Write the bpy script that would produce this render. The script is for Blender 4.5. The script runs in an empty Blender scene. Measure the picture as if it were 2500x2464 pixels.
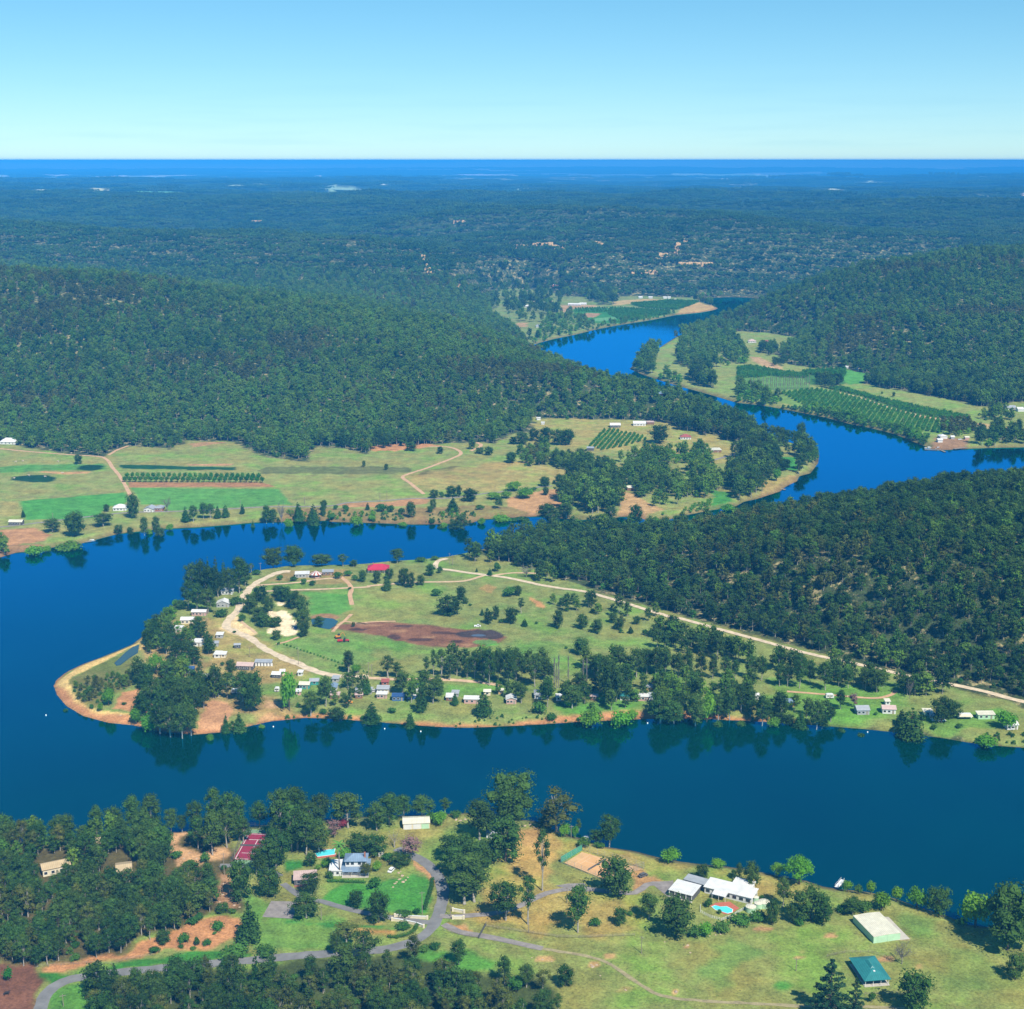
import bpy, math, random
import numpy as np
from mathutils import Vector

SC = bpy.context.scene
COL = SC.collection
# ------------------------------------------------------------------ camera, sky, sun, exposure
CAM_H = 300.0
FPX = 3500.0                       # focal length in pixels of the 2500 px wide photograph
PITCH = math.atan((1232 - 391) / FPX)
cd = bpy.data.cameras.new('camera'); cam = bpy.data.objects.new('camera', cd); COL.objects.link(cam)
cd.sensor_width = 36.0; cd.sensor_fit = 'HORIZONTAL'; cd.lens = 36.0 * FPX / 2500.0
cd.clip_start = 1.0; cd.clip_end = 200000.0
cam.location = (0, 0, CAM_H); cam.rotation_euler = (math.pi / 2 - PITCH, 0, 0)
SC.camera = cam
SUN_AZ = math.atan2(0.50, -0.87)   # direction towards the sun, measured from +Y towards +X
SUN_EL = math.radians(50)
world = bpy.data.worlds.new("World"); SC.world = world; world.use_nodes = True
wn = world.node_tree; wn.nodes.clear()
wo = wn.nodes.new('ShaderNodeOutputWorld'); wb = wn.nodes.new('ShaderNodeBackground')
sky = wn.nodes.new('ShaderNodeTexSky'); sky.sky_type = 'NISHITA'; sky.sun_disc = False
sky.sun_elevation = SUN_EL; sky.sun_rotation = SUN_AZ
sky.altitude = 300; sky.air_density = 0.7; sky.dust_density = 0.1; sky.ozone_density = 6.0
hs = wn.nodes.new('ShaderNodeHueSaturation'); hs.inputs['Saturation'].default_value = 1.2; hs.inputs['Hue'].default_value = 0.49
mx = wn.nodes.new('ShaderNodeMix'); mx.data_type = 'RGBA'; mx.blend_type = 'MULTIPLY'; mx.inputs[0].default_value = 1.0; mx.inputs[7].default_value = (1.27, 1.58, 1.60, 1)
wn.links.new(sky.outputs[0], hs.inputs['Color']); gm = wn.nodes.new('ShaderNodeGamma'); gm.inputs[1].default_value = .76; wn.links.new(hs.outputs[0], gm.inputs[0]); wn.links.new(gm.outputs[0], mx.inputs[6]); 
# faint streaks of cloud low over the horizon
tcw = wn.nodes.new('ShaderNodeTexCoord'); mpw = wn.nodes.new('ShaderNodeMapping'); mpw.inputs['Scale'].default_value = (5, 5, 75); nzw = wn.nodes.new('ShaderNodeTexNoise'); nzw.inputs['Scale'].default_value = 1.6; nzw.inputs['Detail'].default_value = 5
rpw = wn.nodes.new('ShaderNodeValToRGB'); rpw.color_ramp.elements[0].position = .50; rpw.color_ramp.elements[1].position = .68
sxw = wn.nodes.new('ShaderNodeSeparateXYZ'); zrw = wn.nodes.new('ShaderNodeValToRGB'); e_ = zrw.color_ramp.elements; e_[0].position = .002; e_[0].color = (0, 0, 0, 1); e_[1].position = .012; e_[1].color = (.28, .28, .28, 1); e2_ = e_.new(.07); e2_.color = (0, 0, 0, 1)
mlw = wn.nodes.new('ShaderNodeMath'); mlw.operation = 'MULTIPLY'; mxw = wn.nodes.new('ShaderNodeMix'); mxw.data_type = 'RGBA'; mxw.blend_type = 'MULTIPLY'; mxw.inputs[7].default_value = (.72, .84, .93, 1)
for a_, b_ in ((tcw.outputs['Generated'], mpw.inputs[0]), (mpw.outputs[0], nzw.inputs['Vector']), (nzw.outputs[0], rpw.inputs[0]), (tcw.outputs['Generated'], sxw.inputs[0]), (sxw.outputs[2], zrw.inputs[0]), (rpw.outputs[0], mlw.inputs[0]), (zrw.outputs[0], mlw.inputs[1]), (mlw.outputs[0], mxw.inputs[0]), (mx.outputs[2], mxw.inputs[6]), (mxw.outputs[2], wb.inputs[0])): wn.links.new(a_, b_)
wn.links.new(wb.outputs[0], wo.inputs[0])
wb.inputs[1].default_value = 0.093
sl = bpy.data.lights.new('sun', 'SUN'); sl.energy = 5.0; sl.angle = math.radians(0.53); sl.color = (1.0, 0.945, 0.83)
so = bpy.data.objects.new('sun', sl); COL.objects.link(so)
sdir = Vector((math.sin(SUN_AZ) * math.cos(SUN_EL), math.cos(SUN_AZ) * math.cos(SUN_EL), math.sin(SUN_EL)))
so.rotation_euler = sdir.to_track_quat('Z', 'Y').to_euler(); so.location = (200, -200, 900)
SC.view_settings.view_transform = 'Standard'; SC.view_settings.look = 'None'
SC.view_settings.exposure = 0.47; SC.view_settings.gamma = 1.0
SC.cycles.max_bounces = 5; SC.cycles.diffuse_bounces = 2; SC.cycles.glossy_bounces = 2
SC.cycles.transmission_bounces = 2; SC.cycles.volume_bounces = 0; SC.cycles.transparent_max_bounces = 6
SC.cycles.sample_clamp_indirect = 4.0

# ------------------------------------------------------------------ photo measurements -> places on the ground
VIEWS = {'P': (0, 0, 1), 'Q': (0, 0, 1.294), 'Z1': (0, 1850, .44), 'Z2': (700, 1850, .44), 'Z3': (1550, 1850, .4917), 'Z4': (100, 1330, .4141),
         'Z5': (850, 1330, .4141), 'Z6': (1600, 1330, .4658), 'F1': (0, 1000, .4141), 'F2': (700, 980, .3623),
         'F3': (1200, 930, .4141), 'F4': (1200, 680, .3623), 'F5': (1800, 780, .3623), 'F6': (0, 350, .647), 'F7': (1250, 350, .647)}
def px(v, x, y):
    a, b, s = VIEWS[v]; return a + x * s, b + y * s
CP, SP = math.cos(PITCH), math.sin(PITCH)
def ray(x, y):
    a = (x - 1250) / FPX; b = -(y - 1232) / FPX
    return np.array([a, CP + b * SP, -SP + b * CP])
def onp(x, y, z=3.0):
    d = ray(x, y); t = (CAM_H - z) / -d[2]
    return d[0] * t, d[1] * t
def W(v, x, y, z=3.0):
    return onp(*px(v, x, y), z)
def poly(v, *c, z=3.0):
    return np.array([W(v, c[i], c[i + 1], z) for i in range(0, len(c), 2)])
def mpp(v, x, y):                  # metres covered by one pixel of view v at the ground there
    X, Y = W(v, x, y); zc = Y * CP + (CAM_H - 3) * SP
    return zc / FPX * VIEWS[v][2]

# ------------------------------------------------------------------ numeric helpers
def inside(P, X, Y):
    r = np.zeros(X.shape, bool); n = len(P); j = n - 1
    bx = (X >= P[:, 0].min()) & (X <= P[:, 0].max()) & (Y >= P[:, 1].min()) & (Y <= P[:, 1].max())
    if not bx.any(): return r
    x = X[bx]; y = Y[bx]; q = np.zeros(x.shape, bool)
    for i in range(n):
        xi, yi = P[i]; xj, yj = P[j]
        if yi != yj:
            c = ((yi > y) != (yj > y)) & (x < (xj - xi) * (y - yi) / (yj - yi) + xi)
            q ^= c
        j = i
    r[bx] = q
    return r
def pdist(P, X, Y, closed=True):
    d = np.full(X.shape, 1e12); n = len(P)
    for i in range(n if closed else n - 1):
        ax, ay = P[i]; bx, by = P[(i + 1) % n]
        ux, uy = bx - ax, by - ay; L = ux * ux + uy * uy + 1e-9
        t = ((X - ax) * ux + (Y - ay) * uy) / L
        np.clip(t, 0, 1, out=t)
        d = np.minimum(d, (X - ax - t * ux) ** 2 + (Y - ay - t * uy) ** 2)
    return np.sqrt(d)
def sdist(P, X, Y):
    d = pdist(P, X, Y); return np.where(inside(P, X, Y), d, -d)
def sstep(x, a, b):
    t = np.clip((x - a) / (b - a), 0, 1); return t * t * (3 - 2 * t)
_rng = np.random.RandomState(7)
_LAT = _rng.rand(256, 256)
def vnoise(X, Y, s, seed=0):
    x = X / s + seed * 17.31; y = Y / s + seed * 9.17
    xi = np.floor(x).astype(int); yi = np.floor(y).astype(int); fx = x - xi; fy = y - yi
    fx = fx * fx * (3 - 2 * fx); fy = fy * fy * (3 - 2 * fy)
    a = _LAT[xi & 255, yi & 255]; b = _LAT[(xi + 1) & 255, yi & 255]; c = _LAT[xi & 255, (yi + 1) & 255]; d = _LAT[(xi + 1) & 255, (yi + 1) & 255]
    return (a * (1 - fx) + b * fx) * (1 - fy) + (c * (1 - fx) + d * fx) * fy
def fbm(X, Y, s, o=4, seed=0):
    r = 0; a = .5; t = 0
    for k in range(o):
        r = r + a * vnoise(X, Y, s, seed + k * 3); t += a; a *= .5; s *= .5
    return r / t
def lin(r, g, b):
    return tuple(((c / 255) / 12.92 if c / 255 <= .04045 else ((c / 255 + .055) / 1.055) ** 2.4) for c in (r, g, b))
def cat(*ps): return np.vstack(ps)

# ------------------------------------------------------------------ shorelines (water level is z = 0)
def sh(v, *c): return poly(v, *c, z=0.0)
LAND_A = cat(sh('Q', -700, 1640, -200, 1600, 0, 1590, 150, 1582, 300, 1572, 450, 1562, 600, 1548, 700, 1541, 800, 1538, 880, 1534, 960, 1538),
             sh('Z2', 1200, 335, 1380, 352, 1480, 400, 1600, 440, 1680, 465, 1760, 495, 1932, 520),
             sh('Z3', 100, 492, 230, 518, 330, 530, 450, 541, 560, 556, 640, 572, 740, 596, 850, 612, 930, 640, 1000, 652, 1090, 660, 1180, 672, 1290, 700, 1400, 740, 1560, 790, 1650, 830, 1932, 862, 2400, 900, 3200, 960),
             np.array([[900, 60], [-900, 60]]))
B_LOW = cat(sh('Z4', 76, 832, 95, 885, 150, 950, 250, 1010, 400, 1050, 540, 1064, 700, 1100, 900, 1120, 1050, 1107, 1200, 1077, 1350, 1042, 1560, 1020, 1800, 1030),
            sh('Z5', 60, 1038, 200, 1048, 350, 1060, 500, 1072, 700, 1080, 1000, 1067, 1200, 1055, 1380, 1044, 1650, 1032, 1900, 1022),
            sh('Z6', 60, 912, 300, 915, 600, 930, 850, 947, 1100, 967, 1300, 987, 1500, 1012, 1700, 1047, 1932, 1064, 2600, 1120, 3600, 1190))
B_UP = cat(sh('P', 4500, 1120), sh('Q', 2300, 870, 1932, 922, 1750, 948, 1600, 968, 1500, 978, 1400, 986, 1300, 1000, 1200, 1003, 1100, 1003, 1020, 1008, 960, 1020, 900, 1040, 840, 1052),
           sh('Z5', 560, 78, 400, 94, 250, 101, 130, 115, 0, 124),
           sh('Z4', 1750, 124, 1600, 126, 1450, 130, 1300, 152, 1230, 165, 1050, 235, 900, 292, 840, 330, 800, 345, 740, 382, 700, 422, 650, 485, 622, 525, 540, 588, 460, 622, 350, 668, 250, 703, 150, 752, 92, 798))
LAND_B = cat(B_LOW, B_UP)
C_SHORE = cat(sh('F1', -2600, 1400, -900, 1050, -300, 930, 0, 872, 100, 842, 230, 836, 350, 803, 480, 790, 570, 766, 700, 732, 850, 716, 1000, 701, 1150, 695, 1350, 680, 1500, 666, 1700, 662, 1932, 655),
              sh('F2', 300, 812, 600, 820, 850, 830, 1000, 828, 1240, 820, 1330, 795, 1680, 775),
              sh('F3', 330, 803, 520, 820, 700, 818, 760, 800, 880, 808, 930, 832, 1050, 818, 1150, 792, 1300, 762, 1440, 740, 1490, 712, 1560, 698, 1700, 652, 1740, 620, 1800, 592, 1815, 562, 1880, 545, 1925, 485, 1932, 440, 1860, 395, 1700, 345),
              sh('P', 1830, 1048, 1750, 1012, 1650, 985, 1550, 962, 1430, 925, 1350, 892, 1290, 856),
              sh('F4', 270, 452, 330, 432, 420, 408, 560, 380, 700, 345, 800, 325, 950, 300, 1080, 280, 1250, 245, 1400, 231, 1490, 215, 1527, 203, 1500, 185, 1440, 168, 1400, 150, 1420, 133, 1600, 126, 1700, 128, 1810, 136, 1950, 150))
LAND_CD = cat(C_SHORE, np.array([[3000, 3600], [30000, 5000], [30000, 90000], [-60000, 90000], [-60000, 900]]))
E_SHORE = cat(sh('F4', 1990, 190, 1860, 196, 1810, 203, 1700, 226, 1600, 256, 1520, 290, 1450, 318, 1385, 350, 1250, 390, 1130, 468, 1040, 500, 965, 578, 930, 610),
              sh('P', 1570, 915, 1640, 938, 1720, 960),
              sh('F5', 0, 562, 150, 577, 240, 592, 400, 622, 600, 662, 750, 702, 900, 732, 1060, 772, 1180, 822, 1260, 852, 1290, 872, 1400, 880, 1550, 872, 1700, 866, 1932, 862, 2600, 850, 5000, 800))
LAND_E = cat(E_SHORE, np.array([[20000, 1500], [20000, 5200], [2600, 3800]]))
LANDS = [LAND_A, LAND_B, LAND_CD, LAND_E]

# ground that stays level (valley floor)
FLAT_B = cat(B_LOW, sh('Q', 2400, 1440, 1932, 1342, 1700, 1280, 1550, 1240, 1400, 1200, 1250, 1160, 1140, 1125, 1060, 1098, 1000, 1075, 930, 1060, 900, 1045), B_UP[15:])
FLAT_C = cat(poly('F1', -2600, 1400, -900, 1050, 0, 872), poly('F2', 0, 812, 850, 830, 1240, 820, 1680, 775), poly('F3', 520, 820, 880, 808, 1050, 818, 1300, 762, 1560, 698, 1800, 592, 1925, 485, 1860, 395, 1700, 340, 1500, 345, 1380, 345, 1250, 300, 1100, 265, 950, 235, 700, 225, 450, 230, 250, 212),
             poly('F2', 1680, 125, 1640, 200, 1500, 225, 1400, 285, 1250, 275, 1000, 288, 860, 310, 620, 300, 540, 350, 380, 320, 190, 300, 140, 400, 0, 395),
             poly('F1', 1500, 258, 1400, 188, 1100, 182, 1000, 235, 800, 215, 680, 235, 620, 278, 500, 270, 200, 235, 0, 190, -600, 160, -2600, 200))
FLAT_D = poly('F4', 260, 452, 560, 380, 950, 300, 1250, 245, 1527, 203, 1400, 150, 1380, 130, 1000, 118, 560, 125, 200, 60, 0, 80, 0, 250, 130, 330, 240, 420)
FLAT_E = cat(poly('F4', 1385, 338, 1250, 390, 1040, 500, 930, 610), poly('F5', 0, 562, 400, 622, 900, 732, 1260, 852, 1550, 872, 1932, 862, 5000, 800, 5000, 520, 1932, 540, 1650, 592, 1500, 552, 1180, 492, 1100, 470, 860, 432, 885, 375, 740, 330, 530, 330, 350, 300, 270, 230, 420, 125, 200, 90, 0, 80), poly('F4', 1640, 355))
FLATS = [LAND_A, FLAT_B, FLAT_C, FLAT_D, FLAT_E]

def cp_(x, y, Y):                  # a ridge seen at photo pixel (x, y) and Y metres away
    d = ray(x, y); t = Y / d[1]; return (d[0] * t, Y, CAM_H + d[2] * t)
CTRL = [cp_(*c) for c in [
    (0, 684, 2150), (260, 682, 2200), (388, 698, 2250), (582, 717, 2250), (776, 737, 2200), (930, 758, 2180), (1100, 778, 2120), (1220, 836, 2020), (1290, 886, 1930), (1423, 917, 1850), (1553, 946, 1770), (1672, 960, 1700), (1735, 990, 1620),
    (200, 850, 1880), (500, 870, 1850), (800, 900, 1800), (1100, 900, 1800), (1350, 960, 1680),
    (1811, 1275, 1110), (2070, 1228, 1100), (2300, 1195, 1120), (2500, 1166, 1150), (1600, 1300, 1120), (1700, 1390, 960), (2000, 1400, 900), (2300, 1400, 880), (2500, 1420, 860),
    (0, 622, 3350), (400, 622, 3350), (800, 625, 3350), (1150, 640, 3300), (0, 565, 4200), (500, 566, 4200), (1000, 568, 4200), (1300, 575, 4100), (1600, 585, 4000), (1850, 600, 3900),
    (1250, 655, 3500), (1500, 640, 3550), (1700, 650, 3550),
    (1885, 742, 2880), (1950, 712, 2650), (2090, 672, 2700), (2300, 640, 2900), (2500, 615, 3050), (2150, 780, 2250), (2400, 780, 2250), (2400, 900, 1950), (2000, 800, 2350),
    (1250, 520, 6000), (400, 510, 6400), (2100, 520, 5800), (2500, 540, 4800)]]
CTRL += [(-300, 2800, 30), (-900, 2800, 40), (300, 2700, 15), (-1500, 2200, 120), (-1500, 1900, 70), (-3000, 3000, 100), (-1000, 1500, 15), (1400, 1300, 40), (1100, 1150, 60), (900, 900, 40), (1700, 2400, 120), (2200, 3200, 130), (3500, 4500, 110),
         (-700, 5000, 70), (700, 5000, 60), (2000, 4600, 60), (-3500, 6500, 70), (3500, 7000, 70), (0, 8000, 60), (-4000, 9000, 60), (4000, 9000, 60), (1500, 3600, 60), (1000, 3250, 6)]
_b = [tuple(p) + (3.0,) for p in cat(FLAT_C[::2], FLAT_D[::2], FLAT_E[::2], FLAT_B[::4], B_UP[1:12:2], C_SHORE[40:52:2], E_SHORE[:9]) if p[1] < 5000 and abs(p[0]) < 4000]
CTRL = np.array(CTRL + _b); 
_D = np.sqrt((CTRL[:, None, 0] - CTRL[None, :, 0]) ** 2 + (CTRL[:, None, 1] - CTRL[None, :, 1]) ** 2)
_wt = np.linalg.solve(_D + np.eye(len(CTRL)) * 8.0, CTRL[:, 2] - 3)

def terrain(X, Y, full=False):
    X = np.asarray(X, float); Y = np.asarray(Y, float)
    sd = np.full(X.shape, 4000.0); near = Y < 5200
    x = X[near]; y = Y[near]
    s = np.full(x.shape, -1e6)
    for L in LANDS: s = np.maximum(s, sdist(L, x, y))
    sd[near] = s
    fd = np.full(X.shape, -4000.0); f = np.full(x.shape, -1e6)
    for L in FLATS: f = np.maximum(f, sdist(L, x, y))
    fd[near] = f
    hill = np.full(X.shape, 3.0)
    mid = Y < 9500; hm = np.zeros(mid.sum())
    xm = X[mid]; ym = Y[mid]
    for c, w in zip(CTRL, _wt): hm += w * np.sqrt((xm - c[0]) ** 2 + (ym - c[1]) ** 2 + 400)
    hill[mid] = hm
    far = 55 + 45 * (fbm(X, Y, 5200, 3, 5) - .5) * 2
    esc = sstep(Y + X * -0.35, 26000, 40000) * sstep(X / np.maximum(Y, 1), -.12, .12)
    far = far + 95 * sstep(Y, 36000, 47000) * (.3 + 1.4 * fbm(X, Y * .3, 3500, 4, 19)) + 120 * esc + 40 * sstep(Y, 24000, 44000) * (0.6 + fbm(X, Y, 4000, 3, 9))
    k = sstep(Y, 6000, 9300); hill = hill * (1 - k) + far * k
    rough = (fbm(X, Y, 330, 4, 2) - .5) * 2
    gully = np.abs(fbm(X, Y, 520, 3, 11) - .5) * 2
    hm_ = sstep(hill, 6, 60)
    ridg = 1 - np.abs(fbm(X * .45 + Y * .15, Y, 900, 3, 15) - .5) * 4
    hill = hill + hm_ * (15 * rough + 22 * (gully - .25) + 70 * ridg * sstep(Y, 2900, 4000) * (1 - sstep(Y, 14000, 22000)))
    hill = np.clip(hill, 0, 285)
    m = sstep(-fd, 0, 75) * sstep(sd, 3, 55)
    bank = np.where(sd > 0, 3.0 * sstep(sd, -1, 9), np.maximum(sd * .25, -5))
    z = bank + m * hill * 1.0
    if full: return z, sd, fd, hill
    return z
def gz(x, y): return float(terrain(np.array([float(x)]), np.array([float(y)]))[0])
# ------------------------------------------------------------------ materials
def nmat(name):
    m = bpy.data.materials.new(name); m.use_nodes = True; nt = m.node_tree
    b = nt.nodes['Principled BSDF']; return m, nt, b
def node(nt, t, **k):
    n = nt.nodes.new(t)
    for a, v in k.items():
        if a in n.inputs.keys() if not hasattr(n, a) else False: n.inputs[a].default_value = v
        else: setattr(n, a, v)
    return n
def noise(nt, scale, detail=3, vec=None, rough=.6):
    n = nt.nodes.new('ShaderNodeTexNoise'); n.inputs['Scale'].default_value = scale; n.inputs['Detail'].default_value = detail; n.inputs['Roughness'].default_value = rough
    if vec is not None: nt.links.new(vec, n.inputs['Vector'])
    return n
def ramp(nt, fac, stops):
    r = nt.nodes.new('ShaderNodeValToRGB'); e = r.color_ramp.elements
    while len(e) < len(stops): e.new(.5)
    for i, (p, c) in enumerate(stops):
        e[i].position = p; e[i].color = (c[0], c[1], c[2], 1) if len(c) > 2 else (c[0], c[0], c[0], 1)
    nt.links.new(fac, r.inputs[0]); return r
def mixc(nt, fac, a, b, mode='MIX'):
    m = nt.nodes.new('ShaderNodeMix'); m.data_type = 'RGBA'; m.blend_type = mode
    for s, v in ((m.inputs[0], fac), (m.inputs[6], a), (m.inputs[7], b)):
        if isinstance(v, bpy.types.NodeSocket): nt.links.new(v, s)
        elif isinstance(v, (int, float)): s.default_value = v
        else: s.default_value = (v[0], v[1], v[2], 1)
    return m.outputs[2]
def plain(name, rgb, rough=.8, var=.18, scale=1.2, metal=0.0, spec=.3, bump=0.0):
    """a solid colour with procedural wear"""
    m, nt, b = nmat(name)
    tc = nt.nodes.new('ShaderNodeTexCoord')
    n = noise(nt, scale, 4, tc.outputs['Object'])
    r = ramp(nt, n.outputs[0], [(.3, (1 - var,)), (.7, (1 + var * .5,))])
    nt.links.new(mixc(nt, 1.0, rgb, r.outputs[0], 'MULTIPLY'), b.inputs['Base Color'])
    b.inputs['Roughness'].default_value = rough; b.inputs['Metallic'].default_value = metal; b.inputs['Specular IOR Level'].default_value = spec
    if bump:
        bp = nt.nodes.new('ShaderNodeBump'); bp.inputs['Strength'].default_value = bump; nt.links.new(n.outputs[0], bp.inputs['Height']); nt.links.new(bp.outputs[0], b.inputs['Normal'])
    return m
def sheet_roof(name, rgb, pitch=.76, axis=0, rough=.45):
    """ribbed metal roofing"""
    m, nt, b = nmat(name)
    tc = nt.nodes.new('ShaderNodeTexCoord')
    w = nt.nodes.new('ShaderNodeTexWave'); w.bands_direction = 'XY'[axis]; w.inputs['Scale'].default_value = .31 / pitch; w.inputs['Distortion'].default_value = 0
    nt.links.new(tc.outputs['Object'], w.inputs['Vector'])
    n = noise(nt, .35, 4, tc.outputs['Object'])
    r = ramp(nt, n.outputs[0], [(.3, (.8,)), (.7, (1.06,))])
    r2 = ramp(nt, w.outputs[0], [(0, (.82,)), (.3, (1.0,))])
    c = mixc(nt, 1.0, rgb, r.outputs[0], 'MULTIPLY'); c = mixc(nt, 1.0, c, r2.outputs[0], 'MULTIPLY')
    nt.links.new(c, b.inputs['Base Color']); b.inputs['Roughness'].default_value = rough; b.inputs['Specular IOR Level'].default_value = .4
    bp = nt.nodes.new('ShaderNodeBump'); bp.inputs['Strength'].default_value = .4; bp.inputs['Distance'].default_value = .05
    nt.links.new(w.outputs[0], bp.inputs['Height']); nt.links.new(bp.outputs[0], b.inputs['Normal'])
    return m

M = {}
def ground_material():
    m, nt, b = nmat('ground'); L = nt.links.new
    at = nt.nodes.new('ShaderNodeAttribute'); at.attribute_name = 'Col'
    az = nt.nodes.new('ShaderNodeAttribute'); az.attribute_name = 'zone'   # R grass texture, G forest floor, B far woodland
    sep = nt.nodes.new('ShaderNodeSeparateColor'); L(az.outputs['Color'], sep.inputs[0])
    tc = nt.nodes.new('ShaderNodeTexCoord'); v = tc.outputs['Object']
    n1 = noise(nt, .9, 4, v, .7); n2 = noise(nt, .13, 5, v, .6); n3 = noise(nt, .03, 4, v, .6)
    r1 = ramp(nt, n1.outputs[0], [(.3, (.62,)), (.7, (1.3,))]); r2 = ramp(nt, n2.outputs[0], [(.3, (.68,)), (.7, (1.24,))])
    c = mixc(nt, 1.0, at.outputs['Color'], r1.outputs[0], 'MULTIPLY'); c = mixc(nt, 1.0, c, r2.outputs[0], 'MULTIPLY')
    # greener and drier tufts in the pasture
    tint = ramp(nt, n3.outputs[0], [(.36, (.78, 1.12, .7)), (.5, (1, 1, 1)), (.66, (1.16, .96, .92))])
    cg = mixc(nt, 1.0, c, tint.outputs[0], 'MULTIPLY')
    tuft = noise(nt, .35, 6, v, .75); tr = ramp(nt, tuft.outputs[0], [(.6, (0,)), (.68, (1,))])
    mg = nt.nodes.new('ShaderNodeMath'); mg.operation = 'MULTIPLY'; L(tr.outputs[0], mg.inputs[0]); mg.inputs[1].default_value = .55
    cg = mixc(nt, mg.outputs[0], cg, (.075, .15, .03))
    wd = noise(nt, .8, 5, v, .8); wr_ = ramp(nt, wd.outputs[0], [(.56, (1,)), (.66, (.45,))]); cg = mixc(nt, 1.0, cg, wr_.outputs[0], 'MULTIPLY')
    c = mixc(nt, sep.outputs[0], c, cg)
    # forest floor: leaf litter with pale sandstone showing through
    rk = noise(nt, .11, 6, v, .75); rr = ramp(nt, rk.outputs[0], [(.53, (0,)), (.60, (1,))])
    ck = mixc(nt, rr.outputs[0], (.05, .066, .030), (.32, .24, .15)); lm = noise(nt, .25, 5, v, .8); lr = ramp(nt, lm.outputs[0], [(.4, (.45, .5, .4)), (.6, (1.5, 1.7, 1.2))]); ck = mixc(nt, 1.0, ck, r1.outputs[0], 'MULTIPLY'); ck = mixc(nt, .8, ck, lr.outputs[0], 'MULTIPLY')
    c = mixc(nt, sep.outputs[1], c, ck)
    # distant woodland with clearings and towns
    mp = nt.nodes.new('ShaderNodeMapping'); mp.inputs['Scale'].default_value = (1, .8, 1); L(v, mp.inputs[0])
    f1 = noise(nt, .03, 6, mp.outputs[0], .8); f2 = noise(nt, .00055, 6, mp.outputs[0], .62)
    fr = ramp(nt, f1.outputs[0], [(.35, (.012, .035, .014)), (.65, (.055, .10, .035))])
    gp = nt.nodes.new('ShaderNodeSeparateXYZ'); L(v, gp.inputs[0])
    mr = nt.nodes.new('ShaderNodeMapRange'); mr.inputs[1].default_value = 7000; mr.inputs[2].default_value = 15000; mr.inputs[3].default_value = -.075; mr.inputs[4].default_value = .045; L(gp.outputs[1], mr.inputs[0])
    mr2 = nt.nodes.new('ShaderNodeMapRange'); mr2.inputs[1].default_value = 17000; mr2.inputs[2].default_value = 30000; mr2.inputs[3].default_value = 0; mr2.inputs[4].default_value = .13; L(gp.outputs[1], mr2.inputs[0])
    ad = nt.nodes.new('ShaderNodeMath'); ad.operation = 'ADD'; L(f2.outputs[0], ad.inputs[0]); L(mr.outputs[0], ad.inputs[1])
    sb = nt.nodes.new('ShaderNodeMath'); sb.operation = 'SUBTRACT'; L(ad.outputs[0], sb.inputs[0]); L(mr2.outputs[0], sb.inputs[1])
    cr = ramp(nt, sb.outputs[0], [(.585, (0,)), (.61, (1,))])
    spk = noise(nt, .006, 4, mp.outputs[0], .8); sr = ramp(nt, spk.outputs[0], [(.5, (.16, .19, .08)), (.6, (.30, .30, .17)), (.68, (.75, .7, .6))])
    cf = mixc(nt, cr.outputs[0], fr.outputs[0], sr.outputs[0])
    pf = nt.nodes.new('ShaderNodeMapRange'); pf.inputs[1].default_value = 17000; pf.inputs[2].default_value = 34000; pf.inputs[4].default_value = .8; L(gp.outputs[1], pf.inputs[0]); cf = mixc(nt, pf.outputs[0], cf, (.42, .44, .36))  # far plains: pale farmland colour with haze painted in, growing with distance
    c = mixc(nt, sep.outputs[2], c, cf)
    L(c, b.inputs['Base Color']); b.inputs['Roughness'].default_value = .95; b.inputs['Specular IOR Level'].default_value = .1
    bp = nt.nodes.new('ShaderNodeBump'); bp.inputs['Strength'].default_value = .5; bp.inputs['Distance'].default_value = .5; L(n1.outputs[0], bp.inputs['Height'])
    bp2 = nt.nodes.new('ShaderNodeBump'); bp2.inputs['Distance'].default_value = 14.0; L(f1.outputs[0], bp2.inputs['Height']); L(sep.outputs[2], bp2.inputs['Strength']); L(bp.outputs[0], bp2.inputs['Normal'])
    L(bp2.outputs[0], b.inputs['Normal'])
    return m

# ------------------------------------------------------------------ painted ground: colour, polygon, softness (m), grass weight
PAINT = []
def P(rgb, pl, soft=3.0, grass=0.0, ragged=1.0, amt=1.0):
    if rgb[0] - rgb[1] > 45: rgb = (rgb[0] - 12, rgb[1] + 6, rgb[2] + 3)
    PAINT.append((lin(*rgb), pl, soft, grass, ragged, amt))
def ell(v, cx, cy, rx, ry, n=20): return poly(v, *sum(([cx + rx * math.cos(i * 2 * math.pi / n), cy + ry * math.sin(i * 2 * math.pi / n)] for i in range(n)), []))
# near bank
P((138, 152, 84), LAND_A, 4, 1)
P((196, 168, 100), poly('Z2', 1240, 420, 1400, 395, 1500, 430, 1932, 500, 1932, 560, 1500, 520, 1480, 640, 1380, 720, 1200, 640), 9, .7, amt=.8)
P((200, 150, 96), poly('Z2', 1290, 400, 1405, 395, 1425, 500, 1330, 520), 5)
P((176, 158, 92), poly('Z2', 1120, 640, 1500, 680, 1932, 760, 1932, 970, 1500, 960, 1050, 860), 12, .8, amt=.7)
P((176, 158, 92), poly('Z3', 0, 480, 640, 575, 900, 640, 700, 720, 640, 720, 300, 560, 0, 560), 6, .8, amt=.6)
P((160, 158, 90), poly('Z2', 520, 400, 930, 360, 900, 440, 760, 480, 740, 540, 620, 490), 5, .8)
P((82, 150, 62), poly('Z2', 180, 790, 290, 695, 560, 700, 700, 640, 800, 690, 770, 860, 600, 870, 480, 850, 300, 820), 3, .5)
P((78, 152, 58), poly('Z2', 200, 770, 290, 700, 440, 705, 470, 740, 400, 810, 330, 830), 2, 0)
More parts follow.
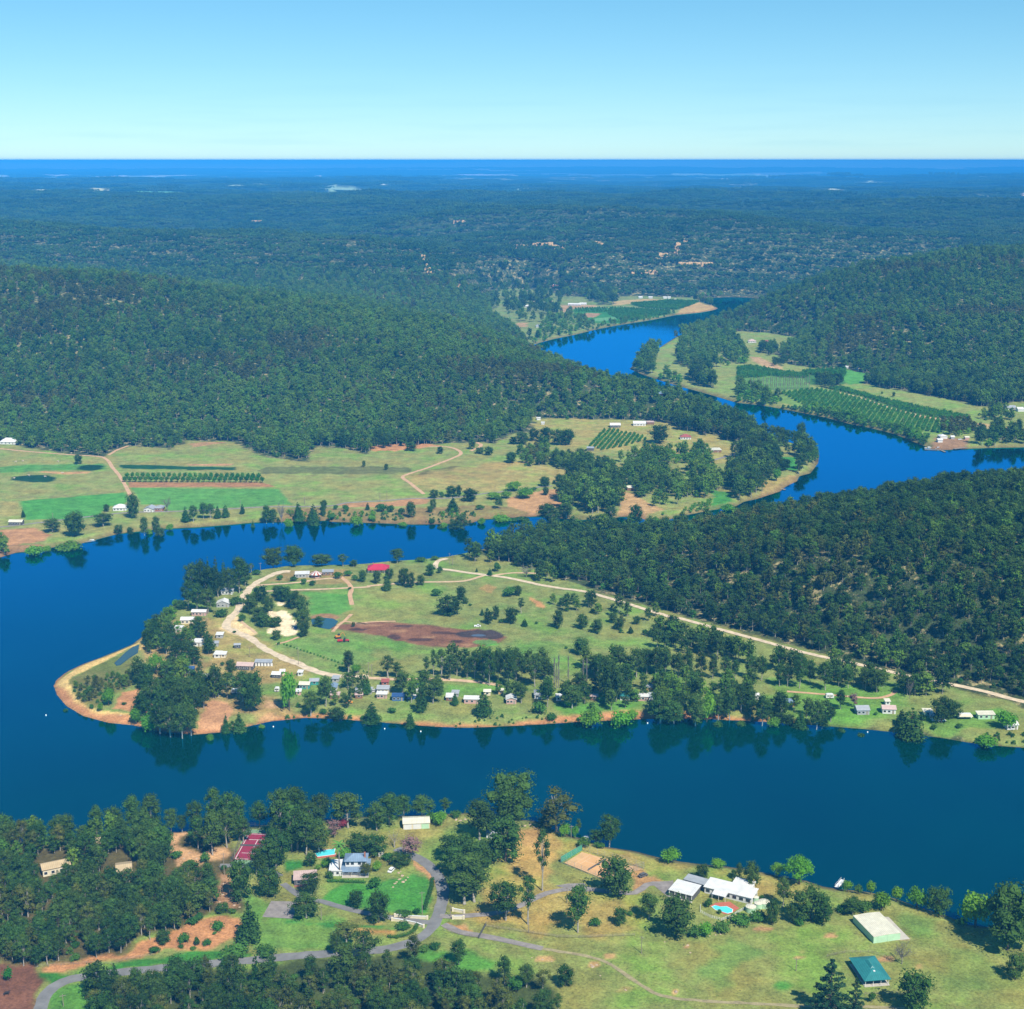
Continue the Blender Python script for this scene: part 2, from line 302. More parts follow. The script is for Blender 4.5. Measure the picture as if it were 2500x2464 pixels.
P((112, 156, 72), poly('Z1', 1380, 760, 1500, 790, 1460, 890, 1932, 880, 1932, 1060, 1400, 1060), 4, .7)
P((190, 148, 88), ell('Z2', 480, 950, 90, 22), 5, 0)
P((70, 140, 60), poly('Z2', 0, 905, 440, 925, 600, 940, 600, 950, 300, 935, 0, 922), 1.5, .3)
P((60, 130, 55), poly('Z1', 1570, 570, 1690, 560, 1700, 610, 1570, 650), 3, .6)
P((96, 92, 56), poly('Z1', -800, 480, 300, 480, 900, 360, 1200, 420, 1330, 560, 1250, 700, 1350, 860, 1180, 860, 800, 1000, 700, 1100, 180, 1150, -800, 1120), 5)
P((206, 138, 96), poly('Z1', 770, 1010, 1000, 960, 1150, 880, 1350, 880, 1310, 1000, 1150, 1060, 900, 1040, 780, 1100, 560, 1130, 390, 1195, 250, 1200, 220, 1170, 520, 1110, 700, 1095), 2.5)
P((214, 158, 118), poly('Z1', 920, 400, 1060, 365, 1060, 420, 980, 480, 1120, 520, 1270, 480, 1250, 560, 1100, 600, 980, 600, 960, 520, 925, 460), 2.5)
P((176, 140, 104), poly('Z1', 1210, 640, 1290, 650, 1300, 830, 1220, 830), 2)
P((122, 86, 66), poly('Z1', -600, 1120, 180, 1150, 260, 1240, 200, 1396, 120, 1700, -600, 1700), 3)
P((66, 132, 50), poly('Z1', 200, 1190, 400, 1200, 740, 1130, 1100, 1080, 1400, 1080, 1400, 1105, 700, 1170, 430, 1205, 280, 1280), 2, .3)
P((74, 88, 46), poly('Z1', 330, 1330, 600, 1230, 1000, 1190, 1932, 1120, 1932, 1700, 200, 1700), 4)
P((76, 92, 48), poly('Z2', 0, 1130, 500, 1095, 700, 1060, 850, 1030, 850, 1100, 1000, 1160, 1200, 1200, 1500, 1240, 1560, 1500, 1500, 1700, 0, 1700), 6)
P((90, 142, 58), poly('Z1', 280, 1300, 450, 1240, 500, 1396, 560, 1500, 250, 1500), 3, .4)
P((90, 148, 60), poly('Z2', 740, 1100, 860, 1040, 1060, 1060, 1220, 1130, 1160, 1200, 900, 1180), 5, .5)
P((140, 154, 86), poly('Z3', 0, 900, 300, 880, 900, 780, 1300, 755, 1560, 790, 1800, 900, 2600, 940, 2600, 1600, 0, 1600), 9, 1)
P((104, 150, 74), poly('Z3', 290, 900, 480, 880, 600, 960, 540, 1040, 400, 1110, 300, 1060, 340, 980), 8, .6, amt=.75)
P((106, 150, 74), poly('Z3', 1250, 770, 1540, 795, 1500, 860, 1400, 880), 6, .6, amt=.7)
P((106, 150, 74), ell('Z3', 1620, 1080, 200, 90), 12, .6, amt=.5)
P((84, 148, 62), ell('Z3', 720, 1130, 40, 18), 3, .5)
for c in ((630, 853, 50, 12), (960, 885, 34, 10), (850, 960, 40, 10), (200, 1165, 15, 14), (1240, 1000, 40, 12), (1410, 1040, 20, 8), (1180, 1060, 20, 6), (260, 935, 20, 12), (830, 995, 40, 7)): P((206, 150, 110), ell('Z3', *c), 1.5)
for c in ((1700, 1150, 40, 18), (940, 940, 60, 12), (1880, 1290, 50, 10), (1790, 1100, 15, 6), (1440, 1120, 50, 10), (1540, 1180, 60, 12)): P((190, 160, 110), ell('Z2', *c), 1.5)
P((196, 176, 140), poly('Z3', 1205, 780, 1365, 900, 1320, 905, 1280, 840, 1190, 780), 1)
P((186, 150, 100), poly('Z3', 0, 540, 130, 620, 0, 650), 2)
P((214, 150, 100), poly('Z2', 880, 915, 1000, 945, 1060, 985, 960, 965, 880, 945), 1.2)
P((214, 150, 110), poly('Z2', 700, 560, 745, 600, 840, 680, 840, 720, 780, 650, 700, 600), 1.2)
# the settled peninsula
P((134, 152, 86), FLAT_B, 5, 1)
P((146, 158, 88), poly('Z5', 40, 260, 500, 270, 520, 420, 400, 460, 0, 440), 12, .8, amt=.8)
P((170, 158, 100), poly('Z4', 950, 430, 1080, 430, 1300, 560, 1640, 770, 1500, 800, 1300, 820, 1060, 800, 940, 640), 5, .8)
P((172, 150, 100), poly('Z4', 600, 560, 760, 440, 1000, 430, 1000, 800, 1400, 900, 1500, 1000, 1100, 1010, 560, 960), 6, .5, amt=.8)
P((98, 156, 70), poly('Z4', 1560, 285, 1812, 290, 1822, 380, 1740, 425, 1590, 405), 4, .4)
P((108, 158, 74), poly('Z4', 1540, 530, 1932, 520, 1932, 740, 1800, 720, 1400, 600), 10, .6, amt=.6)
P((92, 166, 66), poly('Z5', 740, 560, 900, 555, 900, 600, 760, 610), 4, .4)
P((108, 158, 74), poly('Z5', 900, 580, 1100, 560, 1330, 600, 1300, 700, 1000, 640), 10, .6, amt=.7)
P((108, 158, 74), poly('Z5', 560, 820, 980, 840, 990, 880, 700, 900, 560, 880), 5, .5, amt=.8)
P((94, 160, 62), poly('Z5', 1200, 930, 1700, 920, 1700, 990, 1300, 990), 5, .5, amt=.8)
P((98, 156, 62), poly('Z6', 560, 700, 1280, 730, 1300, 900, 1000, 960, 600, 900, 560, 800), 9, .6, amt=.7)
P((98, 156, 62), poly('Z6', 1400, 880, 1800, 880, 1900, 960, 1600, 990, 1400, 960), 7, .6, amt=.7)
P((88, 150, 60), ell('Z5', 270, 570, 150, 60), 12, .6, amt=.5)
P((140, 102, 78), poly('Z5', -150, 480, 0, 468, 250, 455, 560, 480, 900, 520, 950, 545, 885, 582, 740, 612, 500, 602, 340, 582, 200, 545, 0, 510), 2.5)
P((78, 70, 70), poly('Z5', 620, 512, 850, 503, 940, 532, 890, 560, 720, 552, 660, 545), 2)
for c in ((270, 545, 50, 14), (560, 520, 80, 10), (430, 560, 80, 10), (640, 570, 40, 10), (60, 500, 50, 8), (330, 480, 60, 6)): P((92, 70, 62), ell('Z5', *c), 1)
for c in ((300, 510, 50, 8), (480, 545, 70, 6), (580, 590, 60, 6), (130, 475, 70, 5), (700, 590, 40, 6)): P((176, 122, 92), ell('Z5', *c), 1)
P((112, 150, 84), ell('Z5', 810, 575, 70, 18), 1, .4)
P((236, 214, 164), poly('Z4', 1068, 490, 1100, 430, 1170, 420, 1178, 462, 1262, 500, 1268, 530, 1210, 552, 1100, 520), 1.5)
P((250, 236, 200), poly('Z4', 1328, 385, 1390, 392, 1398, 335, 1425, 345, 1430, 388, 1472, 425, 1512, 480, 1500, 530, 1440, 538, 1345, 520, 1340, 490, 1405, 480, 1395, 430, 1335, 420), 1.5, ragged=2)
P((168, 120, 88), ell('Z4', 1680, 428, 90, 22), 1.5)
P((206, 140, 100), poly('Z4', 440, 912, 480, 872, 590, 842, 620, 900, 660, 930, 700, 980, 640, 1000, 540, 992, 520, 985, 430, 965), 1.5)
P((212, 150, 112), poly('Z4', 930, 1075, 960, 960, 1000, 920, 1120, 930, 1130, 970, 1090, 1060, 1040, 1095), 2)
P((212, 160, 120), poly('Z4', 1320, 920, 1410, 925, 1420, 960, 1330, 965), 2)
P((206, 150, 108), poly('Z4', 1330, 990, 1560, 1000, 1550, 1030, 1350, 1040, 1230, 1065), 1.5)
P((120, 124, 70), poly('Z4', 160, 800, 300, 725, 430, 665, 500, 640, 560, 680, 540, 840, 450, 880, 300, 960, 225, 915, 180, 850), 1.5, .6)
P((236, 190, 124), poly('Z4', 78, 832, 92, 798, 150, 752, 250, 703, 350, 668, 460, 622, 540, 588, 622, 525, 622, 600, 592, 622, 580, 585, 505, 618, 430, 660, 300, 722, 200, 770, 160, 800, 180, 850, 222, 920, 300, 965, 440, 985, 530, 990, 545, 1064, 400, 1050, 250, 1010, 150, 950, 95, 885), 1)
P((214, 148, 100), poly('Z5', 1060, 305, 1100, 320, 1170, 370, 1150, 380, 1070, 325), 1.5)
P((206, 150, 100), poly('Z5', 770, 260, 840, 285, 880, 255, 820, 235), 1.5, amt=.6)
P((190, 140, 100), poly('Z4', 1480, 150, 1800, 150, 1860, 230, 1640, 235, 1500, 215, 1340, 215), 3, .3, amt=.55)
# the level fields beyond the river
P((146, 158, 92), FLAT_C, 6, 1)
P((160, 158, 96), poly('F1', -500, 520, 110, 540, 150, 650, 0, 700, -500, 720), 8, .8, amt=.8)
P((86, 158, 72), poly('F1', 112, 540, 740, 488, 762, 510, 740, 560, 640, 570, 560, 640, 145, 652), 2.5, .3, .6)
P((96, 158, 76), poly('F1', 772, 462, 1640, 468, 1725, 560, 1000, 596, 960, 560, 830, 560), 2.5, .3, .6)
P((78, 150, 70), poly('F1', -400, 350, 200, 330, 600, 320, 640, 350, 300, 365, 0, 372, -400, 400), 6, .5, amt=.8)
P((170, 130, 90), poly('F1', 750, 428, 1560, 432, 1625, 456, 762, 459), 1.2)
P((200, 160, 112), poly('F1', 235, 362, 380, 370, 530, 366, 520, 376, 380, 384, 240, 372), 1)
P((34, 76, 44), ell('F1', 200, 408, 130, 22), 3, .2)
P((28, 72, 44), ell('F1', 535, 343, 72, 18), 3, .2)
P((36, 86, 46), poly('F1', 705, 328, 790, 326, 1380, 342, 1375, 356, 1100, 356, 720, 348), 2, .2)
P((200, 140, 100), poly('F1', -400, 720, 0, 712, 200, 700, 310, 740, 250, 775, 60, 805, -400, 860), 3)
P((160, 130, 92), poly('F1', -500, 790, 100, 800, 350, 795, 230, 836, 0, 872, -500, 980), 3)
P((190, 140, 100), poly('F1', 1100, 200, 1250, 190, 1380, 195, 1250, 205, 1130, 225), 2)
P((190, 150, 110), poly('F1', 1100, 322, 1370, 320, 1370, 332, 1110, 332), 1.5)
P((112, 122, 74), poly('F2', -160, 440, 400, 440, 830, 445, 860, 480, 500, 492, -160, 486), 2, .3, 2)
P((118, 118, 70), poly('F2', 860, 480, 1100, 435, 1400, 440, 1480, 480, 1400, 520, 900, 515), 4, .5, 2)
P((176, 164, 102), poly('F2', 1000, 470, 1400, 400, 1932, 450, 2000, 520, 1700, 560, 1300, 620, 1000, 600, 830, 510), 12, .8, amt=.7)
P((196, 138, 98), poly('F2', 300, 690, 640, 680, 850, 655, 960, 660, 960, 690, 700, 712, 420, 716), 2)
P((184, 132, 92), poly('F2', 860, 780, 940, 770, 960, 820, 870, 825), 2)
P((198, 138, 98), poly('F2', 1490, 650, 1700, 610, 1720, 700, 1680, 715, 1490, 715), 2)
P((206, 140, 96), poly('F2', 560, 280, 640, 270, 800, 280, 1000, 292, 1050, 300, 900, 318, 740, 335, 600, 335, 560, 310), 2, ragged=2)
P((148, 128, 84), poly('F2', -100, 720, 400, 720, 900, 720, 1300, 700, 1700, 720, 1700, 775, 1240, 815, 850, 828, 0, 812), 4, .6, amt=.8)
P((206, 150, 106), poly('F3', 90, 700, 300, 640, 420, 640, 430, 740, 240, 780, 110, 750), 3)
P((206, 158, 112), poly('F3', 760, 640, 850, 680, 930, 720, 1000, 760, 880, 800, 740, 790), 3)
P((166, 164, 96), poly('F3', 250, 220, 700, 230, 1050, 250, 1300, 320, 1450, 400, 1400, 480, 1200, 500, 900, 420, 500, 400, 250, 360), 8, .8)
P((80, 150, 66), poly('F3', 1290, 640, 1420, 660, 1400, 730, 1300, 740), 3, .4)
P((72, 150, 66), poly('F3', 1690, 450, 1800, 450, 1800, 530, 1690, 520), 3, .4)
P((178, 160, 100), poly('F3', 1600, 590, 1800, 550, 1800, 580, 1700, 640, 1590, 680), 2, .4)
# far bend, left side
P((132, 152, 90), FLAT_D, 8, .7)
P((196, 176, 120), poly('F4', 815, 160, 900, 145, 1080, 138, 1200, 148, 1000, 165, 830, 182), 3)
P((44, 104, 62), poly('F4', 935, 172, 1200, 150, 1400, 158, 1330, 190, 1240, 212, 1000, 195), 3)
P((200, 172, 112), poly('F4', 1240, 240, 1300, 190, 1400, 160, 1440, 175, 1500, 185, 1527, 203, 1400, 228), 3, .2)
P((66, 138, 66), poly('F4', 540, 200, 800, 190, 1200, 215, 1200, 240, 860, 300, 700, 300, 560, 250), 4, .3)
P((176, 146, 110), poly('F4', 612, 250, 640, 232, 740, 236, 700, 262, 640, 265), 2)
P((110, 168, 112), poly('F4', 680, 272, 820, 258, 870, 266, 760, 290, 690, 290), 2)
P((196, 150, 110), poly('F4', 470, 180, 700, 180, 700, 195, 540, 205, 530, 240, 470, 225), 3)
P((196, 150, 110), poly('F4', 165, 300, 240, 298, 240, 325, 170, 330), 4)
# far bend, right side
P((144, 162, 90), FLAT_E, 8, .8)
P((206, 160, 120), poly('F5', 80, 250, 150, 255, 290, 320, 330, 362, 240, 345, 120, 290), 3)
P((104, 150, 70), poly('F5', 0, 320, 100, 318, 290, 355, 480, 375, 480, 470, 200, 480, 0, 450), 5)
P((76, 128, 62), poly('F5', 420, 350, 740, 335, 780, 400, 700, 440, 480, 440), 5)
P((92, 164, 74), poly('F5', 700, 400, 740, 332, 890, 370, 850, 430, 760, 440), 4)
P((120, 158, 76), poly('F5', 280, 500, 480, 470, 600, 470, 1000, 560, 1550, 680, 1560, 740, 1360, 780, 1180, 750, 900, 700, 400, 590, 280, 550), 3)
P((196, 172, 118), poly('F5', 1180, 640, 1570, 692, 1932, 740, 1932, 756, 1560, 712, 1400, 684, 1180, 655), 2)
P((160, 130, 96), poly('F5', 1290, 860, 1340, 790, 1560, 810, 1550, 872, 1380, 880), 3)
P((110, 130, 70), poly('F5', 170, 570, 400, 600, 900, 710, 1250, 800, 1250, 850, 900, 732, 400, 622), 4, .4)

FARP = []   # distant clearings: seen as thin bright strips (colour, polygon, softness)
def farP(rgb, v, z, *c): FARP.append((lin(*rgb), poly(v, *c, z=z), 25))
farP((240, 200, 160), 'F7', 70, 660, 226, 690, 217, 760, 222, 835, 232, 830, 240, 740, 236)
farP((240, 190, 150), 'F7', 70, 1825, 226, 1932, 230, 2100, 236, 2100, 248, 1932, 242)
farP((120, 190, 110), 'F6', 60, 640, 262, 790, 264, 790, 276, 700, 278, 640, 272)
farP((200, 200, 150), 'F6', 60, 350, 225, 410, 228, 410, 240, 350, 238)
farP((110, 170, 120), 'F6', 60, 400, 246, 640, 240, 700, 256, 560, 272, 420, 262)
_fr = np.random.RandomState(77)
for i in range(120):
    y = 118 + abs(_fr.normal(0, 12)) + (_fr.rand() < .3) * _fr.uniform(0, 110); x = _fr.uniform(-200, 2000) if _fr.rand() < .7 else _fr.uniform(2000, 3900); w = _fr.uniform(12, 110) * (1 if y < 165 else .5); hh = w * _fr.uniform(.012, .03) + .8
    c = [(170, 190, 150), (200, 205, 170), (235, 230, 215), (150, 180, 130)][_fr.randint(4)]
    w *= 1.25; hh *= 1.5
    farP(c, 'F6', 60, x - w, y, x - w * .3, y - hh, x + w * .5, y - hh * .6, x + w, y, x + w * .4, y + hh, x - w * .5, y + hh * .7)
for y0, x0, x1 in ((133, -100, 1300), (141, 100, 700), (136, 1200, 2000), (140, 1932, 2500), (205, 860, 1640)):
    farP((150, 175, 135), 'F6', 60, x0, y0, (x0 + x1) / 2, y0 - 2.2, x1, y0 - .5, x1, y0 + 1.6, (x0 + x1) / 2, y0 + 2.6)
def build_ground():
    ys = [235.0]
    while ys[-1] < 62000:
        y = ys[-1]
        d = 1.9 if y < 1300 else (1.9 + (y - 1300) / 900 * 2.4 if y < 2200 else (4.3 + (y - 2200) * .0035 if y < 5000 else y * .0034 + 0 if y < 9000 else y * .009))
        ys.append(y + d)
    ys = np.array(ys); us = np.linspace(-.62, .62, 640)
    us = us * (0.82 + 0.18 * (us / .62) ** 2)
    Yg, Ug = np.meshgrid(ys, us, indexing='ij'); Xg = Ug * np.maximum(Yg, 330)
    X = Xg.ravel(); Y = Yg.ravel()
    z, sd, fd, hill = terrain(X, Y, True)
    n = len(X)
    jig = (fbm(X, Y, 14, 3, 21) - .5) * 2; jig2 = (fbm(X, Y, 5, 2, 31) - .5) * 2
    col = np.tile(np.array(lin(92, 84, 58)), (n, 1)); zone = np.zeros((n, 3))
    zone[:, 1] = np.where(Y > 500, 1.0, 0.0)
    for c, pl, soft, gr, rag, amt in PAINT:
        pad = soft + 8
        bx = (X > pl[:, 0].min() - pad) & (X < pl[:, 0].max() + pad) & (Y > pl[:, 1].min() - pad) & (Y < pl[:, 1].max() + pad)
        if not bx.any(): continue
        d = sdist(pl, X[bx], Y[bx]) + (jig[bx] * soft * 1.3 + jig2[bx] * min(soft, 2)) * rag
        w = (sstep(d, -soft * .5, soft * .5) * amt)[:, None]
        col[bx] = col[bx] * (1 - w) + np.array(c) * w
        zb = zone[bx]; zb[:, 0] = zb[:, 0] * (1 - w[:, 0]) + gr * w[:, 0]; zb[:, 1] *= 1 - w[:, 0]; zone[bx] = zb
    # eroded banks: a strip of bare earth or sand at the waterline, and river bed below it
    nearB = inside(LAND_B + 0, X, Y)
    edge = sd + jig * 2.2
    wB = sstep(-edge + (fbm(X, Y, 35, 2, 71) - .5) * 9, -5.5, -2.4) * np.where(Y < 840, 1.0, .3) * np.where(X > 150, sstep(fbm(X, Y, 60, 2, 3), .42, .58), 1)
    for w, c in (((wB * nearB), lin(192, 142, 98)), (sstep(-edge, -8, -3) * (~nearB) * .55, lin(124, 100, 74))):
        w = (w * (sd < 30) * (Y < 4500))[:, None]; col = col * (1 - w) + np.array(c) * w; zone[:, :2] *= 1 - w
    wet = (sstep(-sd, -2.2, -.4) * (Y < 4500) * .45)[:, None]; col = col * (1 - wet) + col * np.array([.5, .45, .42]) * wet
    col *= (0.70 + 0.14 * fbm(X, Y, 60, 3, 41))[:, None] * np.array([1.11, 1.01, .93])
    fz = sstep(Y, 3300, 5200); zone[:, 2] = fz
    for c, pl, soft in FARP:
        bx = (X > pl[:, 0].min() - 90) & (X < pl[:, 0].max() + 90) & (Y > pl[:, 1].min() - 90) & (Y < pl[:, 1].max() + 90)
        if not bx.any(): continue
        w = sstep(sdist(pl, X[bx], Y[bx]) + jig[bx] * 40, -soft, soft)[:, None]; col[bx] = col[bx] * (1 - w) + np.array(c) * w; zone[bx] *= 1 - w
    NR, NC = len(ys), len(us)
    idx = np.arange(NR * NC).reshape(NR, NC)
    q = np.stack([idx[:-1, :-1], idx[:-1, 1:], idx[1:, 1:], idx[1:, :-1]], -1).reshape(-1, 4)
    me = bpy.data.meshes.new('ground'); nq = len(q)
    me.vertices.add(n); me.vertices.foreach_set('co', np.stack([X, Y, z], 1).astype(np.float32).ravel())
    me.loops.add(nq * 4); me.loops.foreach_set('vertex_index', q.astype(np.int32).ravel())
    me.polygons.add(nq); me.polygons.foreach_set('loop_start', np.arange(0, nq * 4, 4, dtype=np.int32)); me.polygons.foreach_set('loop_total', np.full(nq, 4, np.int32))
    me.polygons.foreach_set('use_smooth', np.ones(nq, bool))
    me.update()
    for nm, a in (('Col', col), ('zone', zone)):
        at = me.color_attributes.new(nm, 'FLOAT_COLOR', 'POINT')
        at.data.foreach_set('color', np.concatenate([a, np.ones((n, 1))], 1).astype(np.float32).ravel())
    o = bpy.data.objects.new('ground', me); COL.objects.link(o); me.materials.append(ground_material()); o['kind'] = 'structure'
    o['label'] = 'river land with pasture, bare earth and wooded sandstone hills'
    return o
build_ground()

# ------------------------------------------------------------------ river
def build_river():
    me = bpy.data.meshes.new('river'); me.from_pydata([(-9000, 100, 0), (9000, 100, 0), (9000, 5300, 0), (-9000, 5300, 0)], [], [(0, 1, 2, 3)])
    o = bpy.data.objects.new('river', me); COL.objects.link(o); o['kind'] = 'structure'; o['label'] = 'wide calm deep blue river'
    m, nt, b = nmat('river_water'); L = nt.links.new
    nt.nodes.remove(b)
    out = nt.nodes['Material Output']; tc = nt.nodes.new('ShaderNodeTexCoord'); v = tc.outputs['Object']
    n1 = noise(nt, 1.1, 3, v); n2 = noise(nt, .012, 4, v); n3 = noise(nt, .16, 3, v)
    add = nt.nodes.new('ShaderNodeMath'); add.operation = 'MULTIPLY_ADD'; L(n3.outputs[0], add.inputs[0]); add.inputs[1].default_value = 1.6; L(n1.outputs[0], add.inputs[2])
    bp = nt.nodes.new('ShaderNodeBump'); bp.inputs['Distance'].default_value = .016
    r = ramp(nt, n2.outputs[0], [(.35, (.35,)), (.65, (1,))]); L(r.outputs[0], bp.inputs['Strength']); L(add.outputs[0], bp.inputs['Height'])
    dif = nt.nodes.new('ShaderNodeBsdfDiffuse'); c = ramp(nt, n2.outputs[0], [(.3, (.0, .024, .018)), (.7, (.0, .034, .026))]); L(c.outputs[0], dif.inputs[0]); L(bp.outputs[0], dif.inputs['Normal'])
    gl = nt.nodes.new('ShaderNodeBsdfGlossy'); gl.inputs[0].default_value = (.02, .46, .86, 1); gl.inputs['Roughness'].default_value = .02; L(bp.outputs[0], gl.inputs['Normal'])
    fr = nt.nodes.new('ShaderNodeLayerWeight'); fw = ramp(nt, fr.outputs['Facing'], [(0, (.04,)), (.5, (.19,)), (.60, (.28,)), (.70, (.50,)), (.80, (.88,)), (1, (1,))])
    mx = nt.nodes.new('ShaderNodeMixShader'); L(fw.outputs[0], mx.inputs[0]); mpr = nt.nodes.new('ShaderNodeMapping'); mpr.inputs['Scale'].default_value = (.35, 1, 1); mpr.inputs['Rotation'].default_value = (0, 0, .2); L(v, mpr.inputs[0]); n5 = noise(nt, .02, 5, mpr.outputs[0]); r5 = ramp(nt, n5.outputs[0], [(.40, (.015,)), (.75, (.07,))]); L(r5.outputs[0], gl.inputs['Roughness']); L(dif.outputs[0], mx.inputs[1]); L(gl.outputs[0], mx.inputs[2]); L(mx.outputs[0], out.inputs[0])
    me.materials.append(m)
build_river()

# ------------------------------------------------------------------ haze
def build_haze():
    x0, x1, y0, y1, z0, z1 = -52000, 52000, -60, 66000, -9, 306
    vs = [(x, y, z) for x in (x0, x1) for y in (y0, y1) for z in (z0, z1)]
    me = bpy.data.meshes.new('haze'); me.from_pydata(vs, [], [(0, 1, 3, 2), (4, 6, 7, 5), (0, 4, 5, 1), (2, 3, 7, 6), (0, 2, 6, 4), (1, 5, 7, 3)])
    o = bpy.data.objects.new('haze', me); COL.objects.link(o); o['kind'] = 'stuff'; o['label'] = 'blue distance haze in the air'; o['category'] = 'haze'
    m = bpy.data.materials.new('haze'); m.use_nodes = True; nt = m.node_tree; nt.nodes.clear()
    out = nt.nodes.new('ShaderNodeOutputMaterial'); pv = nt.nodes.new('ShaderNodeVolumePrincipled')
    pv.inputs['Color'].default_value = HAZE_COL; pv.inputs['Density'].default_value = HAZE_DEN; pv.inputs['Anisotropy'].default_value = -0.3
    nt.links.new(pv.outputs[0], out.inputs['Volume']); me.materials.append(m)
HAZE_COL = (.05, .41, 1.0, 1); HAZE_DEN = .000083
build_haze()
# ------------------------------------------------------------------ mesh builder
class MB:
    def __init__(s): s.v = []; s.f = []; s.mi = []; s.m = 0
    def mat(s, i): s.m = i; return s
    def add(s, vs, fs):
        k = len(s.v); s.v += [tuple(v) for v in vs]; s.f += [tuple(i + k for i in f) for f in fs]; s.mi += [s.m] * len(fs); return s
    def box(s, x0, x1, y0, y1, z0, z1):
        return s.add([(x, y, z) for z in (z0, z1) for y in (y0, y1) for x in (x0, x1)], [(0, 2, 3, 1), (4, 5, 7, 6), (0, 1, 5, 4), (2, 6, 7, 3), (0, 4, 6, 2), (1, 3, 7, 5)])
    def prism(s, pts, z0, z1):
        n = len(pts)
        return s.add([(x, y, z0) for x, y in pts] + [(x, y, z1) for x, y in pts], [tuple(range(n))[::-1], tuple(range(n, 2 * n))] + [(i, (i + 1) % n, n + (i + 1) % n, n + i) for i in range(n)])
    def tube(s, pts, rad, n=6, cap=True):
        rings = []; P_ = [Vector(p) for p in pts]
        for i, p in enumerate(P_):
            d = (P_[min(i + 1, len(P_) - 1)] - P_[max(i - 1, 0)]).normalized()
            a = d.cross(Vector((.3, .9, .1))).normalized(); b = d.cross(a); r = rad[i] if isinstance(rad, (list, tuple)) else rad
            rings.append([p + (a * math.cos(t) + b * math.sin(t)) * r for t in [2 * math.pi * j / n for j in range(n)]])
        vs = [v for r in rings for v in r]
        fs = [(i * n + j, i * n + (j + 1) % n, (i + 1) * n + (j + 1) % n, (i + 1) * n + j) for i in range(len(rings) - 1) for j in range(n)]
        if cap: fs += [tuple(range(n))[::-1], tuple(range((len(rings) - 1) * n, len(rings) * n))]
        return s.add(vs, fs)
    def mesh(s, name, mats, smooth=False):
        me = bpy.data.meshes.new(name); me.from_pydata(s.v, [], s.f); me.update()
        for m in (mats if isinstance(mats, (list, tuple)) else [mats]): me.materials.append(m)
        me.polygons.foreach_set('material_index', s.mi)
        if smooth: me.polygons.foreach_set('use_smooth', [True] * len(s.f))
        return me
    def build(s, name, mats, parent=None, smooth=False):
        o = bpy.data.objects.new(name, s.mesh(name, mats, smooth)); COL.objects.link(o)
        if parent is not None: o.parent = parent
        return o
def tag(o, label, cat_, group=None):
    o['label'] = label; o['category'] = cat_
    if group: o['group'] = group
    return o
def empty(name, x, y, z=None, rz=0.0):
    o = bpy.data.objects.new(name, None); COL.objects.link(o); o.location = (x, y, gz(x, y) if z is None else z); o.rotation_euler = (0, 0, rz); o.empty_display_size = 1; return o

# ------------------------------------------------------------------ foliage and bark
def foliage(name, dark, light, yellow=.0, trans=.15):
    m, nt, b = nmat(name); L = nt.links.new
    nt.nodes.remove(b); out = nt.nodes['Material Output']
    oi = nt.nodes.new('ShaderNodeObjectInfo'); geo = nt.nodes.new('ShaderNodeNewGeometry')
    tc = nt.nodes.new('ShaderNodeTexCoord')
    n = noise(nt, .9, 3, tc.outputs['Object']); w = noise(nt, .011, 4, geo.outputs['Position'])
    a = nt.nodes.new('ShaderNodeMath'); a.operation = 'MULTIPLY_ADD'; L(oi.outputs['Random'], a.inputs[0]); a.inputs[1].default_value = .5; L(n.outputs[0], a.inputs[2])
    a2 = nt.nodes.new('ShaderNodeMath'); a2.operation = 'MULTIPLY_ADD'; L(geo.outputs['Random Per Island'], a2.inputs[0]); a2.inputs[1].default_value = .34; L(a.outputs[0], a2.inputs[2])
    a3 = nt.nodes.new('ShaderNodeMath'); a3.operation = 'MULTIPLY_ADD'; L(w.outputs[0], a3.inputs[0]); a3.inputs[1].default_value = .7; L(a2.outputs[0], a3.inputs[2])
    w2 = noise(nt, .0024, 3, geo.outputs['Position']); a4 = nt.nodes.new('ShaderNodeMath'); a4.operation = 'MULTIPLY_ADD'; L(w2.outputs[0], a4.inputs[0]); a4.inputs[1].default_value = .8; L(a3.outputs[0], a4.inputs[2])
    mr = nt.nodes.new('ShaderNodeMapRange'); mr.inputs[1].default_value = 1.02; mr.inputs[2].default_value = 1.98; L(a4.outputs[0], mr.inputs[0])
    c = ramp(nt, mr.outputs[0], [(0, dark), (1, light)])
    hv = nt.nodes.new('ShaderNodeHueSaturation'); L(c.outputs[0], hv.inputs['Color'])
    h = nt.nodes.new('ShaderNodeMapRange'); h.inputs[3].default_value = .485; h.inputs[4].default_value = .515
    f = nt.nodes.new('ShaderNodeMath'); f.operation = 'FRACT'; m7 = nt.nodes.new('ShaderNodeMath'); m7.operation = 'MULTIPLY'; m7.inputs[1].default_value = 7.3; L(oi.outputs['Random'], m7.inputs[0]); L(m7.outputs[0], f.inputs[0]); L(f.outputs[0], h.inputs[0]); L(h.outputs[0], hv.inputs['Hue'])
    d = nt.nodes.new('ShaderNodeBsdfDiffuse'); L(hv.outputs[0], d.inputs[0])
    t = nt.nodes.new('ShaderNodeBsdfTranslucent'); L(hv.outputs[0], t.inputs[0])
    mx = nt.nodes.new('ShaderNodeMixShader'); mx.inputs[0].default_value = trans; L(d.outputs[0], mx.inputs[1]); L(t.outputs[0], mx.inputs[2]); L(mx.outputs[0], out.inputs[0])
    return m
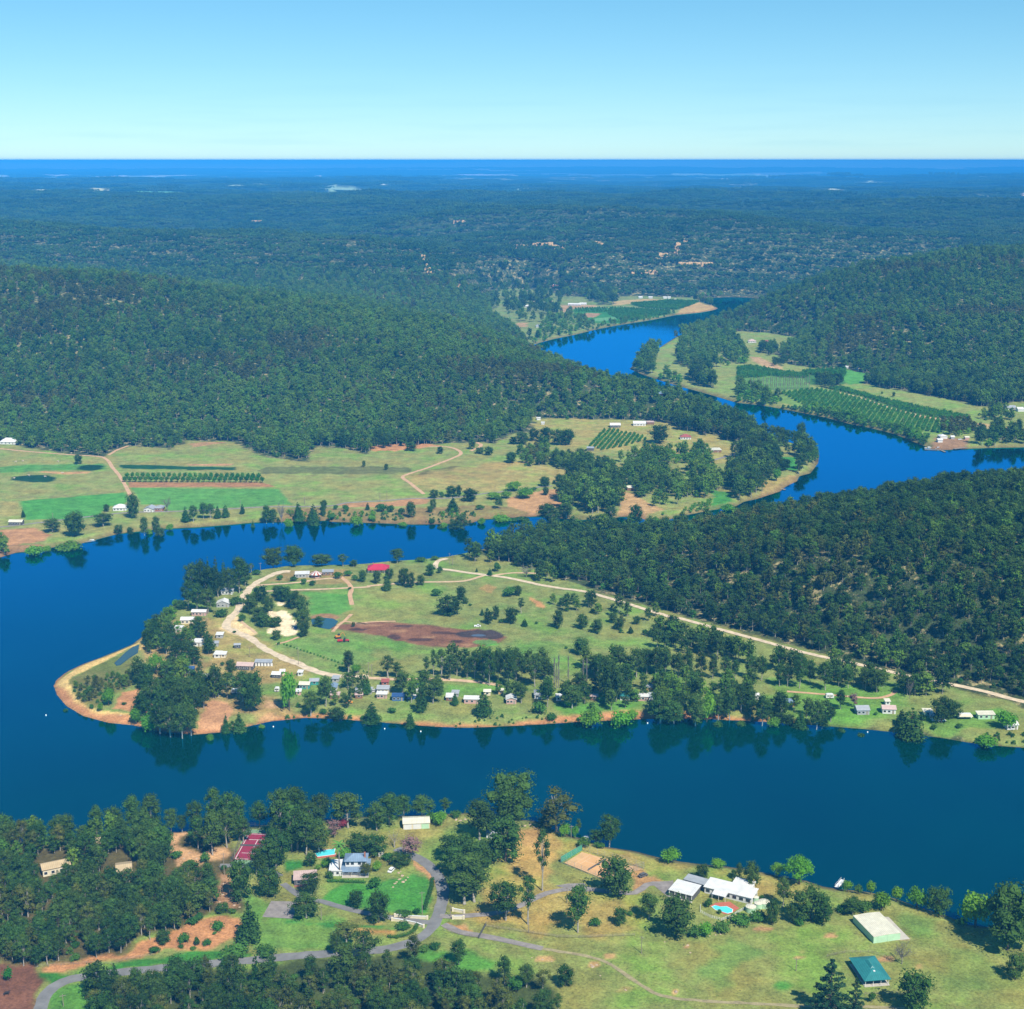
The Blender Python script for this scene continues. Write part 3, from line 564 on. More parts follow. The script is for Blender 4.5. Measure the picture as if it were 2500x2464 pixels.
FM = {'gum': foliage('gum_leaves', (.004, .022, .007), (.072, .140, .026)), 'wood': foliage('woodland_leaves', (.005, .029, .007), (.128, .238, .030)),
      'olive': foliage('olive_leaves', (.012, .028, .008), (.125, .150, .030)),
      'oak': foliage('she_oak_needles', (.004, .028, .008), (.068, .160, .030)),
      'bright': foliage('bright_leaves', (.050, .160, .012), (.180, .390, .034), trans=.35),
      'bush': foliage('bush_leaves', (.010, .050, .010), (.080, .190, .030)),
      'citrus': foliage('orchard_leaves', (.014, .080, .010), (.085, .250, .030)),
      'pine': foliage('pine_needles', (.010, .048, .026), (.045, .105, .045)),
      'grey': foliage('grey_twigs', (.11, .105, .085), (.23, .21, .17), trans=.1),
      'red': foliage('red_leaves', (.13, .022, .03), (.30, .05, .07)),
      'pinkish': foliage('pinkish_leaves', (.16, .10, .09), (.28, .17, .15)),
      'palm': foliage('palm_fronds', (.04, .11, .02), (.12, .26, .05))}
BK = {'pale': plain('pale_bark', (.36, .33, .28), .8, .35, 1.5), 'brown': plain('brown_bark', (.12, .09, .065), .9, .3, 1.5), 'grey': plain('grey_bark', (.22, .20, .18), .9, .3, 1.5)}

def clump(mb, c, r, n, s, rs, flat=.62, core=True, up=.25):
    """a ball of leaf sprays"""
    if core:
        vs = []; fs = []
        for i in range(4):
            th = math.pi * (i + .5) / 4
            for j in range(6):
                a = 2 * math.pi * (j + .5 * i) / 6; q = .58 * rs.uniform(.75, 1.15)
                vs.append((c[0] + r * q * math.sin(th) * math.cos(a), c[1] + r * q * math.sin(th) * math.sin(a), c[2] + r * flat * q * math.cos(th)))
        for i in range(3):
            for j in range(6): fs.append((i * 6 + j, (i + 1) * 6 + j, (i + 1) * 6 + (j + 1) % 6, i * 6 + (j + 1) % 6))
        fs.append((0, 1, 2, 3, 4, 5)); fs.append((23, 22, 21, 20, 19, 18))
        mb.add(vs, fs)
    for _ in range(n):
        z = rs.uniform(-.75, 1) if rs.rand() < .75 else rs.uniform(.1, 1); a = rs.uniform(0, 2 * math.pi); q = math.sqrt(max(0, 1 - z * z)); rr = r * rs.uniform(.72, 1.16)
        d = Vector((q * math.cos(a), q * math.sin(a), z)); p = Vector(c) + Vector((d.x * rr, d.y * rr, d.z * rr * flat))
        nn = (d + Vector((rs.normal(), rs.normal(), rs.normal() + up)) * .55).normalized()
        u = nn.cross(Vector((rs.normal(), rs.normal(), rs.normal()))).normalized(); w = nn.cross(u); k = s * rs.uniform(.65, 1.35); e = k * rs.uniform(.45, .8)
        mb.add([p - u * k * .5, p + w * e * .5 + nn * k * .08, p + u * k * .5, p - w * e * .5 + nn * k * .08], [(0, 1, 2, 3)])

def gum(seed, H=20.0, W_=11.0, n=10, base=.35, leaf=.75, lpc=95, flat=.85, bare=0.0, low=False):
    """gum tree in metres: returns trunk builder and crown builder"""
    rs = np.random.RandomState(seed); t = MB(); c = MB()
    lean = Vector((rs.uniform(-.06, .06) * H, rs.uniform(-.06, .06) * H, 0)); fk = H * base; r0 = .014 * H + .05
    top = Vector((lean.x, lean.y, H * .86)); sg = 5 if low else 7
    mid = [Vector((lean.x * f, lean.y * f, 0)) + Vector((rs.uniform(-.15, .15), rs.uniform(-.15, .15), 0)) * f * 2 + Vector((0, 0, H * .86 * f)) for f in (0, .3, .6, 1)]
    t.tube([mid[0] - Vector((0, 0, .6)), mid[0] + Vector((0, 0, .4))] + mid[1:], [r0 * 1.5, r0 * 1.1, r0 * .8, r0 * .5, r0 * .15], sg)
    for i in range(n):
        f = (i + .5) / n; zz = H * (base + (1 - base) * (.12 + .78 * f)); wr = W_ * .5 * (.30 + .62 * math.sin(math.pi * min(.95, (.22 + .62 * f)))) * rs.uniform(.3, .95) * (1 if i < n - 1 else .2)
        a = i * 2.4 + rs.uniform(-.5, .5); cx, cy = math.cos(a) * wr, math.sin(a) * wr; r = W_ * rs.uniform(.17, .27) * (1.05 if i < n - 1 else 1.15)
        s0 = .3 + .5 * f * (.86 - .3); st = Vector((lean.x * s0, lean.y * s0, H * .86 * s0 * .95))
        if not low: t.tube([st, (st + Vector((cx, cy, zz))) * .5 + Vector((0, 0, -.03 * H)), Vector((cx * .9, cy * .9, zz))], [r0 * .5, r0 * .32, r0 * .1], 4, False)
        if rs.rand() < bare: continue
        clump(c, (cx, cy, zz), r, lpc, leaf, rs, flat)
    return t, c
def conical(seed, H=16.0, W_=7.0, tiers=8, leaf=.7, lpc=60, drop=.0):
    rs = np.random.RandomState(seed); t = MB(); c = MB(); r0 = .02 * H
    t.tube([(0, 0, -.6), (0, 0, H * .5), (0, 0, H * .95)], [r0, r0 * .6, r0 * .1], 6)
    for i in range(tiers):
        f = i / (tiers - 1); zz = H * (.14 + .80 * f); R = W_ * .5 * (1 - f) ** .75 + .35; k = max(1, int(round(5 * (1 - f) + 1)))
        for j in range(k):
            a = j * 2 * math.pi / k + i * .8 + rs.uniform(-.3, .3); q = R * (.55 if k > 1 else 0) * rs.uniform(.8, 1.25)
            clump(c, (math.cos(a) * q, math.sin(a) * q, zz - drop * q + rs.uniform(-.3, .3)), R * (.55 if k > 1 else .8) * rs.uniform(.8, 1.15), int(lpc * (.4 + .6 * (1 - f))), leaf, rs, .8, True, .6)
    return t, c
def pinetree(seed, H=22.0, W_=15.0):
    rs = np.random.RandomState(seed); t = MB(); c = MB()
    t.tube([(0, 0, -.6), (0, 0, H * .5), (0, 0, H * .97)], [.45, .28, .05], 7)
    for i in range(13):
        f = i / 12; zz = H * (.10 + .86 * f); R = W_ * .5 * (1 - f) ** .85 + .3
        for j in range(max(3, int(8 * (1 - f)))):
            a = j * 2 * math.pi / max(3, int(8 * (1 - f))) + i * .7 + rs.uniform(-.2, .2); RR = R * rs.uniform(.75, 1.15)
            t.tube([(0, 0, zz), (math.cos(a) * RR, math.sin(a) * RR, zz + .05 * RR)], [.12, .03], 4, False)
            for q in (.45, .75, 1.0): clump(c, (math.cos(a) * RR * q, math.sin(a) * RR * q, zz + .08 * RR * q), .5 + .16 * RR * (1.25 - q), 26, .6, rs, .5, True)
    return t, c
def roundbush(seed, W_=4.0, H=2.6, n=7, leaf=.5, lpc=60):
    rs = np.random.RandomState(seed); t = MB(); c = MB()
    for k in range(3): t.tube([(0, 0, -.3), (rs.uniform(-.5, .5), rs.uniform(-.5, .5), H * .6)], [.12, .04], 5, False)
    for i in range(n):
        a = i * 2.4; q = W_ * .3 * math.sqrt(i / n) * rs.uniform(.8, 1.2)
        clump(c, (math.cos(a) * q, math.sin(a) * q, H * rs.uniform(.36, .62)), W_ * rs.uniform(.2, .3), lpc, leaf, rs, H / W_ * 1.15)
    return t, c
def willow(seed, H=11.0, W_=12.0):
    rs = np.random.RandomState(seed); t = MB(); c = MB()
    t.tube([(0, 0, -.5), (.2, 0, H * .3), (0, .2, H * .6)], [.4, .3, .15], 7)
    for i in range(13):
        a = i * 2.4; q = W_ * .40 * math.sqrt((i + .3) / 13) * rs.uniform(.8, 1.1); zz = H * (.78 - .45 * (q / (W_ * .42)) ** 1.6) * rs.uniform(.92, 1.1)
        t.tube([(0, 0, H * .3), (math.cos(a) * q, math.sin(a) * q, zz)], [.15, .04], 4, False)
        clump(c, (math.cos(a) * q, math.sin(a) * q, zz), W_ * rs.uniform(.15, .21), 95, .65, rs, .8)
    return t, c
def bare(seed, H=9.0, W_=7.0, n=26, poplar=False):
    rs = np.random.RandomState(seed); t = MB(); c = MB(); r0 = .02 * H
    t.tube([(0, 0, -.5), (0, 0, H * (.35 if not poplar else .95))], [r0, r0 * (.6 if not poplar else .1)], 6, False)
    for i in range(n if not poplar else 60):
        f = rs.rand(); z0 = H * (.2 + .7 * f) if poplar else H * rs.uniform(.18, .35); a = rs.uniform(0, 6.283)
        q = W_ * .5 * rs.uniform(.4, 1) * ((1 - .5 * f) if poplar else 1); z1 = z0 + (H * .16 if poplar else H * rs.uniform(.25, .62))
        p1 = Vector((math.cos(a) * q, math.sin(a) * q, min(z1, H))); p0 = Vector((0, 0, z0)); m = (p0 + p1) * .5 + Vector((math.cos(a), math.sin(a), 0)) * q * .12
        t.tube([p0, m, p1], [r0 * .35, r0 * .2, .02], 3, False)
        for k in range(5 if not poplar else 2):
            g = rs.uniform(.4, 1); s0 = p0.lerp(p1, g); d = Vector((rs.normal(), rs.normal(), abs(rs.normal()) + .4)).normalized() * W_ * rs.uniform(.08, .2)
            (c).tube([s0, s0 + d], [.06, .02], 3, False)
    return t, c
def palm(seed, H=12.0):
    rs = np.random.RandomState(seed); t = MB(); c = MB()
    t.tube([(0, 0, -.4), (.15, 0, H * .5), (0, 0, H)], [.32, .24, .22], 7)
    for i in range(22):
        a = i * 2.4; el = .9 - 1.5 * i / 22; L = 2.9; pts = []
        for k in range(6):
            s = k / 5; pts.append(Vector((math.cos(a) * L * s * math.cos(el * (1 - s)), math.sin(a) * L * s * math.cos(el * (1 - s)), H + L * s * math.sin(el) - 1.5 * s * s)))
        for k in range(5):
            w0 = .42 * math.sin(math.pi * (.15 + .8 * k / 5)); w1 = .42 * math.sin(math.pi * (.15 + .8 * (k + 1) / 5)) if k < 4 else .03; sd_ = Vector((-math.sin(a), math.cos(a), 0))
            c.add([pts[k] - sd_ * w0 + Vector((0, 0, -.12)), pts[k], pts[k] + sd_ * w0 + Vector((0, 0, -.12)), pts[k + 1] + sd_ * w1 + Vector((0, 0, -.12)), pts[k + 1], pts[k + 1] - sd_ * w1 + Vector((0, 0, -.12))], [(0, 1, 4, 5), (1, 2, 3, 4)])
    return t, c

PROTO = {}
def proto(kind, i, builder, fol, bark, H, W_):
    t, c = builder
    PROTO.setdefault(kind, []).append((t.mesh(kind + '_trunk', BK[bark], True), c.mesh(kind + '_crown', FM[fol]), H, W_))
for i in range(8): proto('gum', i, gum(10 + i, 20, 10.5, 17, .22), 'gum', 'pale', 20, 11)
for i in range(3): proto('slim', i, gum(30 + i, 22, 7, 13, .34, .65, 80), 'gum', 'pale', 22, 7)
for i in range(2): proto('broad', i, gum(40 + i, 20, 17, 30, .12, .8, 100, .75), 'gum', 'brown', 19, 18)
for i in range(3): proto('olive', i, gum(50 + i, 18, 9, 14, .24, .65, 70, .8, .15), 'olive', 'pale', 18, 9)
for i in range(2): proto('round', i, gum(60 + i, 10, 7.6, 18, .06, .55, 85, .9), 'gum', 'brown', 10, 8)
for i in range(3): proto('oak', i, conical(70 + i, 15, 7, 9), 'oak', 'brown', 15, 7.5)
for i in range(3): proto('bush', i, roundbush(80 + i), 'bush', 'brown', 2.9, 4.2)
for i in range(2): proto('willow', i, willow(90 + i), 'bright', 'brown', 10.5, 12)
for i in range(2): proto('leafy', i, roundbush(95 + i, 6, 5.5, 10, .6, 80), 'bright', 'brown', 5.2, 6.4)
for i in range(2): proto('citrus', i, roundbush(100 + i, 3.6, 3.6, 6, .5, 45), 'citrus', 'brown', 3.6, 3.8)
proto('pine', 0, pinetree(110), 'pine', 'brown', 22, 15)
for i in range(2): proto('bare', i, bare(115 + i), 'grey', 'grey', 8, 6)
for i in range(2): proto('poplar', i, bare(120 + i, 20, 3.2, 0, True), 'grey', 'grey', 20, 3)
proto('dead', 0, bare(125, 10, 5, 9), 'grey', 'pale', 9, 5)
proto('palm', 0, palm(126), 'palm', 'grey', 13, 6)
proto('red', 0, roundbush(130, 6, 5, 10, .5, 60), 'red', 'brown', 5, 6)
proto('pinkish', 0, gum(131, 8, 6, 9, .25, .5, 60), 'pinkish', 'grey', 8, 6)

# ------------------------------------------------------------------ the woods that nobody could count: one object, instanced points
def lowpoly(kind, seed, H, W_, n, lpc, leaf, fol, flat=.6, base=.35):
    t, c = gum(seed, H, W_, n, base, leaf, lpc, flat, 0, True)
    k = len(c.v); c.m = 1; c.add(t.v, t.f)
    return c.mesh(kind, [FM[fol], BK['pale']])
def patchmesh(seed, size, cnt, leaf, fol):
    rs = np.random.RandomState(seed); c = MB()
    for i in range(cnt):
        x, y = rs.uniform(-size / 2, size / 2, 2); r = rs.uniform(3.6, 6.0) * (leaf / 2.2) ** .5
        clump(c, (x, y, rs.uniform(5, 10)), r, 9, leaf, rs, .8)
    return c.mesh('woodland_patch', [FM[fol]])
def build_forest(points):
    """points: rows x, y, z, rot, sx, sz, index"""
    pr = []
    for i in range(4): pr.append(lowpoly('wood_gum', 200 + i, 16, 9.5, 12, 26, 1.3, 'wood', .85, .2))
    for i in range(2): pr.append(lowpoly('wood_olive', 210 + i, 14, 8.5, 10, 22, 1.3, 'olive', .8, .2))
    for i in range(2): pr.append(lowpoly('wood_bush', 215 + i, 5, 6, 6, 22, 1.2, 'bush', .7, .05))
    pr.append(lowpoly('orchard_bush', 220, 3.6, 4.2, 5, 16, 1.0, 'citrus', .8, .1))
    pr.append(lowpoly('wood_bright', 221, 9, 8, 8, 22, 1.3, 'bright', .75, .1))
    for i in range(3): pr.append(patchmesh(230 + i, 46, 26, 2.4, 'gum'))  # patches take the darker leaves: missing crown shade is put into their colour
    for i in range(3): pr.append(patchmesh(240 + i, 120, 60, 5.0, 'gum'))
    for i in range(4): pr.append(lowpoly('wood_dark_gum', 250 + i, 16, 9.5, 12, 44, 1.0, 'gum', .85, .2))
    me = bpy.data.meshes.new('woodland'); n = len(points)
    me.vertices.add(n); me.vertices.foreach_set('co', points[:, :3].astype(np.float32).ravel())
    for nm, k in (('rot', 3), ('sx', 4), ('sz', 5)):
        a = me.attributes.new(nm, 'FLOAT', 'POINT'); a.data.foreach_set('value', points[:, k].astype(np.float32))
    a = me.attributes.new('pick', 'INT', 'POINT'); a.data.foreach_set('value', points[:, 6].astype(np.int32))
    o = bpy.data.objects.new('woodland', me); COL.objects.link(o)
    ng = bpy.data.node_groups.new('scatter', 'GeometryNodeTree'); ng.interface.new_socket('Geometry', in_out='INPUT', socket_type='NodeSocketGeometry'); ng.interface.new_socket('Geometry', in_out='OUTPUT', socket_type='NodeSocketGeometry')
    N = ng.nodes.new; L = ng.links.new; gi = N('NodeGroupInput'); go = N('NodeGroupOutput')
    g2i = N('GeometryNodeGeometryToInstance')
    for i, mesh in reversed(list(enumerate(pr))):
        ob = bpy.data.objects.new('woodland_source', mesh)       # never linked: only the shape is used
        oi = N('GeometryNodeObjectInfo'); oi.inputs['Object'].default_value = ob; oi.inputs['As Instance'].default_value = True
        L(oi.outputs['Geometry'], g2i.inputs[0])
    gi2 = N('GeometryNodeInstanceOnPoints'); L(gi.outputs[0], gi2.inputs['Points']); L(g2i.outputs[0], gi2.inputs['Instance']); gi2.inputs['Pick Instance'].default_value = True
    def attr(nm, t='FLOAT'):
        a = N('GeometryNodeInputNamedAttribute'); a.data_type = t; a.inputs['Name'].default_value = nm; return a.outputs['Attribute']
    L(attr('pick', 'INT'), gi2.inputs['Instance Index'])
    cr = N('ShaderNodeCombineXYZ'); L(attr('rot'), cr.inputs[2]); L(cr.outputs[0], gi2.inputs['Rotation'])
    cs = N('ShaderNodeCombineXYZ'); s = attr('sx'); L(s, cs.inputs[0]); L(s, cs.inputs[1]); L(attr('sz'), cs.inputs[2]); L(cs.outputs[0], gi2.inputs['Scale'])
    L(gi2.outputs[0], go.inputs[0])
    md = o.modifiers.new('scatter', 'NODES'); md.node_group = ng
    o['kind'] = 'stuff'; o['label'] = 'dense gum woodland covering the hills and river banks'; o['category'] = 'woodland'
    print('woodland points', n)
    return o
PTS = []
def scatter(x0, x1, y0, y1, step, rs, jit=.85):
    nx = int((x1 - x0) / step) + 1; ny = int((y1 - y0) / step) + 1
    X, Y = np.meshgrid(x0 + np.arange(nx) * step, y0 + np.arange(ny) * step)
    X = X + (np.arange(ny)[:, None] % 2) * step * .5
    X = X.ravel() + rs.uniform(-.5, .5, X.size) * step * jit; Y = Y.ravel() + rs.uniform(-.5, .5, Y.size) * step * jit
    return X, Y
def addpts(X, Y, Z, pick, sx, sz, rs): PTS.append(np.stack([X, Y, Z, rs.uniform(0, 6.283, X.size), sx, sz, pick], 1))
def fill_woods():
    rs = np.random.RandomState(3)
    # hills and back country, trees one by one out to 2.9 km
    for y0, y1, step in ((560, 1300, 6.0), (1300, 2000, 7.6), (2000, 3100, 9.4)):
        X, Y = scatter(-.46 * y1 - 40, .46 * y1 + 40, y0, y1, step, rs)
        k = (np.abs(X) < .46 * Y + 40); X = X[k]; Y = Y[k]
        z, sd, fd, _ = terrain(X, Y, True)
        dens = fbm(X, Y, 45, 3, 51); big = fbm(X, Y, 160, 3, 52)
        keep = (sd > 4) & (fd < -1 - 7 * (big - .5)) & (dens > .13) & (rs.rand(X.size) > .13) & ~inside(LAND_A, X, Y)
        X, Y, z, dens = X[keep], Y[keep], z[keep], dens[keep]; n = len(X)
        r = rs.rand(n); mix_ = fbm(X, Y, 120, 3, 53)
        pick = np.where(r < .20, 6 + rs.randint(0, 2, n), np.where(mix_ + r * .3 > .86, 4 + rs.randint(0, 2, n), rs.randint(0, 4, n)))
        if y0 == 560: pick = np.where(((pick < 4) & (rs.rand(n) < .62)) | ((pick < 6) & (rs.rand(n) < .45)), 16 + rs.randint(0, 4, n), pick)
        s = (.62 + .5 * rs.rand(n)) * (step / 8.0) ** .5
        addpts(X, Y, z - .3, pick, s, s * rs.uniform(.75, 1.15, n), rs)
    for y0, y1, step, pk, base in ((3100, 6600, 40, 10, 1.0), (6600, 15500, 100, 13, 1.0), (15500, 34000, 190, 13, 1.9)):
        X, Y = scatter(-.43 * y1, .43 * y1, y0, y1, step, rs, .6)
        k = np.abs(X) < .43 * Y + 60; X = X[k]; Y = Y[k]
        z, sd, fd, _ = terrain(X, Y, True)
        keep = (sd > 20) & (fd < -18)
        for c_, pl_, so_ in FARP: keep &= ~(sdist(pl_, X, Y) > -30)
        if pk == 13:
            cl = fbm(X * .8, Y, 1900, 4, 61); keep &= cl < .66 - .10 * sstep(Y, 9000, 20000)
        
        X, Y, z = X[keep], Y[keep], z[keep]; n = len(X)
        addpts(X, Y, z - 1, pk + rs.randint(0, 3, n), np.full(n, base) * rs.uniform(.9, 1.15, n), rs.uniform(.8, 1.3, n) * (1 if y0 < 15000 else 2.2), rs)
def wood_zone(pl, step, kinds, seed, lo=.6, hi=1.1, thin=.0, hz=1.0):
    rs = np.random.RandomState(seed); X, Y = scatter(pl[:, 0].min(), pl[:, 0].max(), pl[:, 1].min(), pl[:, 1].max(), step, rs)
    k = inside(pl, X, Y) & (fbm(X, Y, 30, 2, seed) > thin); X = X[k]; Y = Y[k]
    if not len(X): return
    z, sd, fd, _ = terrain(X, Y, True); k = sd > 0.3; X = X[k]; Y = Y[k]; z = z[k]; n = len(X)
    s = rs.uniform(lo, hi, n)
    addpts(X, Y, z - .2, np.array(kinds)[rs.randint(0, len(kinds), n)], s, s * rs.uniform(.8, 1.2, n) * hz, rs)
def orchard(pl, along, rowgap, treegap, size, seed, jit=.15):
    """rows of orchard trees: along = direction (two points) of a row"""
    rs = np.random.RandomState(seed); d = np.array(along[1]) - np.array(along[0]); d = d / np.linalg.norm(d); nrm = np.array([-d[1], d[0]]); c = pl.mean(0)
    a = np.arange(-400, 400, treegap); b = np.arange(-400, 400, rowgap); A, B = np.meshgrid(a, b)
    X = c[0] + A * d[0] + B * nrm[0]; Y = c[1] + A * d[1] + B * nrm[1]; X = X.ravel() + rs.normal(0, jit, X.size); Y = Y.ravel() + rs.normal(0, jit, Y.size)
    k = inside(pl, X, Y) & (rs.rand(X.size) > .03); X = X[k]; Y = Y[k]; z = terrain(X, Y); n = len(X); s = rs.uniform(.85, 1.12, n) * size
    addpts(X, Y, z - .1, np.full(n, 8), s, s * rs.uniform(.85, 1.1, n), rs)
fill_woods()
# ------------------------------------------------------------------ woods along the banks, orchards far off (all part of the one woodland object)
GUMS = [0, 16, 17, 18, 19, 1]; MIX = [16, 17, 18, 19, 4, 5, 6, 7]; LOW = [6, 7, 6, 7, 5]; GREEN = [9, 9, 6, 7, 0, 1]
wz = wood_zone
wz(poly('F3', 480, 560, 600, 520, 770, 640, 770, 740, 700, 800, 560, 800, 400, 790, 380, 650), 8, GUMS, 1, .9, 1.35, 0.36)
wz(poly('F3', 640, 520, 860, 440, 1290, 440, 1300, 560, 1380, 620, 1290, 690, 1200, 720, 960, 740, 900, 700, 800, 620, 740, 600), 8, [0, 1, 2, 3, 9, 9, 0, 1], 2, .7, 1.1, 0.36)
wz(poly('F3', 1370, 560, 1370, 470, 1480, 420, 1650, 320, 1700, 420, 1690, 560, 1620, 600, 1590, 680, 1500, 705, 1440, 700), 8, GUMS, 3, .8, 1.3, 0.34)
wz(poly('F3', 1700, 335, 1840, 400, 1925, 470, 1920, 490, 1870, 545, 1810, 540, 1800, 440, 1700, 430), 8, GUMS, 4, .8, 1.1, 0.3)
wz(poly('F3', 1050, 275, 1200, 310, 1330, 340, 1480, 380, 1560, 330, 1500, 260, 1200, 200), 8, GUMS, 5, .8, 1.2, 0.34)
wz(poly('F3', 150, 420, 330, 390, 345, 500, 200, 510), 6, [4, 0, 6], 6, .6, .8)
wz(poly('F3', 340, 460, 520, 470, 720, 520, 720, 560, 500, 540, 350, 510), 6.5, GUMS, 7, .6, .9)
wz(poly('F3', 1290, 760, 1120, 780, 1140, 760, 1290, 715, 1300, 740), 5, [9], 8, .4, .6)
wz(poly('F4', 0, 20, 560, 20, 560, 120, 470, 170, 470, 240, 330, 300, 150, 290, 60, 240, 0, 230), 19, GUMS + [6], 9, .9, 1.3, .42)
wz(poly('F4', 260, 448, 330, 430, 560, 375, 690, 340, 660, 300, 540, 240, 420, 260, 350, 300, 340, 350, 250, 400), 13, GREEN, 10, .8, 1.2, .3)
wz(poly('F4', 690, 342, 950, 298, 1240, 245, 1230, 232, 950, 280, 720, 315), 9, GREEN, 11, .6, .9)
wz(poly('F4', 640, 100, 830, 110, 840, 180, 740, 180, 640, 140), 16, GUMS, 12, 1.2, 1.6)
wz(poly('F4', 1340, 145, 1460, 140, 1470, 170, 1380, 158), 10, GUMS, 13, .8, 1.0)
wz(poly('F4', 1420, 125, 1810, 132, 1810, 126, 1420, 112), 11, GREEN, 14, 1.0, 1.3)
wz(poly('F4', 1390, 335, 1640, 400, 1740, 570, 1540, 600, 1280, 600, 1220, 520, 1290, 440, 1260, 395), 10, [0, 1, 2, 3, 9], 15, .8, 1.3, 0.42)
wz(poly('F4', 935, 605, 970, 570, 1050, 495, 1140, 465, 1110, 540, 1090, 640, 1290, 700, 1300, 740, 1500, 800, 1800, 860, 1800, 900, 1560, 880, 1300, 780, 1100, 700), 9, [0, 1, 2, 3, 9], 16, .8, 1.3, 0.38)
wz(poly('F4', 1330, 640, 1480, 660, 1500, 740, 1360, 720), 9, GUMS, 17, 1, 1.4)
wz(poly('F5', 0, 470, 80, 460, 300, 540, 260, 590, 0, 562), 8, GREEN, 18, .9, 1.2)
wz(poly('F5', 250, 586, 420, 618, 620, 660, 900, 728, 1060, 770, 1260, 846, 1300, 800, 1060, 715, 900, 675, 600, 620, 350, 585), 5, [6, 7, 6, 7, 9], 19, .6, 1.1, .25)
wz(poly('F5', 1380, 700, 1600, 720, 1640, 760, 1500, 790, 1370, 770), 7, [5, 5, 9], 20, .7, .9)
wz(poly('F5', 1600, 770, 1932, 740, 2600, 740, 2600, 850, 1932, 862, 1620, 868), 8.5, GUMS + [9], 21, .7, 1.1)
wz(poly('F5', 1610, 650, 1700, 620, 1850, 640, 1860, 680, 1680, 690), 8, [2, 6], 22, .7, 1.0)
wz(poly('F5', 860, 430, 940, 410, 1115, 460, 1110, 485, 940, 460), 9, GUMS, 23, .8, 1.1)
wz(poly('F5', 1170, 495, 1530, 555, 1650, 590, 1932, 560, 2400, 560, 2400, 520, 1900, 480, 1200, 440), 8.5, GUMS, 24, .9, 1.2)
wz(poly('F5', 520, 400, 720, 430, 640, 470, 540, 450), 8, GUMS, 25, .7, 1.0)
wz(poly('F5', 150, 190, 240, 200, 280, 240, 220, 250, 140, 220), 9, GUMS, 26, .7, 1.0)
wz(poly('F5', 230, 300, 330, 285, 330, 310, 240, 320), 8, GUMS, 27, .6, .8)
wz(poly('Z5', 620, 90, 1000, 40, 1300, 90, 1320, 200, 1260, 320, 1150, 340, 1140, 260, 1100, 200, 1060, 150, 830, 110), 8.5, GUMS, 28, .7, 1.2, .34)
wz(poly('Z5', 1150, 350, 1500, 330, 1932, 440, 1932, 470, 1700, 450, 1300, 400), 9, GUMS + [6], 29, .4, .8, .40)
wz(poly('Z5', 1300, 470, 1932, 470, 1932, 560, 1500, 520), 13, [6, 7, 4], 30, .5, .8, .45)
wz(poly('Z6', 0, 460, 300, 520, 560, 600, 900, 680, 1200, 730, 1400, 770, 1400, 800, 1000, 745, 560, 650, 0, 550), 7, GUMS, 31, .6, 1.0, .28)
wz(poly('Z6', 1300, 800, 1600, 790, 1932, 850, 2600, 960, 2600, 900, 1932, 830, 1400, 720), 6.5, GUMS, 32, .7, 1.1)
wz(poly('Z4', 180, 850, 520, 760, 540, 830, 440, 880, 300, 950, 220, 910), 3.6, [4, 0, 6, 7], 33, .25, .45, .3)
wz(poly('Z4', 620, 520, 740, 410, 800, 400, 760, 520, 700, 640, 620, 640), 6, [0, 1, 6, 7, 9], 34, .5, .9)
wz(poly('Z5', 600, 1040, 1000, 1000, 1400, 1010, 1700, 1000, 1932, 1000, 1932, 1015, 1380, 1032, 1000, 1055, 700, 1066), 4, [6, 7], 35, .18, .4, .45)
wz(poly('Z6', 60, 900, 600, 915, 850, 935, 1300, 975, 1500, 1000, 1700, 1035, 1932, 1050, 2400, 1090, 2400, 1050, 1932, 990, 1600, 990, 1200, 960, 600, 890, 60, 880), 4.5, [6, 7, 6], 36, .25, .55, .35)
wz(poly('F1', 580, 755, 1000, 690, 1932, 645, 1932, 625, 1100, 655, 900, 680, 600, 730), 5, [6, 7], 37, .2, .5, .45)
wz(poly('F2', 0, 800, 600, 808, 1000, 815, 1240, 805, 1330, 780, 1240, 740, 900, 760, 500, 750, 0, 740), 5.5, [6, 7, 6, 9], 38, .25, .6, .42)
wz(poly('F1', -900, 1020, 0, 860, 100, 835, 100, 800, 0, 810, -900, 900), 6, [6, 7, 0], 39, .5, .9, .2)
wz(poly('F2', 200, 300, 500, 330, 860, 300, 1000, 280, 1000, 270, 200, 250), 9, GUMS, 40, .7, 1.1, .4)
wz(poly('Z4', 560, 800, 760, 760, 1060, 780, 1050, 900, 980, 930, 900, 1060, 760, 1100, 560, 1020), 7.5, GUMS, 61, .7, 1.1, .38)
wz(poly('Z4', 630, 500, 740, 440, 860, 520, 980, 560, 1010, 660, 960, 760, 620, 760, 600, 640), 8.5, GUMS + [9], 62, .45, .75, .54)
wz(poly('Z4', 1060, 800, 1300, 830, 1300, 960, 1150, 960), 9, GUMS, 63, .5, .8, .5)
wz(poly('Z5', 1020, 900, 1320, 840, 1560, 780, 1740, 840, 1932, 860, 1932, 990, 1500, 1000, 1040, 960), 9.5, GUMS + [9, 6], 64, .5, .95, .44)
wz(poly('Z6', 0, 740, 500, 760, 560, 860, 900, 880, 900, 900, 560, 900, 0, 890), 8.5, GUMS + [9], 65, .6, 1.0, .36)
wz(poly('Z5', 540, 740, 1200, 740, 1450, 720, 1932, 730, 1932, 760, 1450, 780, 1200, 790, 540, 770), 10, GUMS, 66, .8, 1.1, .5)
wz(poly('Z4', 1500, 900, 1932, 880, 1932, 960, 1500, 980), 9, [6, 7, 0], 67, .4, .7, .5)
wz(poly('Z1', -200, 430, 470, 440, 620, 460, 900, 470, 930, 560, 900, 640, 760, 660, 740, 560, 620, 560, 600, 640, 400, 650, 400, 520, 200, 540, 180, 600, -200, 590), 6.5, GUMS, 68, .5, .8)
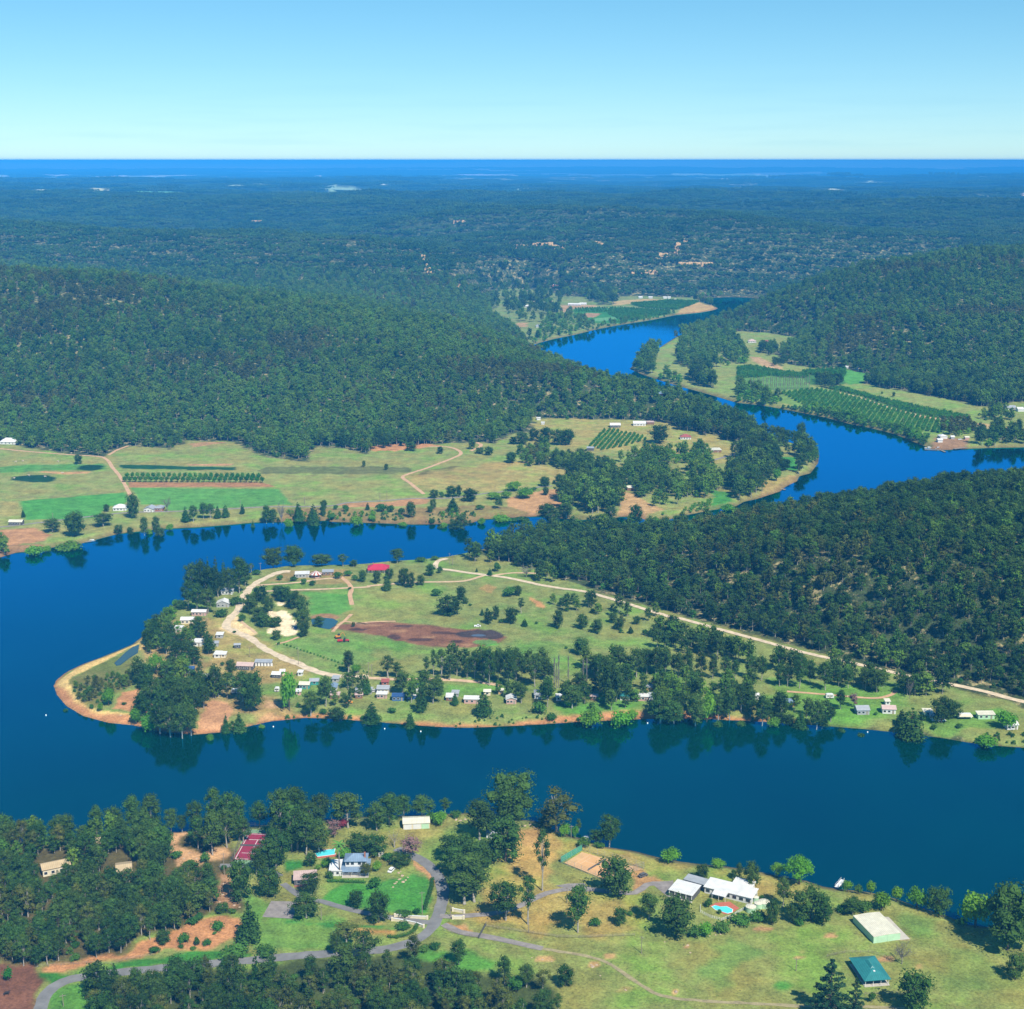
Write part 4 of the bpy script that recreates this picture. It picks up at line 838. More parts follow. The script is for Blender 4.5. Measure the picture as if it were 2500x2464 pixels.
wz(poly('Z1', -120, 640, 420, 740, 960, 700, 1200, 720, 1180, 880, 1000, 950, 800, 1040, 400, 1110, 180, 1150, -120, 1130), 8, MIX, 69, .45, .75)
wz(poly('Z1', 560, 1330, 1000, 1290, 1932, 1270, 2300, 1250, 2600, 1330, 3100, 1500, 3000, 1620, 500, 1620), 6.5, MIX, 70, .4, .75)
wz(poly('Z4', 1480, 850, 1932, 835, 1932, 960, 1480, 990), 8, GUMS, 72, .4, .75, .5)
wz(poly('Z5', 0, 820, 560, 815, 560, 950, 0, 960), 8.5, GUMS, 73, .4, .8, .52)
wz(poly('Z5', 560, 870, 1040, 870, 1040, 980, 560, 980), 9, GUMS, 74, .4, .7, .55)
wz(poly('Z4', 1080, 1075, 1560, 1015, 1932, 1022, 1932, 1000, 1560, 985, 1080, 1040), 4, [6, 7], 75, .25, .5, .45)
orchard(poly('F3', 560, 385, 640, 300, 690, 288, 900, 330, 920, 350, 740, 398, 650, 410), (W('F3', 640, 300), W('F3', 560, 385)), 5.2, 3.2, .85, 41)
orchard(poly('F4', 935, 172, 1200, 150, 1400, 158, 1330, 190, 1240, 212, 1000, 195), (W('F4', 935, 172), W('F4', 1240, 212)), 6, 4, 1.15, 42)
orchard(poly('F4', 800, 195, 1200, 215, 1200, 240, 880, 290, 780, 240), (W('F4', 800, 195), W('F4', 1200, 215)), 7, 5, .95, 43, .8)
orchard(poly('F4', 560, 200, 780, 196, 780, 230, 560, 226), (W('F4', 560, 210), W('F4', 780, 210)), 7, 5, .8, 44, .6)
orchard(poly('F4', 620, 115, 700, 112, 740, 145, 650, 140), (W('F4', 640, 130), W('F4', 700, 130)), 8, 5, 1, 45)
orchard(poly('F5', 0, 330, 110, 318, 290, 355, 480, 375, 480, 400, 200, 385, 60, 400, 0, 420), (W('F5', 0, 400), W('F5', 300, 360)), 6.5, 4.4, 1.25, 46)
orchard(poly('F5', 420, 352, 730, 336, 730, 385, 700, 410, 560, 400), (W('F5', 420, 352), W('F5', 700, 430)), 7, 5, 1.25, 47)
orchard(poly('F5', 290, 500, 480, 475, 590, 480, 960, 575, 1180, 640, 1380, 690, 1360, 770, 1180, 740, 900, 690, 480, 590), (W('F5', 590, 480), W('F5', 480, 590)), 6.2, 3.6, 1.15, 48)
orchard(poly('F5', 600, 468, 700, 462, 1000, 545, 1200, 590, 1560, 660, 1560, 686, 1380, 672, 1180, 634, 960, 570), (W('F5', 600, 468), W('F5', 1560, 686)), 5.6, 3.8, 1.15, 49)
orchard(poly('Z4', 1420, 590, 1480, 585, 1932, 740, 1932, 765, 1830, 755), (W('Z4', 1440, 590), W('Z4', 1900, 745)), 5, 3.2, .36, 50)

# ------------------------------------------------------------------ trees one can tell apart
LM = [('the white two-storey house', 'Z2', 380, 620), ('the cream garage shed', 'Z2', 715, 370), ('the orange clay tennis court', 'Z2', 1640, 590), ('the red tennis court', 'Z1', 1420, 470), ('the long white-roofed house', 'Z3', 480, 660),
      ('the big cream shed', 'Z3', 1200, 840), ('the green-roofed pavilion', 'Z3', 1170, 1060), ('the driveway gate walls', 'Z2', 780, 890), ('the white-roofed cottage', 'Z2', 100, 680), ('the small near jetty', 'Z3', 1010, 640), ('the bare orange slope', 'Z1', 1200, 950),
      ('the small white shed', 'Z2', 1150, 430), ('the white sand pit', 'Z4', 1420, 440), ('the red-roofed farmhouse', 'Z5', 180, 150), ('the curved sand spit', 'Z4', 200, 820), ('the striped-roof shelter', 'Z4', 1620, 160), ('the muddy brown pit', 'Z5', 500, 530),
      ('the white ute', 'Z5', 762, 478), ('the white sand junction', 'Z4', 1150, 490), ('the long low shed', 'Z4', 1290, 705), ('the tall grey poplars', 'Z5', 1300, 830), ('the riverside cabins', 'Z5', 740, 920), ('the pale cabin pair', 'Z5', 200, 880), ('the lone blue-roofed hut', 'Z6', 700, 840),
      ('the pink-roofed hut', 'Z6', 1225, 870), ('the eastern caravan', 'Z6', 1620, 900), ('the orchard row', 'F1', 1140, 420), ('the white farmhouse', 'F1', 700, 590), ('the dark green waterhole', 'F1', 200, 410), ('the zigzag dirt track', 'F2', 800, 510), ('the far cream stable', 'F1', 90, 670),
      ('the marshy strip', 'F2', 600, 470), ('the far orange earth', 'F2', 1600, 680), ('the brown timber house', 'F3', 1290, 410), ('the little hillside orchard', 'F3', 750, 350), ('the river bend point', 'F3', 1750, 590), ('the far jetty', 'F5', 1330, 870), ('the white sand track', 'Z5', 540, 110), ('the pale road fork', 'Z5', 820, 180),
      ('the long tan-roofed house', 'Z1', 300, 620), ('the tall narrow tan-roofed house', 'Z1', 515, 500), ('the tan roof mid-wood', 'Z1', 685, 650), ('the rocky clearing', 'Z1', 1050, 540), ('the bare brown field', 'Z1', 100, 1180), ('the road bend bottom left', 'Z1', 260, 1330), ('the bottom road verge', 'Z1', 900, 1130), ('the long roadside shrubs', 'Z1', 1400, 1090), ('the pale roadside pole', 'Z2', 715, 1062), ('the rough paddock rocks', 'Z2', 1500, 1140), ('the wood corner at mid-left', 'Z1', 250, 850), ('the leaf-littered slope', 'Z1', 650, 900)]
LMW = [(n, *W(v, x, y)) for n, v, x, y in LM]
KN = {'gum': ('gum_tree', 'dark green gum tree'), 'slim': ('tall_gum_tree', 'tall slender gum tree'), 'broad': ('spreading_tree', 'broad spreading dark tree'), 'olive': ('scrub_gum_tree', 'thin olive-toned gum tree'),
      'round': ('round_tree', 'dense rounded dark tree'), 'oak': ('she_oak_tree', 'pointed dark she-oak tree'), 'bush': ('shrub', 'low green shrub'), 'willow': ('willow_tree', 'bright green willow tree'), 'leafy': ('leafy_shrub', 'bright leafy green shrub'),
      'citrus': ('orchard_tree', 'clipped round orchard tree'), 'pine': ('pine_tree', 'large dark pine tree'), 'bare': ('bare_tree', 'leafless grey tree'), 'poplar': ('poplar_tree', 'tall bare grey poplar'), 'dead': ('dead_tree', 'dead tree with pale branches'),
      'palm': ('palm_tree', 'tall palm tree with green fronds'), 'red': ('red_tree', 'dark red-leaved tree'), 'pinkish': ('blossom_tree', 'pinkish brown sparse tree')}
CATS = {'shrub': 'shrub', 'leafy_shrub': 'shrub'}
ORDS = ['leftmost'] + [q + ' from the left' for q in 'second third fourth fifth sixth seventh eighth ninth tenth eleventh twelfth thirteenth fourteenth fifteenth sixteenth seventeenth eighteenth nineteenth twentieth twenty-first twenty-second twenty-third twenty-fourth twenty-fifth twenty-sixth twenty-seventh twenty-eighth'.split()]
TREES = []
_tr = random.Random(5)
def tree(kind, v, x, yb, yt, w=None, label=None, group=None, XY=None, H=None):
    X, Y = XY if XY is not None else W(v, x, yb)
    if H is None:
        m = mpp(v, x, yb); dep = math.atan2(CAM_H, Y); H = (yb - yt) * m / math.cos(dep) * .96
        if w: wm = w * m
    t, c, H0, W0 = PROTO[kind][_tr.randrange(len(PROTO[kind]))]
    sz = H / H0; sx = (wm / W0) if (w and XY is None) else sz * (1.0 if w is None else w)
    r = empty(KN[kind][0], X, Y, None, _tr.uniform(0, 6.28)); r.scale = (sx, sx * _tr.uniform(.94, 1.06), sz)
    for nm, me in (('trunk', t), ('crown', c)):
        o = bpy.data.objects.new(nm, me); COL.objects.link(o); o.parent = r
    TREES.append((r, kind, label, group, X, Y, H)); return r
def trees(kind, v, s):
    for ent in s.split(';'):
        q = [float(a) for a in ent.split()]
        if q: tree(kind, v, *q)
def tree_zone(pl, step, kinds, seed, h0, h1, label, group, avoid=()):
    rs = np.random.RandomState(seed); X, Y = scatter(pl[:, 0].min(), pl[:, 0].max(), pl[:, 1].min(), pl[:, 1].max(), step, rs, .8)
    k = inside(pl, X, Y)
    for a in avoid: k &= ~(sdist(a, X, Y) > -2.5)
    for x, y in zip(X[k], Y[k]):
        kd = kinds[rs.randint(len(kinds))]; f = (.55 if kd in ('bush',) else 1)
        tree(kd, None, 0, 0, 0, w=rs.uniform(.9, 1.2), XY=(x, y), H=(rs.uniform(h0, h1) * (f if kd != 'bush' else .28)), label=label.replace('TREE', KN[kd][1]), group=group)
T = trees
# near bank
tree('broad', 'Z2', 1250, 375, 100, 265, 'very large dark spreading tree on the river edge behind the small white shed')
tree('olive', 'Z2', 1500, 415, 165, 205, 'golden olive crowned tree leaning over the river near the bank point')
tree('round', 'Z2', 1820, 765, 560, 200, 'round dark tree shading the right corner of the clay tennis court')
tree('slim', 'Z2', 1418, 738, 388, 85, 'very tall thin gum standing alone in dry grass left of the clay court')
tree('slim', 'Z2', 1338, 925, 655, 90, 'slim gum beside the grey drive with its own long shadow')
tree('round', 'Z2', 510, 915, 748, 130, 'dark egg-shaped tree on the lawn beside the entrance drive')
tree('palm', 'Z2', 295, 655, 465, 90, 'tall palm in front of the white two-storey house')
tree('pinkish', 'Z2', 690, 565, 438, 120, 'pinkish bare-looking tree at the top of the road')
tree('dead', 'Z2', 598, 498, 395, 100, 'dead grey tree at the end of the road')
tree('red', 'Z2', 310, 390, 335, 80, 'dark red-leaved tree behind the white two-storey house')
tree('pinkish', 'Z2', 265, 440, 350, 90, 'pinkish tree just left of the red-leaved tree')
tree('willow', 'Z3', 815, 628, 485, 165, 'large bright green willow on the near river bank')
tree('willow', 'Z3', 705, 578, 500, 78, 'small bright willow left of the large willow')
tree('leafy', 'Z3', 1690, 835, 655, 180, 'tall bright green round tree beside the huge dark tree')
tree('broad', 'Z3', 1850, 955, 660, 270, 'huge dark tree at the right edge of the near bank')
tree('round', 'Z3', 1885, 1100, 980, 115, 'small dark tree alone near the right edge of the paddock')
tree('bare', 'Z3', 1325, 1025, 918, 105, 'leafless grey tree between the cream shed and the green pavilion')
tree('round', 'Z3', 1385, 1262, 1072, 175, 'round dark tree below the green pavilion')
tree('pine', 'Z3', 965, 1290, 1005, 235, 'large dark pine at the bottom edge left of the green pavilion')
tree('pine', 'Z3', 1090, 1290, 1095, 130, 'smaller dark pine leaning against the large pine')
tree('round', 'Z3', 205, 880, 695, 190, 'big dark rounded tree below the long white-roofed house')
tree('gum', 'Z3', 735, 742, 592, 85, 'grey-green gum alone on the grass right of the long house')
tree('oak', 'Z1', 1385, 1025, 788, 140, 'dark ragged tree standing between the orange slope and the lawn')
tree('citrus', 'Z1', 45, 1238, 1165, 72, 'single round green bush in the bare brown field')
T('gum', 'Z2', '1070 455 235 190;1215 902 690 185;1615 970 712 155;930 655 492 150;978 600 420 170;1050 660 470 190;1100 575 465 150;1010 762 540 230;135 760 640 115;109 890 755 160;275 1095 985 85;1210 1260 1105 95;955 1150 1010 95;340 390 195 175;190 320 170 120;40 400 165 190;120 430 250 180;60 510 330 200;180 525 380 150;570 375 195 135;500 405 250 125;650 345 203 95;750 330 212 135;1720 455 370 80;1790 462 280 120;1330 1275 1150 100')
T('slim', 'Z2', '985 812 640 170;1040 800 600 150;905 575 432 135;440 1160 960 140;290 250 163 80;880 312 213 60;1620 375 288 34')
T('round', 'Z2', '1215 575 335 205;400 512 425 150;500 545 430 120;635 602 535 115;130 602 530 72;1545 1268 1158 105;1440 382 305 115;385 830 738 92;1850 928 833 82')
T('bush', 'Z2', '1710 936 880 62;1905 878 846 34;645 952 905 95;650 875 845 110;722 868 832 50;800 352 292 60;940 335 285 66;1650 492 440 95;1735 492 455 80;485 722 650 90;560 570 520 60;240 672 615 52;340 1050 1020 60;1030 1262 1185 95;1270 1292 1205 100;820 1060 1020 70;760 1075 1040 70')
T('leafy', 'Z2', '850 374 292 95;220 612 552 64;500 632 572 60;1540 435 360 82;1600 425 350 50;175 625 590 40;320 560 500 80')
T('olive', 'Z2', '330 1040 915 140;1420 1300 1180 85;440 655 588 90')
T('leafy', 'Z3', '175 518 448 112;415 543 500 80;1225 755 662 105;1300 705 625 72;1400 745 640 120;1170 672 600 56;1055 655 598 64;350 885 820 85')
T('round', 'Z3', '580 642 523 90;680 832 710 75;870 805 648 170;925 825 680 110;1510 775 640 122;335 602 530 70;780 815 730 66')
T('gum', 'Z3', '70 803 678 105;490 602 555 32;516 606 520 34;1080 775 700 115')
T('bush', 'Z3', '365 742 690 50;300 890 830 80;430 865 802 95;530 825 770 120;612 812 752 90;815 832 780 62;1140 765 705 85;1110 672 622 52;1175 1215 1153 42;420 775 750 25;630 700 680 30;1620 835 790 60;960 790 740 50;1030 770 720 60')
T('round', 'Z1', '1338 795 570 145;1495 772 620 155;910 1032 958 85;1230 860 810 80')
T('bush', 'Z1', '1022 1022 970 74;1095 1042 988 42;1210 952 905 82;1150 1036 1008 62;1310 1095 1035 165;1475 1092 1048 130;1005 1055 1035 36;1290 860 835 60;1070 1065 1045 40;1190 980 965 34;860 1080 1040 70')
BL_AVOID = [poly('Z1', 200, 560, 390, 520, 400, 690, 250, 710), poly('Z1', 460, 440, 560, 440, 560, 560, 480, 560), poly('Z1', 620, 570, 730, 560, 740, 700, 640, 720), poly('Z1', 920, 380, 1060, 360, 1120, 510, 1250, 500, 1240, 590, 980, 610)]
BLW = 'TREE in the dense wood below the tan-roofed houses'
tree_zone(poly('Z1', -120, 600, 150, 640, 420, 700, 560, 690, 760, 700, 960, 690, 1200, 720, 1210, 800, 1180, 880, 1000, 960, 800, 1050, 700, 1110, 400, 1130, 180, 1165, -120, 1140), 6.2, ['gum', 'gum', 'olive', 'round', 'gum', 'bush', 'slim'], 71, 9, 14, BLW, 'trees of the bottom left wood', BL_AVOID)
tree_zone(poly('Z1', -200, 430, 480, 430, 560, 440, 640, 470, 900, 470, 930, 560, 900, 640, 600, 640, 420, 620, 160, 600, -200, 590), 7.2, ['gum', 'gum', 'round', 'olive'], 72, 10, 14, 'TREE around the tan-roofed houses by the river', 'trees around the tan-roofed houses', BL_AVOID)
T('gum', 'Z1', '540 430 245 90;640 440 265 110;740 430 200 110;840 440 200 130;800 480 280 110;950 400 260 80;1010 400 300 60;1090 410 235 100;1190 400 158 110;1270 450 190 130;1330 460 210 100;1100 510 330 110;1180 540 300 130;1260 500 280 120;1440 390 240 110;1560 470 170 130;1620 520 250 150;1700 540 300 140;1540 600 480 120;1640 400 165 130;1480 600 500 90;1760 450 330 110')
T('gum', 'Z1', '1530 615 400 150;1425 655 500 100;1490 640 450 130;1470 640 520 90;1350 470 330 90')
T('bush', 'Z1', '980 560 510 60;1050 600 560 60;1140 580 520 70;1240 620 590 40')
BW = 'TREE in the wood along the bottom edge below the road'
tree_zone(cat(poly('Z1', 480, 1290, 700, 1270, 1000, 1235, 1500, 1225), poly('Z2', 0, 1215, 480, 1180, 700, 1150, 820, 1230, 1000, 1290, 1180, 1360, 1560, 1440, 1500, 1560, 0, 1560), poly('Z1', 500, 1580)), 6.9, ['olive', 'olive', 'gum', 'slim', 'gum', 'bush', 'round'], 73, 8.5, 13.5, BW, 'trees of the bottom wood')
T('oak', 'Z1', '510 1300 1150 70;640 1290 1140 90;740 1300 1180 90;1250 1160 1100 60;1420 1270 1090 60')
# peninsula
T('gum', 'Z4', '900 300 92 105;950 335 80 110;1000 365 118 115;1110 295 130 95;1170 285 62 115;1205 245 100 90;870 372 200 85;920 395 215 100;985 405 250 100;1045 310 150 90;930 545 420 100;800 685 560 100;740 645 520 90;780 595 515 80;700 605 500 80;820 625 520 80;900 705 600 115;990 645 570 60;860 660 560 70;640 905 760 100;700 945 780 110;760 965 760 110;820 955 765 110;880 945 780 100;945 925 780 100;1000 885 755 100;620 965 830 90;700 1085 880 115;762 1103 900 125;832 1112 885 120;885 1095 900 100;780 1025 855 110;905 1025 860 100;960 965 820 90;1030 905 700 85;1120 795 670 75;1190 925 740 125;590 1005 880 90;1590 985 830 105;1680 955 770 95;780 765 690 60')
T('oak', 'Z4', '990 275 60 44;1035 265 52 44;1080 245 80 42;1170 1072 940 85;1090 1082 950 52;960 130 80 30')
T('broad', 'Z4', '1370 132 15 135;1490 124 8 125;1655 122 58 125;1250 985 760 145')
T('round', 'Z4', '820 382 325 66;1240 405 288 105;1300 335 243 95;1290 455 368 95;1310 485 400 95;1430 335 243 105;1395 305 240 70;1490 375 290 92;1540 435 298 85;1552 505 380 92;1552 542 458 74;1380 485 425 85;1340 395 300 82;1740 1003 928 112;1500 300 270 50;1640 482 424 72;680 565 445 80;655 605 480 80;1390 560 500 62')
tree('willow', 'Z4', 680, 765, 640, 140, 'bright green spreading tree at the neck of the sand spit')
tree('leafy', 'Z4', 1465, 975, 720, 115, 'tall bright green tree among the cabins below the dirt road')
T('leafy', 'Z4', '790 372 318 46;640 1072 958 115;562 1032 930 80;995 1118 1060 54;1300 1048 1012 42;1855 762 700 52;400 950 835 80;350 975 920 40;740 530 500 50')
T('slim', 'Z4', '1240 155 98 34;1780 128 52 62;1100 905 805 56;1812 762 618 66;1845 130 88 46')
T('bush', 'Z4', '1060 425 368 92;1150 355 298 92;1270 178 140 52;1185 452 400 44;750 392 352 34;980 525 505 20;1665 982 940 42;1070 715 685 26;140 950 920 34;490 945 925 30;300 960 925 30;1410 210 170 36;1490 215 180 40;1550 235 190 40;1600 240 200 44;1750 200 150 50;1810 185 145 50;1820 265 245 26;1400 590 570 24;1140 520 505 30')
T('gum', 'Z5', '290 105 18 88;5 752 622 65;320 885 738 112;500 935 783 115;745 790 618 66;800 795 612 72;832 832 600 85;885 815 600 75;945 838 598 105;990 805 600 85;1025 795 650 70;1100 838 638 105;1160 803 658 92;1020 935 812 85;1320 965 828 135;1365 905 748 105;1450 765 648 115;1580 925 760 105;1840 1023 828 155;1905 1015 870 115;1600 745 588 95;1700 783 600 95;1760 765 610 65;1815 773 600 85;1870 773 600 64;1920 765 640 60;1480 793 640 95;1190 800 700 60;700 790 660 60')
T('slim', 'Z5', '235 787 648 82;287 782 688 72;463 777 653 46;504 782 608 36;550 782 608 66;600 777 643 62;640 772 660 52;1020 405 308 44;600 800 700 50')
T('oak', 'Z5', '110 883 758 58;140 1023 883 105;430 985 820 85;365 1047 938 64;630 948 865 48;800 1008 863 120;1040 482 434 42;1676 905 838 28;836 182 134 32;1665 523 478 38;790 418 374 27;758 162 134 16;230 270 168 60;30 122 84 40')
T('round', 'Z5', '590 415 298 145;665 325 243 68;690 348 308 42;830 468 388 58;870 443 358 42;960 463 368 85;1240 493 383 74;1370 648 548 105;1380 493 408 82;1470 523 438 72;1600 503 430 62;1810 548 468 72;1905 573 438 84;485 183 113 64;85 218 148 58;170 228 153 54;320 243 138 64;370 253 163 64;430 238 178 54;240 203 138 54;1470 490 450 50;1700 470 420 50;1560 460 400 60;1000 300 240 50;30 485 455 22')
tree('broad', 'Z5', 1540, 935, 678, 155, 'largest dark tree of the lower bank behind the bright leafy shrubs')
T('poplar', 'Z5', '1215 852 660 20;1240 843 640 22;1297 823 648 20;1385 863 668 26;1405 863 662 24;1228 850 690 18')
T('leafy', 'Z5', '1430 1043 910 155;1612 1038 920 155;60 755 700 40;1680 1000 940 70;1300 960 900 60')
T('bush', 'Z5', '1130 995 900 95;1200 1015 958 64;950 303 235 105;430 102 66 62;510 92 60 44;520 303 250 64;540 168 118 34;880 158 90 54;1750 533 490 34;1285 615 595 20;260 990 950 60;1290 395 365 26;1110 470 448 18;720 360 345 26;345 165 130 26;40 212 170 36;60 60 20 30;600 420 380 60;820 390 370 20;900 460 430 34')
tree('bare', 'Z5', 1050, 192, 118, 84, 'leafless tree beside the fork of the pale dirt road')
tree('pinkish', 'Z6', 1040, 850, 780, 56, 'pinkish sparse tree behind the eastern huts')
tree('red', 'Z5', 1815, 845, 765, 78, 'reddish blossom tree among the cabins on the lower bank')
T('gum', 'Z6', '50 693 533 66;120 703 558 72;170 703 543 74;240 693 558 72;300 703 568 62;370 703 580 62;420 703 598 56;500 703 578 64;556 713 578 72;650 743 618 62;692 743 628 56;755 753 568 82;810 733 618 52;890 763 608 84;960 743 638 56;1010 753 638 62;1100 763 658 54;1160 773 648 115;30 903 718 105;100 913 778 115;210 923 718 105;330 893 748 85;390 893 718 84;450 873 728 82;500 873 748 74;560 923 738 95;845 943 768 95;875 938 848 74;920 913 828 62;970 863 758 64')
T('leafy', 'Z6', '140 843 728 95;270 903 728 92;1840 963 868 125;1735 1033 958 140;620 923 862 74')
T('oak', 'Z6', '1340 985 808 155;760 933 828 76;1290 940 850 70')
T('round', 'Z6', '1500 933 798 135;1560 910 820 90;700 913 858 66;660 913 848 66')
T('bush', 'Z6', '1085 973 930 54;1155 893 875 24;1400 920 880 50;1590 960 930 44;330 920 870 60;450 915 880 60;980 950 920 40;1460 960 930 40')
tree('bare', 'Z6', 1332, 805, 698, 44, 'pale bluish bare tree beside the lower end of the dirt road')
# far bank and fields
T('round', 'F1', '462 322 263 52;628 602 558 40;695 712 658 54;765 712 664 44;785 642 494 78')
T('gum', 'F1', '310 722 640 105;610 688 608 115;850 722 578 64;940 718 638 76;920 712 580 50;1140 662 560 60;1200 643 545 60;1240 643 550 56;1570 653 530 60;1610 653 550 60')
tree('broad', 'F1', 445, 748, 608, 135, 'large dark tree over the water below the green field')
T('oak', 'F1', '138 637 586 27;1095 663 563 50;1285 643 558 46;1330 638 553 50;1430 617 550 32;1490 673 600 34;1765 643 523 64;1850 658 528 74;1905 623 533 34')
T('leafy', 'F1', '200 833 758 135;400 803 728 165;1702 667 590 62;880 710 665 50;1000 690 640 50;270 815 770 70')
T('bare', 'F1', '985 602 510 62;1660 652 503 54;1555 650 560 40')
T('oak', 'F2', '75 783 653 64;180 793 648 84;545 732 678 30;1120 743 638 84')
T('round', 'F2', '250 733 663 54;835 783 673 74;990 653 593 62;1110 643 568 84;1160 643 563 44;1235 673 588 115;990 723 655 48;968 748 703 54;1740 573 508 74;1745 633 578 44;1510 413 343 68;1305 353 308 62;1360 363 303 64;1035 353 303 48;520 442 398 28;672 464 420 28;840 333 273 84;1250 323 248 54;1840 560 490 70')
T('leafy', 'F2', '470 813 718 105;1310 803 743 64;1530 603 533 115;1605 653 578 135;1400 658 608 115;1480 653 598 84;1060 823 768 62;780 815 780 80;1450 783 722 150;575 790 750 60')
T('gum', 'F2', '1130 833 738 95;1175 833 698 105;1430 723 638 64;1770 790 640 120')
T('bush', 'F2', '300 783 728 66;400 743 682 54;640 743 678 84;702 748 690 54;775 763 700 50;1040 828 778 64;980 803 758 50;1600 778 718 105;1045 648 595 40;1800 557 523 28;330 730 690 40;1300 730 690 60;1530 780 735 60;1665 600 570 50')
T('broad', 'F3', '990 368 263 125')
T('round', 'F3', '130 373 328 54;180 373 298 84;250 353 278 74;320 363 273 92;390 378 283 84;442 378 283 92;118 485 418 62;313 622 565 62;320 673 623 40;850 813 688 84;1725 527 458 92;1480 600 520 90;1830 290 200 60')
T('leafy', 'F3', '960 828 760 62;1230 800 740 90;1390 745 690 95;1680 590 510 60;1010 790 770 20')
T('gum', 'F3', '330 800 680 110;440 790 700 100;650 820 740 90;700 800 720 90')
T('round', 'F5', '1053 522 488 26;975 503 486 16;1705 620 590 26')
for i in range(27): tree('citrus', 'F1', 735 + i * 31.2, 428 + i * .15, 388, 34, 'clipped round tree, %s in the front orchard row beyond the river' % ORDS[i].replace(' the ', ' '), 'orchard row in the far field')
for i in range(26): tree('citrus', 'F1', 750 + i * 31.0, 405 + i * .5, 366, 32, 'clipped round tree, %s in the back orchard row beyond the river' % ORDS[i].replace(' the ', ' '), 'orchard row in the far field')
for i in range(28): tree('poplar', 'F5', 88 + i * 14.5 + (i % 2) * 3, 487 - i * .8, 385 - i * .6 + (i % 3) * 4, 12, 'bare grey poplar beside the far orchard, %s in its plantation' % ORDS[i].replace(' the ', ' '), 'bare poplar rows beside the far orchard')

def label_trees():
    used = {}
    ords = ORDS
    rows = []
    for r, kind, label, group, X, Y, H in TREES:
        nm, desc = KN[kind]; cat_ = CATS.get(nm, 'tree')
        if label and not group: r['label'] = label; r['category'] = cat_; continue
        if group and ('orchard' in group):
            tag(r, label, cat_, group); continue
        if False:
            lb = {'orchard row in the far field': 'clipped round tree in the double orchard row beyond the river', 'bare poplar rows beside the far orchard': 'bare grey poplar in the plantation beside the far orchard'}[group]
            tag(r, lb, cat_, group); continue
        n, lx, ly = min(LMW, key=lambda l: (l[1] - X) ** 2 + ((l[2] - Y) * .8) ** 2)
        dx, dy = X - lx, (Y - ly)
        rel = ('left of' if dx < 0 else 'right of') if abs(dx) > abs(dy) * .6 else ('behind' if dy > 0 else 'in front of')
        rows.append((r, kind, desc, rel, n, X, Y, H, cat_, group))
    gr = {}
    for t in rows: gr.setdefault((t[2], t[3], t[4]), []).append(t)
    for (desc, rel, n), L in gr.items():
        L.sort(key=lambda t: t[5] / t[6])
        for i, t in enumerate(L):
            if len(L) == 1: lb = '%s %s %s' % (desc, rel, n)
            elif len(L) == 2 and abs(L[0][7] / L[1][7] - 1) > .2: lb = '%s %s %s %s' % ('taller' if t[7] == max(a[7] for a in L) else 'smaller', desc, rel, n)
            elif i == len(L) - 1: lb = 'rightmost %s %s %s' % (desc, rel, n)
            else: lb = '%s %s %s, %s' % (desc, rel, n, ords[i] if i < len(ords) else 'near the middle of its row')
            tag(t[0], lb, t[8], t[9] or ('%ss near %s' % (KN[t[1]][0].replace('_', ' '), n) if len(L) > 1 else None))
    for r, *_ in TREES:
        if len(r['label'].split()) > 16: r['label'] = r['label'].replace(' from the left', ' from left').replace('broad spreading dark', 'spreading dark').replace('dense rounded dark', 'rounded dark').replace(' by the grey drive', '').replace(' of its row', '').replace('near the middle', 'mid-row')
        if len(r['label'].split()) > 16: print('LONG', r['label'])
label_trees()
from collections import Counter
print('trees', len(TREES), Counter(KN[t[1]][0] for t in TREES))
# ------------------------------------------------------------------ roads, tracks and paths: thin sheets laid on the ground
def smooth_line(pts, step):
    P_ = [np.array(p, float) for p in pts]; P_ = [2 * P_[0] - P_[1]] + P_ + [2 * P_[-1] - P_[-2]]; out = []
    for i in range(1, len(P_) - 2):
        a, b, c, d = P_[i - 1:i + 3]; n = max(2, int(np.linalg.norm(c - b) / step))
        for k in range(n):
            t = k / n; out.append(.5 * (2 * b + (c - a) * t + (2 * a - 5 * b + 4 * c - d) * t * t + (3 * b - a - 3 * c + d) * t ** 3))
    out.append(P_[-2]); return np.array(out)
ROADS = []
def ribbon(name, pts, width, mat, label, lift=.12, step=3.0, ragged=.12, seed=0):
    L = smooth_line(pts, step); ROADS.append((L, width, label)); T = np.gradient(L, axis=0); T /= np.linalg.norm(T, axis=1)[:, None] + 1e-9; N_ = np.stack([-T[:, 1], T[:, 0]], 1)
    rs = np.random.RandomState(seed); K = 5; rows = []
    wl = width * .5 * (1 + rs.uniform(-ragged, ragged, len(L))); wr = width * .5 * (1 + rs.uniform(-ragged, ragged, len(L)))
    for k in range(K):
        f = k / (K - 1) * 2 - 1; off = np.where(f < 0, f * wl, f * wr); rows.append(L + N_ * off[:, None])
    A = np.stack(rows, 1).reshape(-1, 2); z = terrain(A[:, 0], A[:, 1]) + lift; n = len(L); mb = MB()
    mb.v = [(a[0], a[1], zz) for a, zz in zip(A, z)]
    for i in range(n - 1):
        for k in range(K - 1): mb.f.append((i * K + k, (i + 1) * K + k, (i + 1) * K + k + 1, i * K + k + 1)); mb.mi.append(0)
    o = mb.build(name, mat, None, True); o['kind'] = 'structure'; o['label'] = label; return o
def sheet(name, pl, mat, label, lift=.1, z=None):
    mb = MB(); zs = terrain(pl[:, 0], pl[:, 1]) + lift if z is None else np.full(len(pl), z)
    mb.add([(p[0], p[1], q) for p, q in zip(pl, zs)], [tuple(range(len(pl)))]); o = mb.build(name, mat); o['kind'] = 'structure'; o['label'] = label; return o
M['asphalt'] = plain('asphalt', (.19, .185, .18), .9, .25, .25, bump=.2)
M['gravel'] = plain('grey_gravel', (.25, .22, .20), .95, .3, .4, bump=.3)
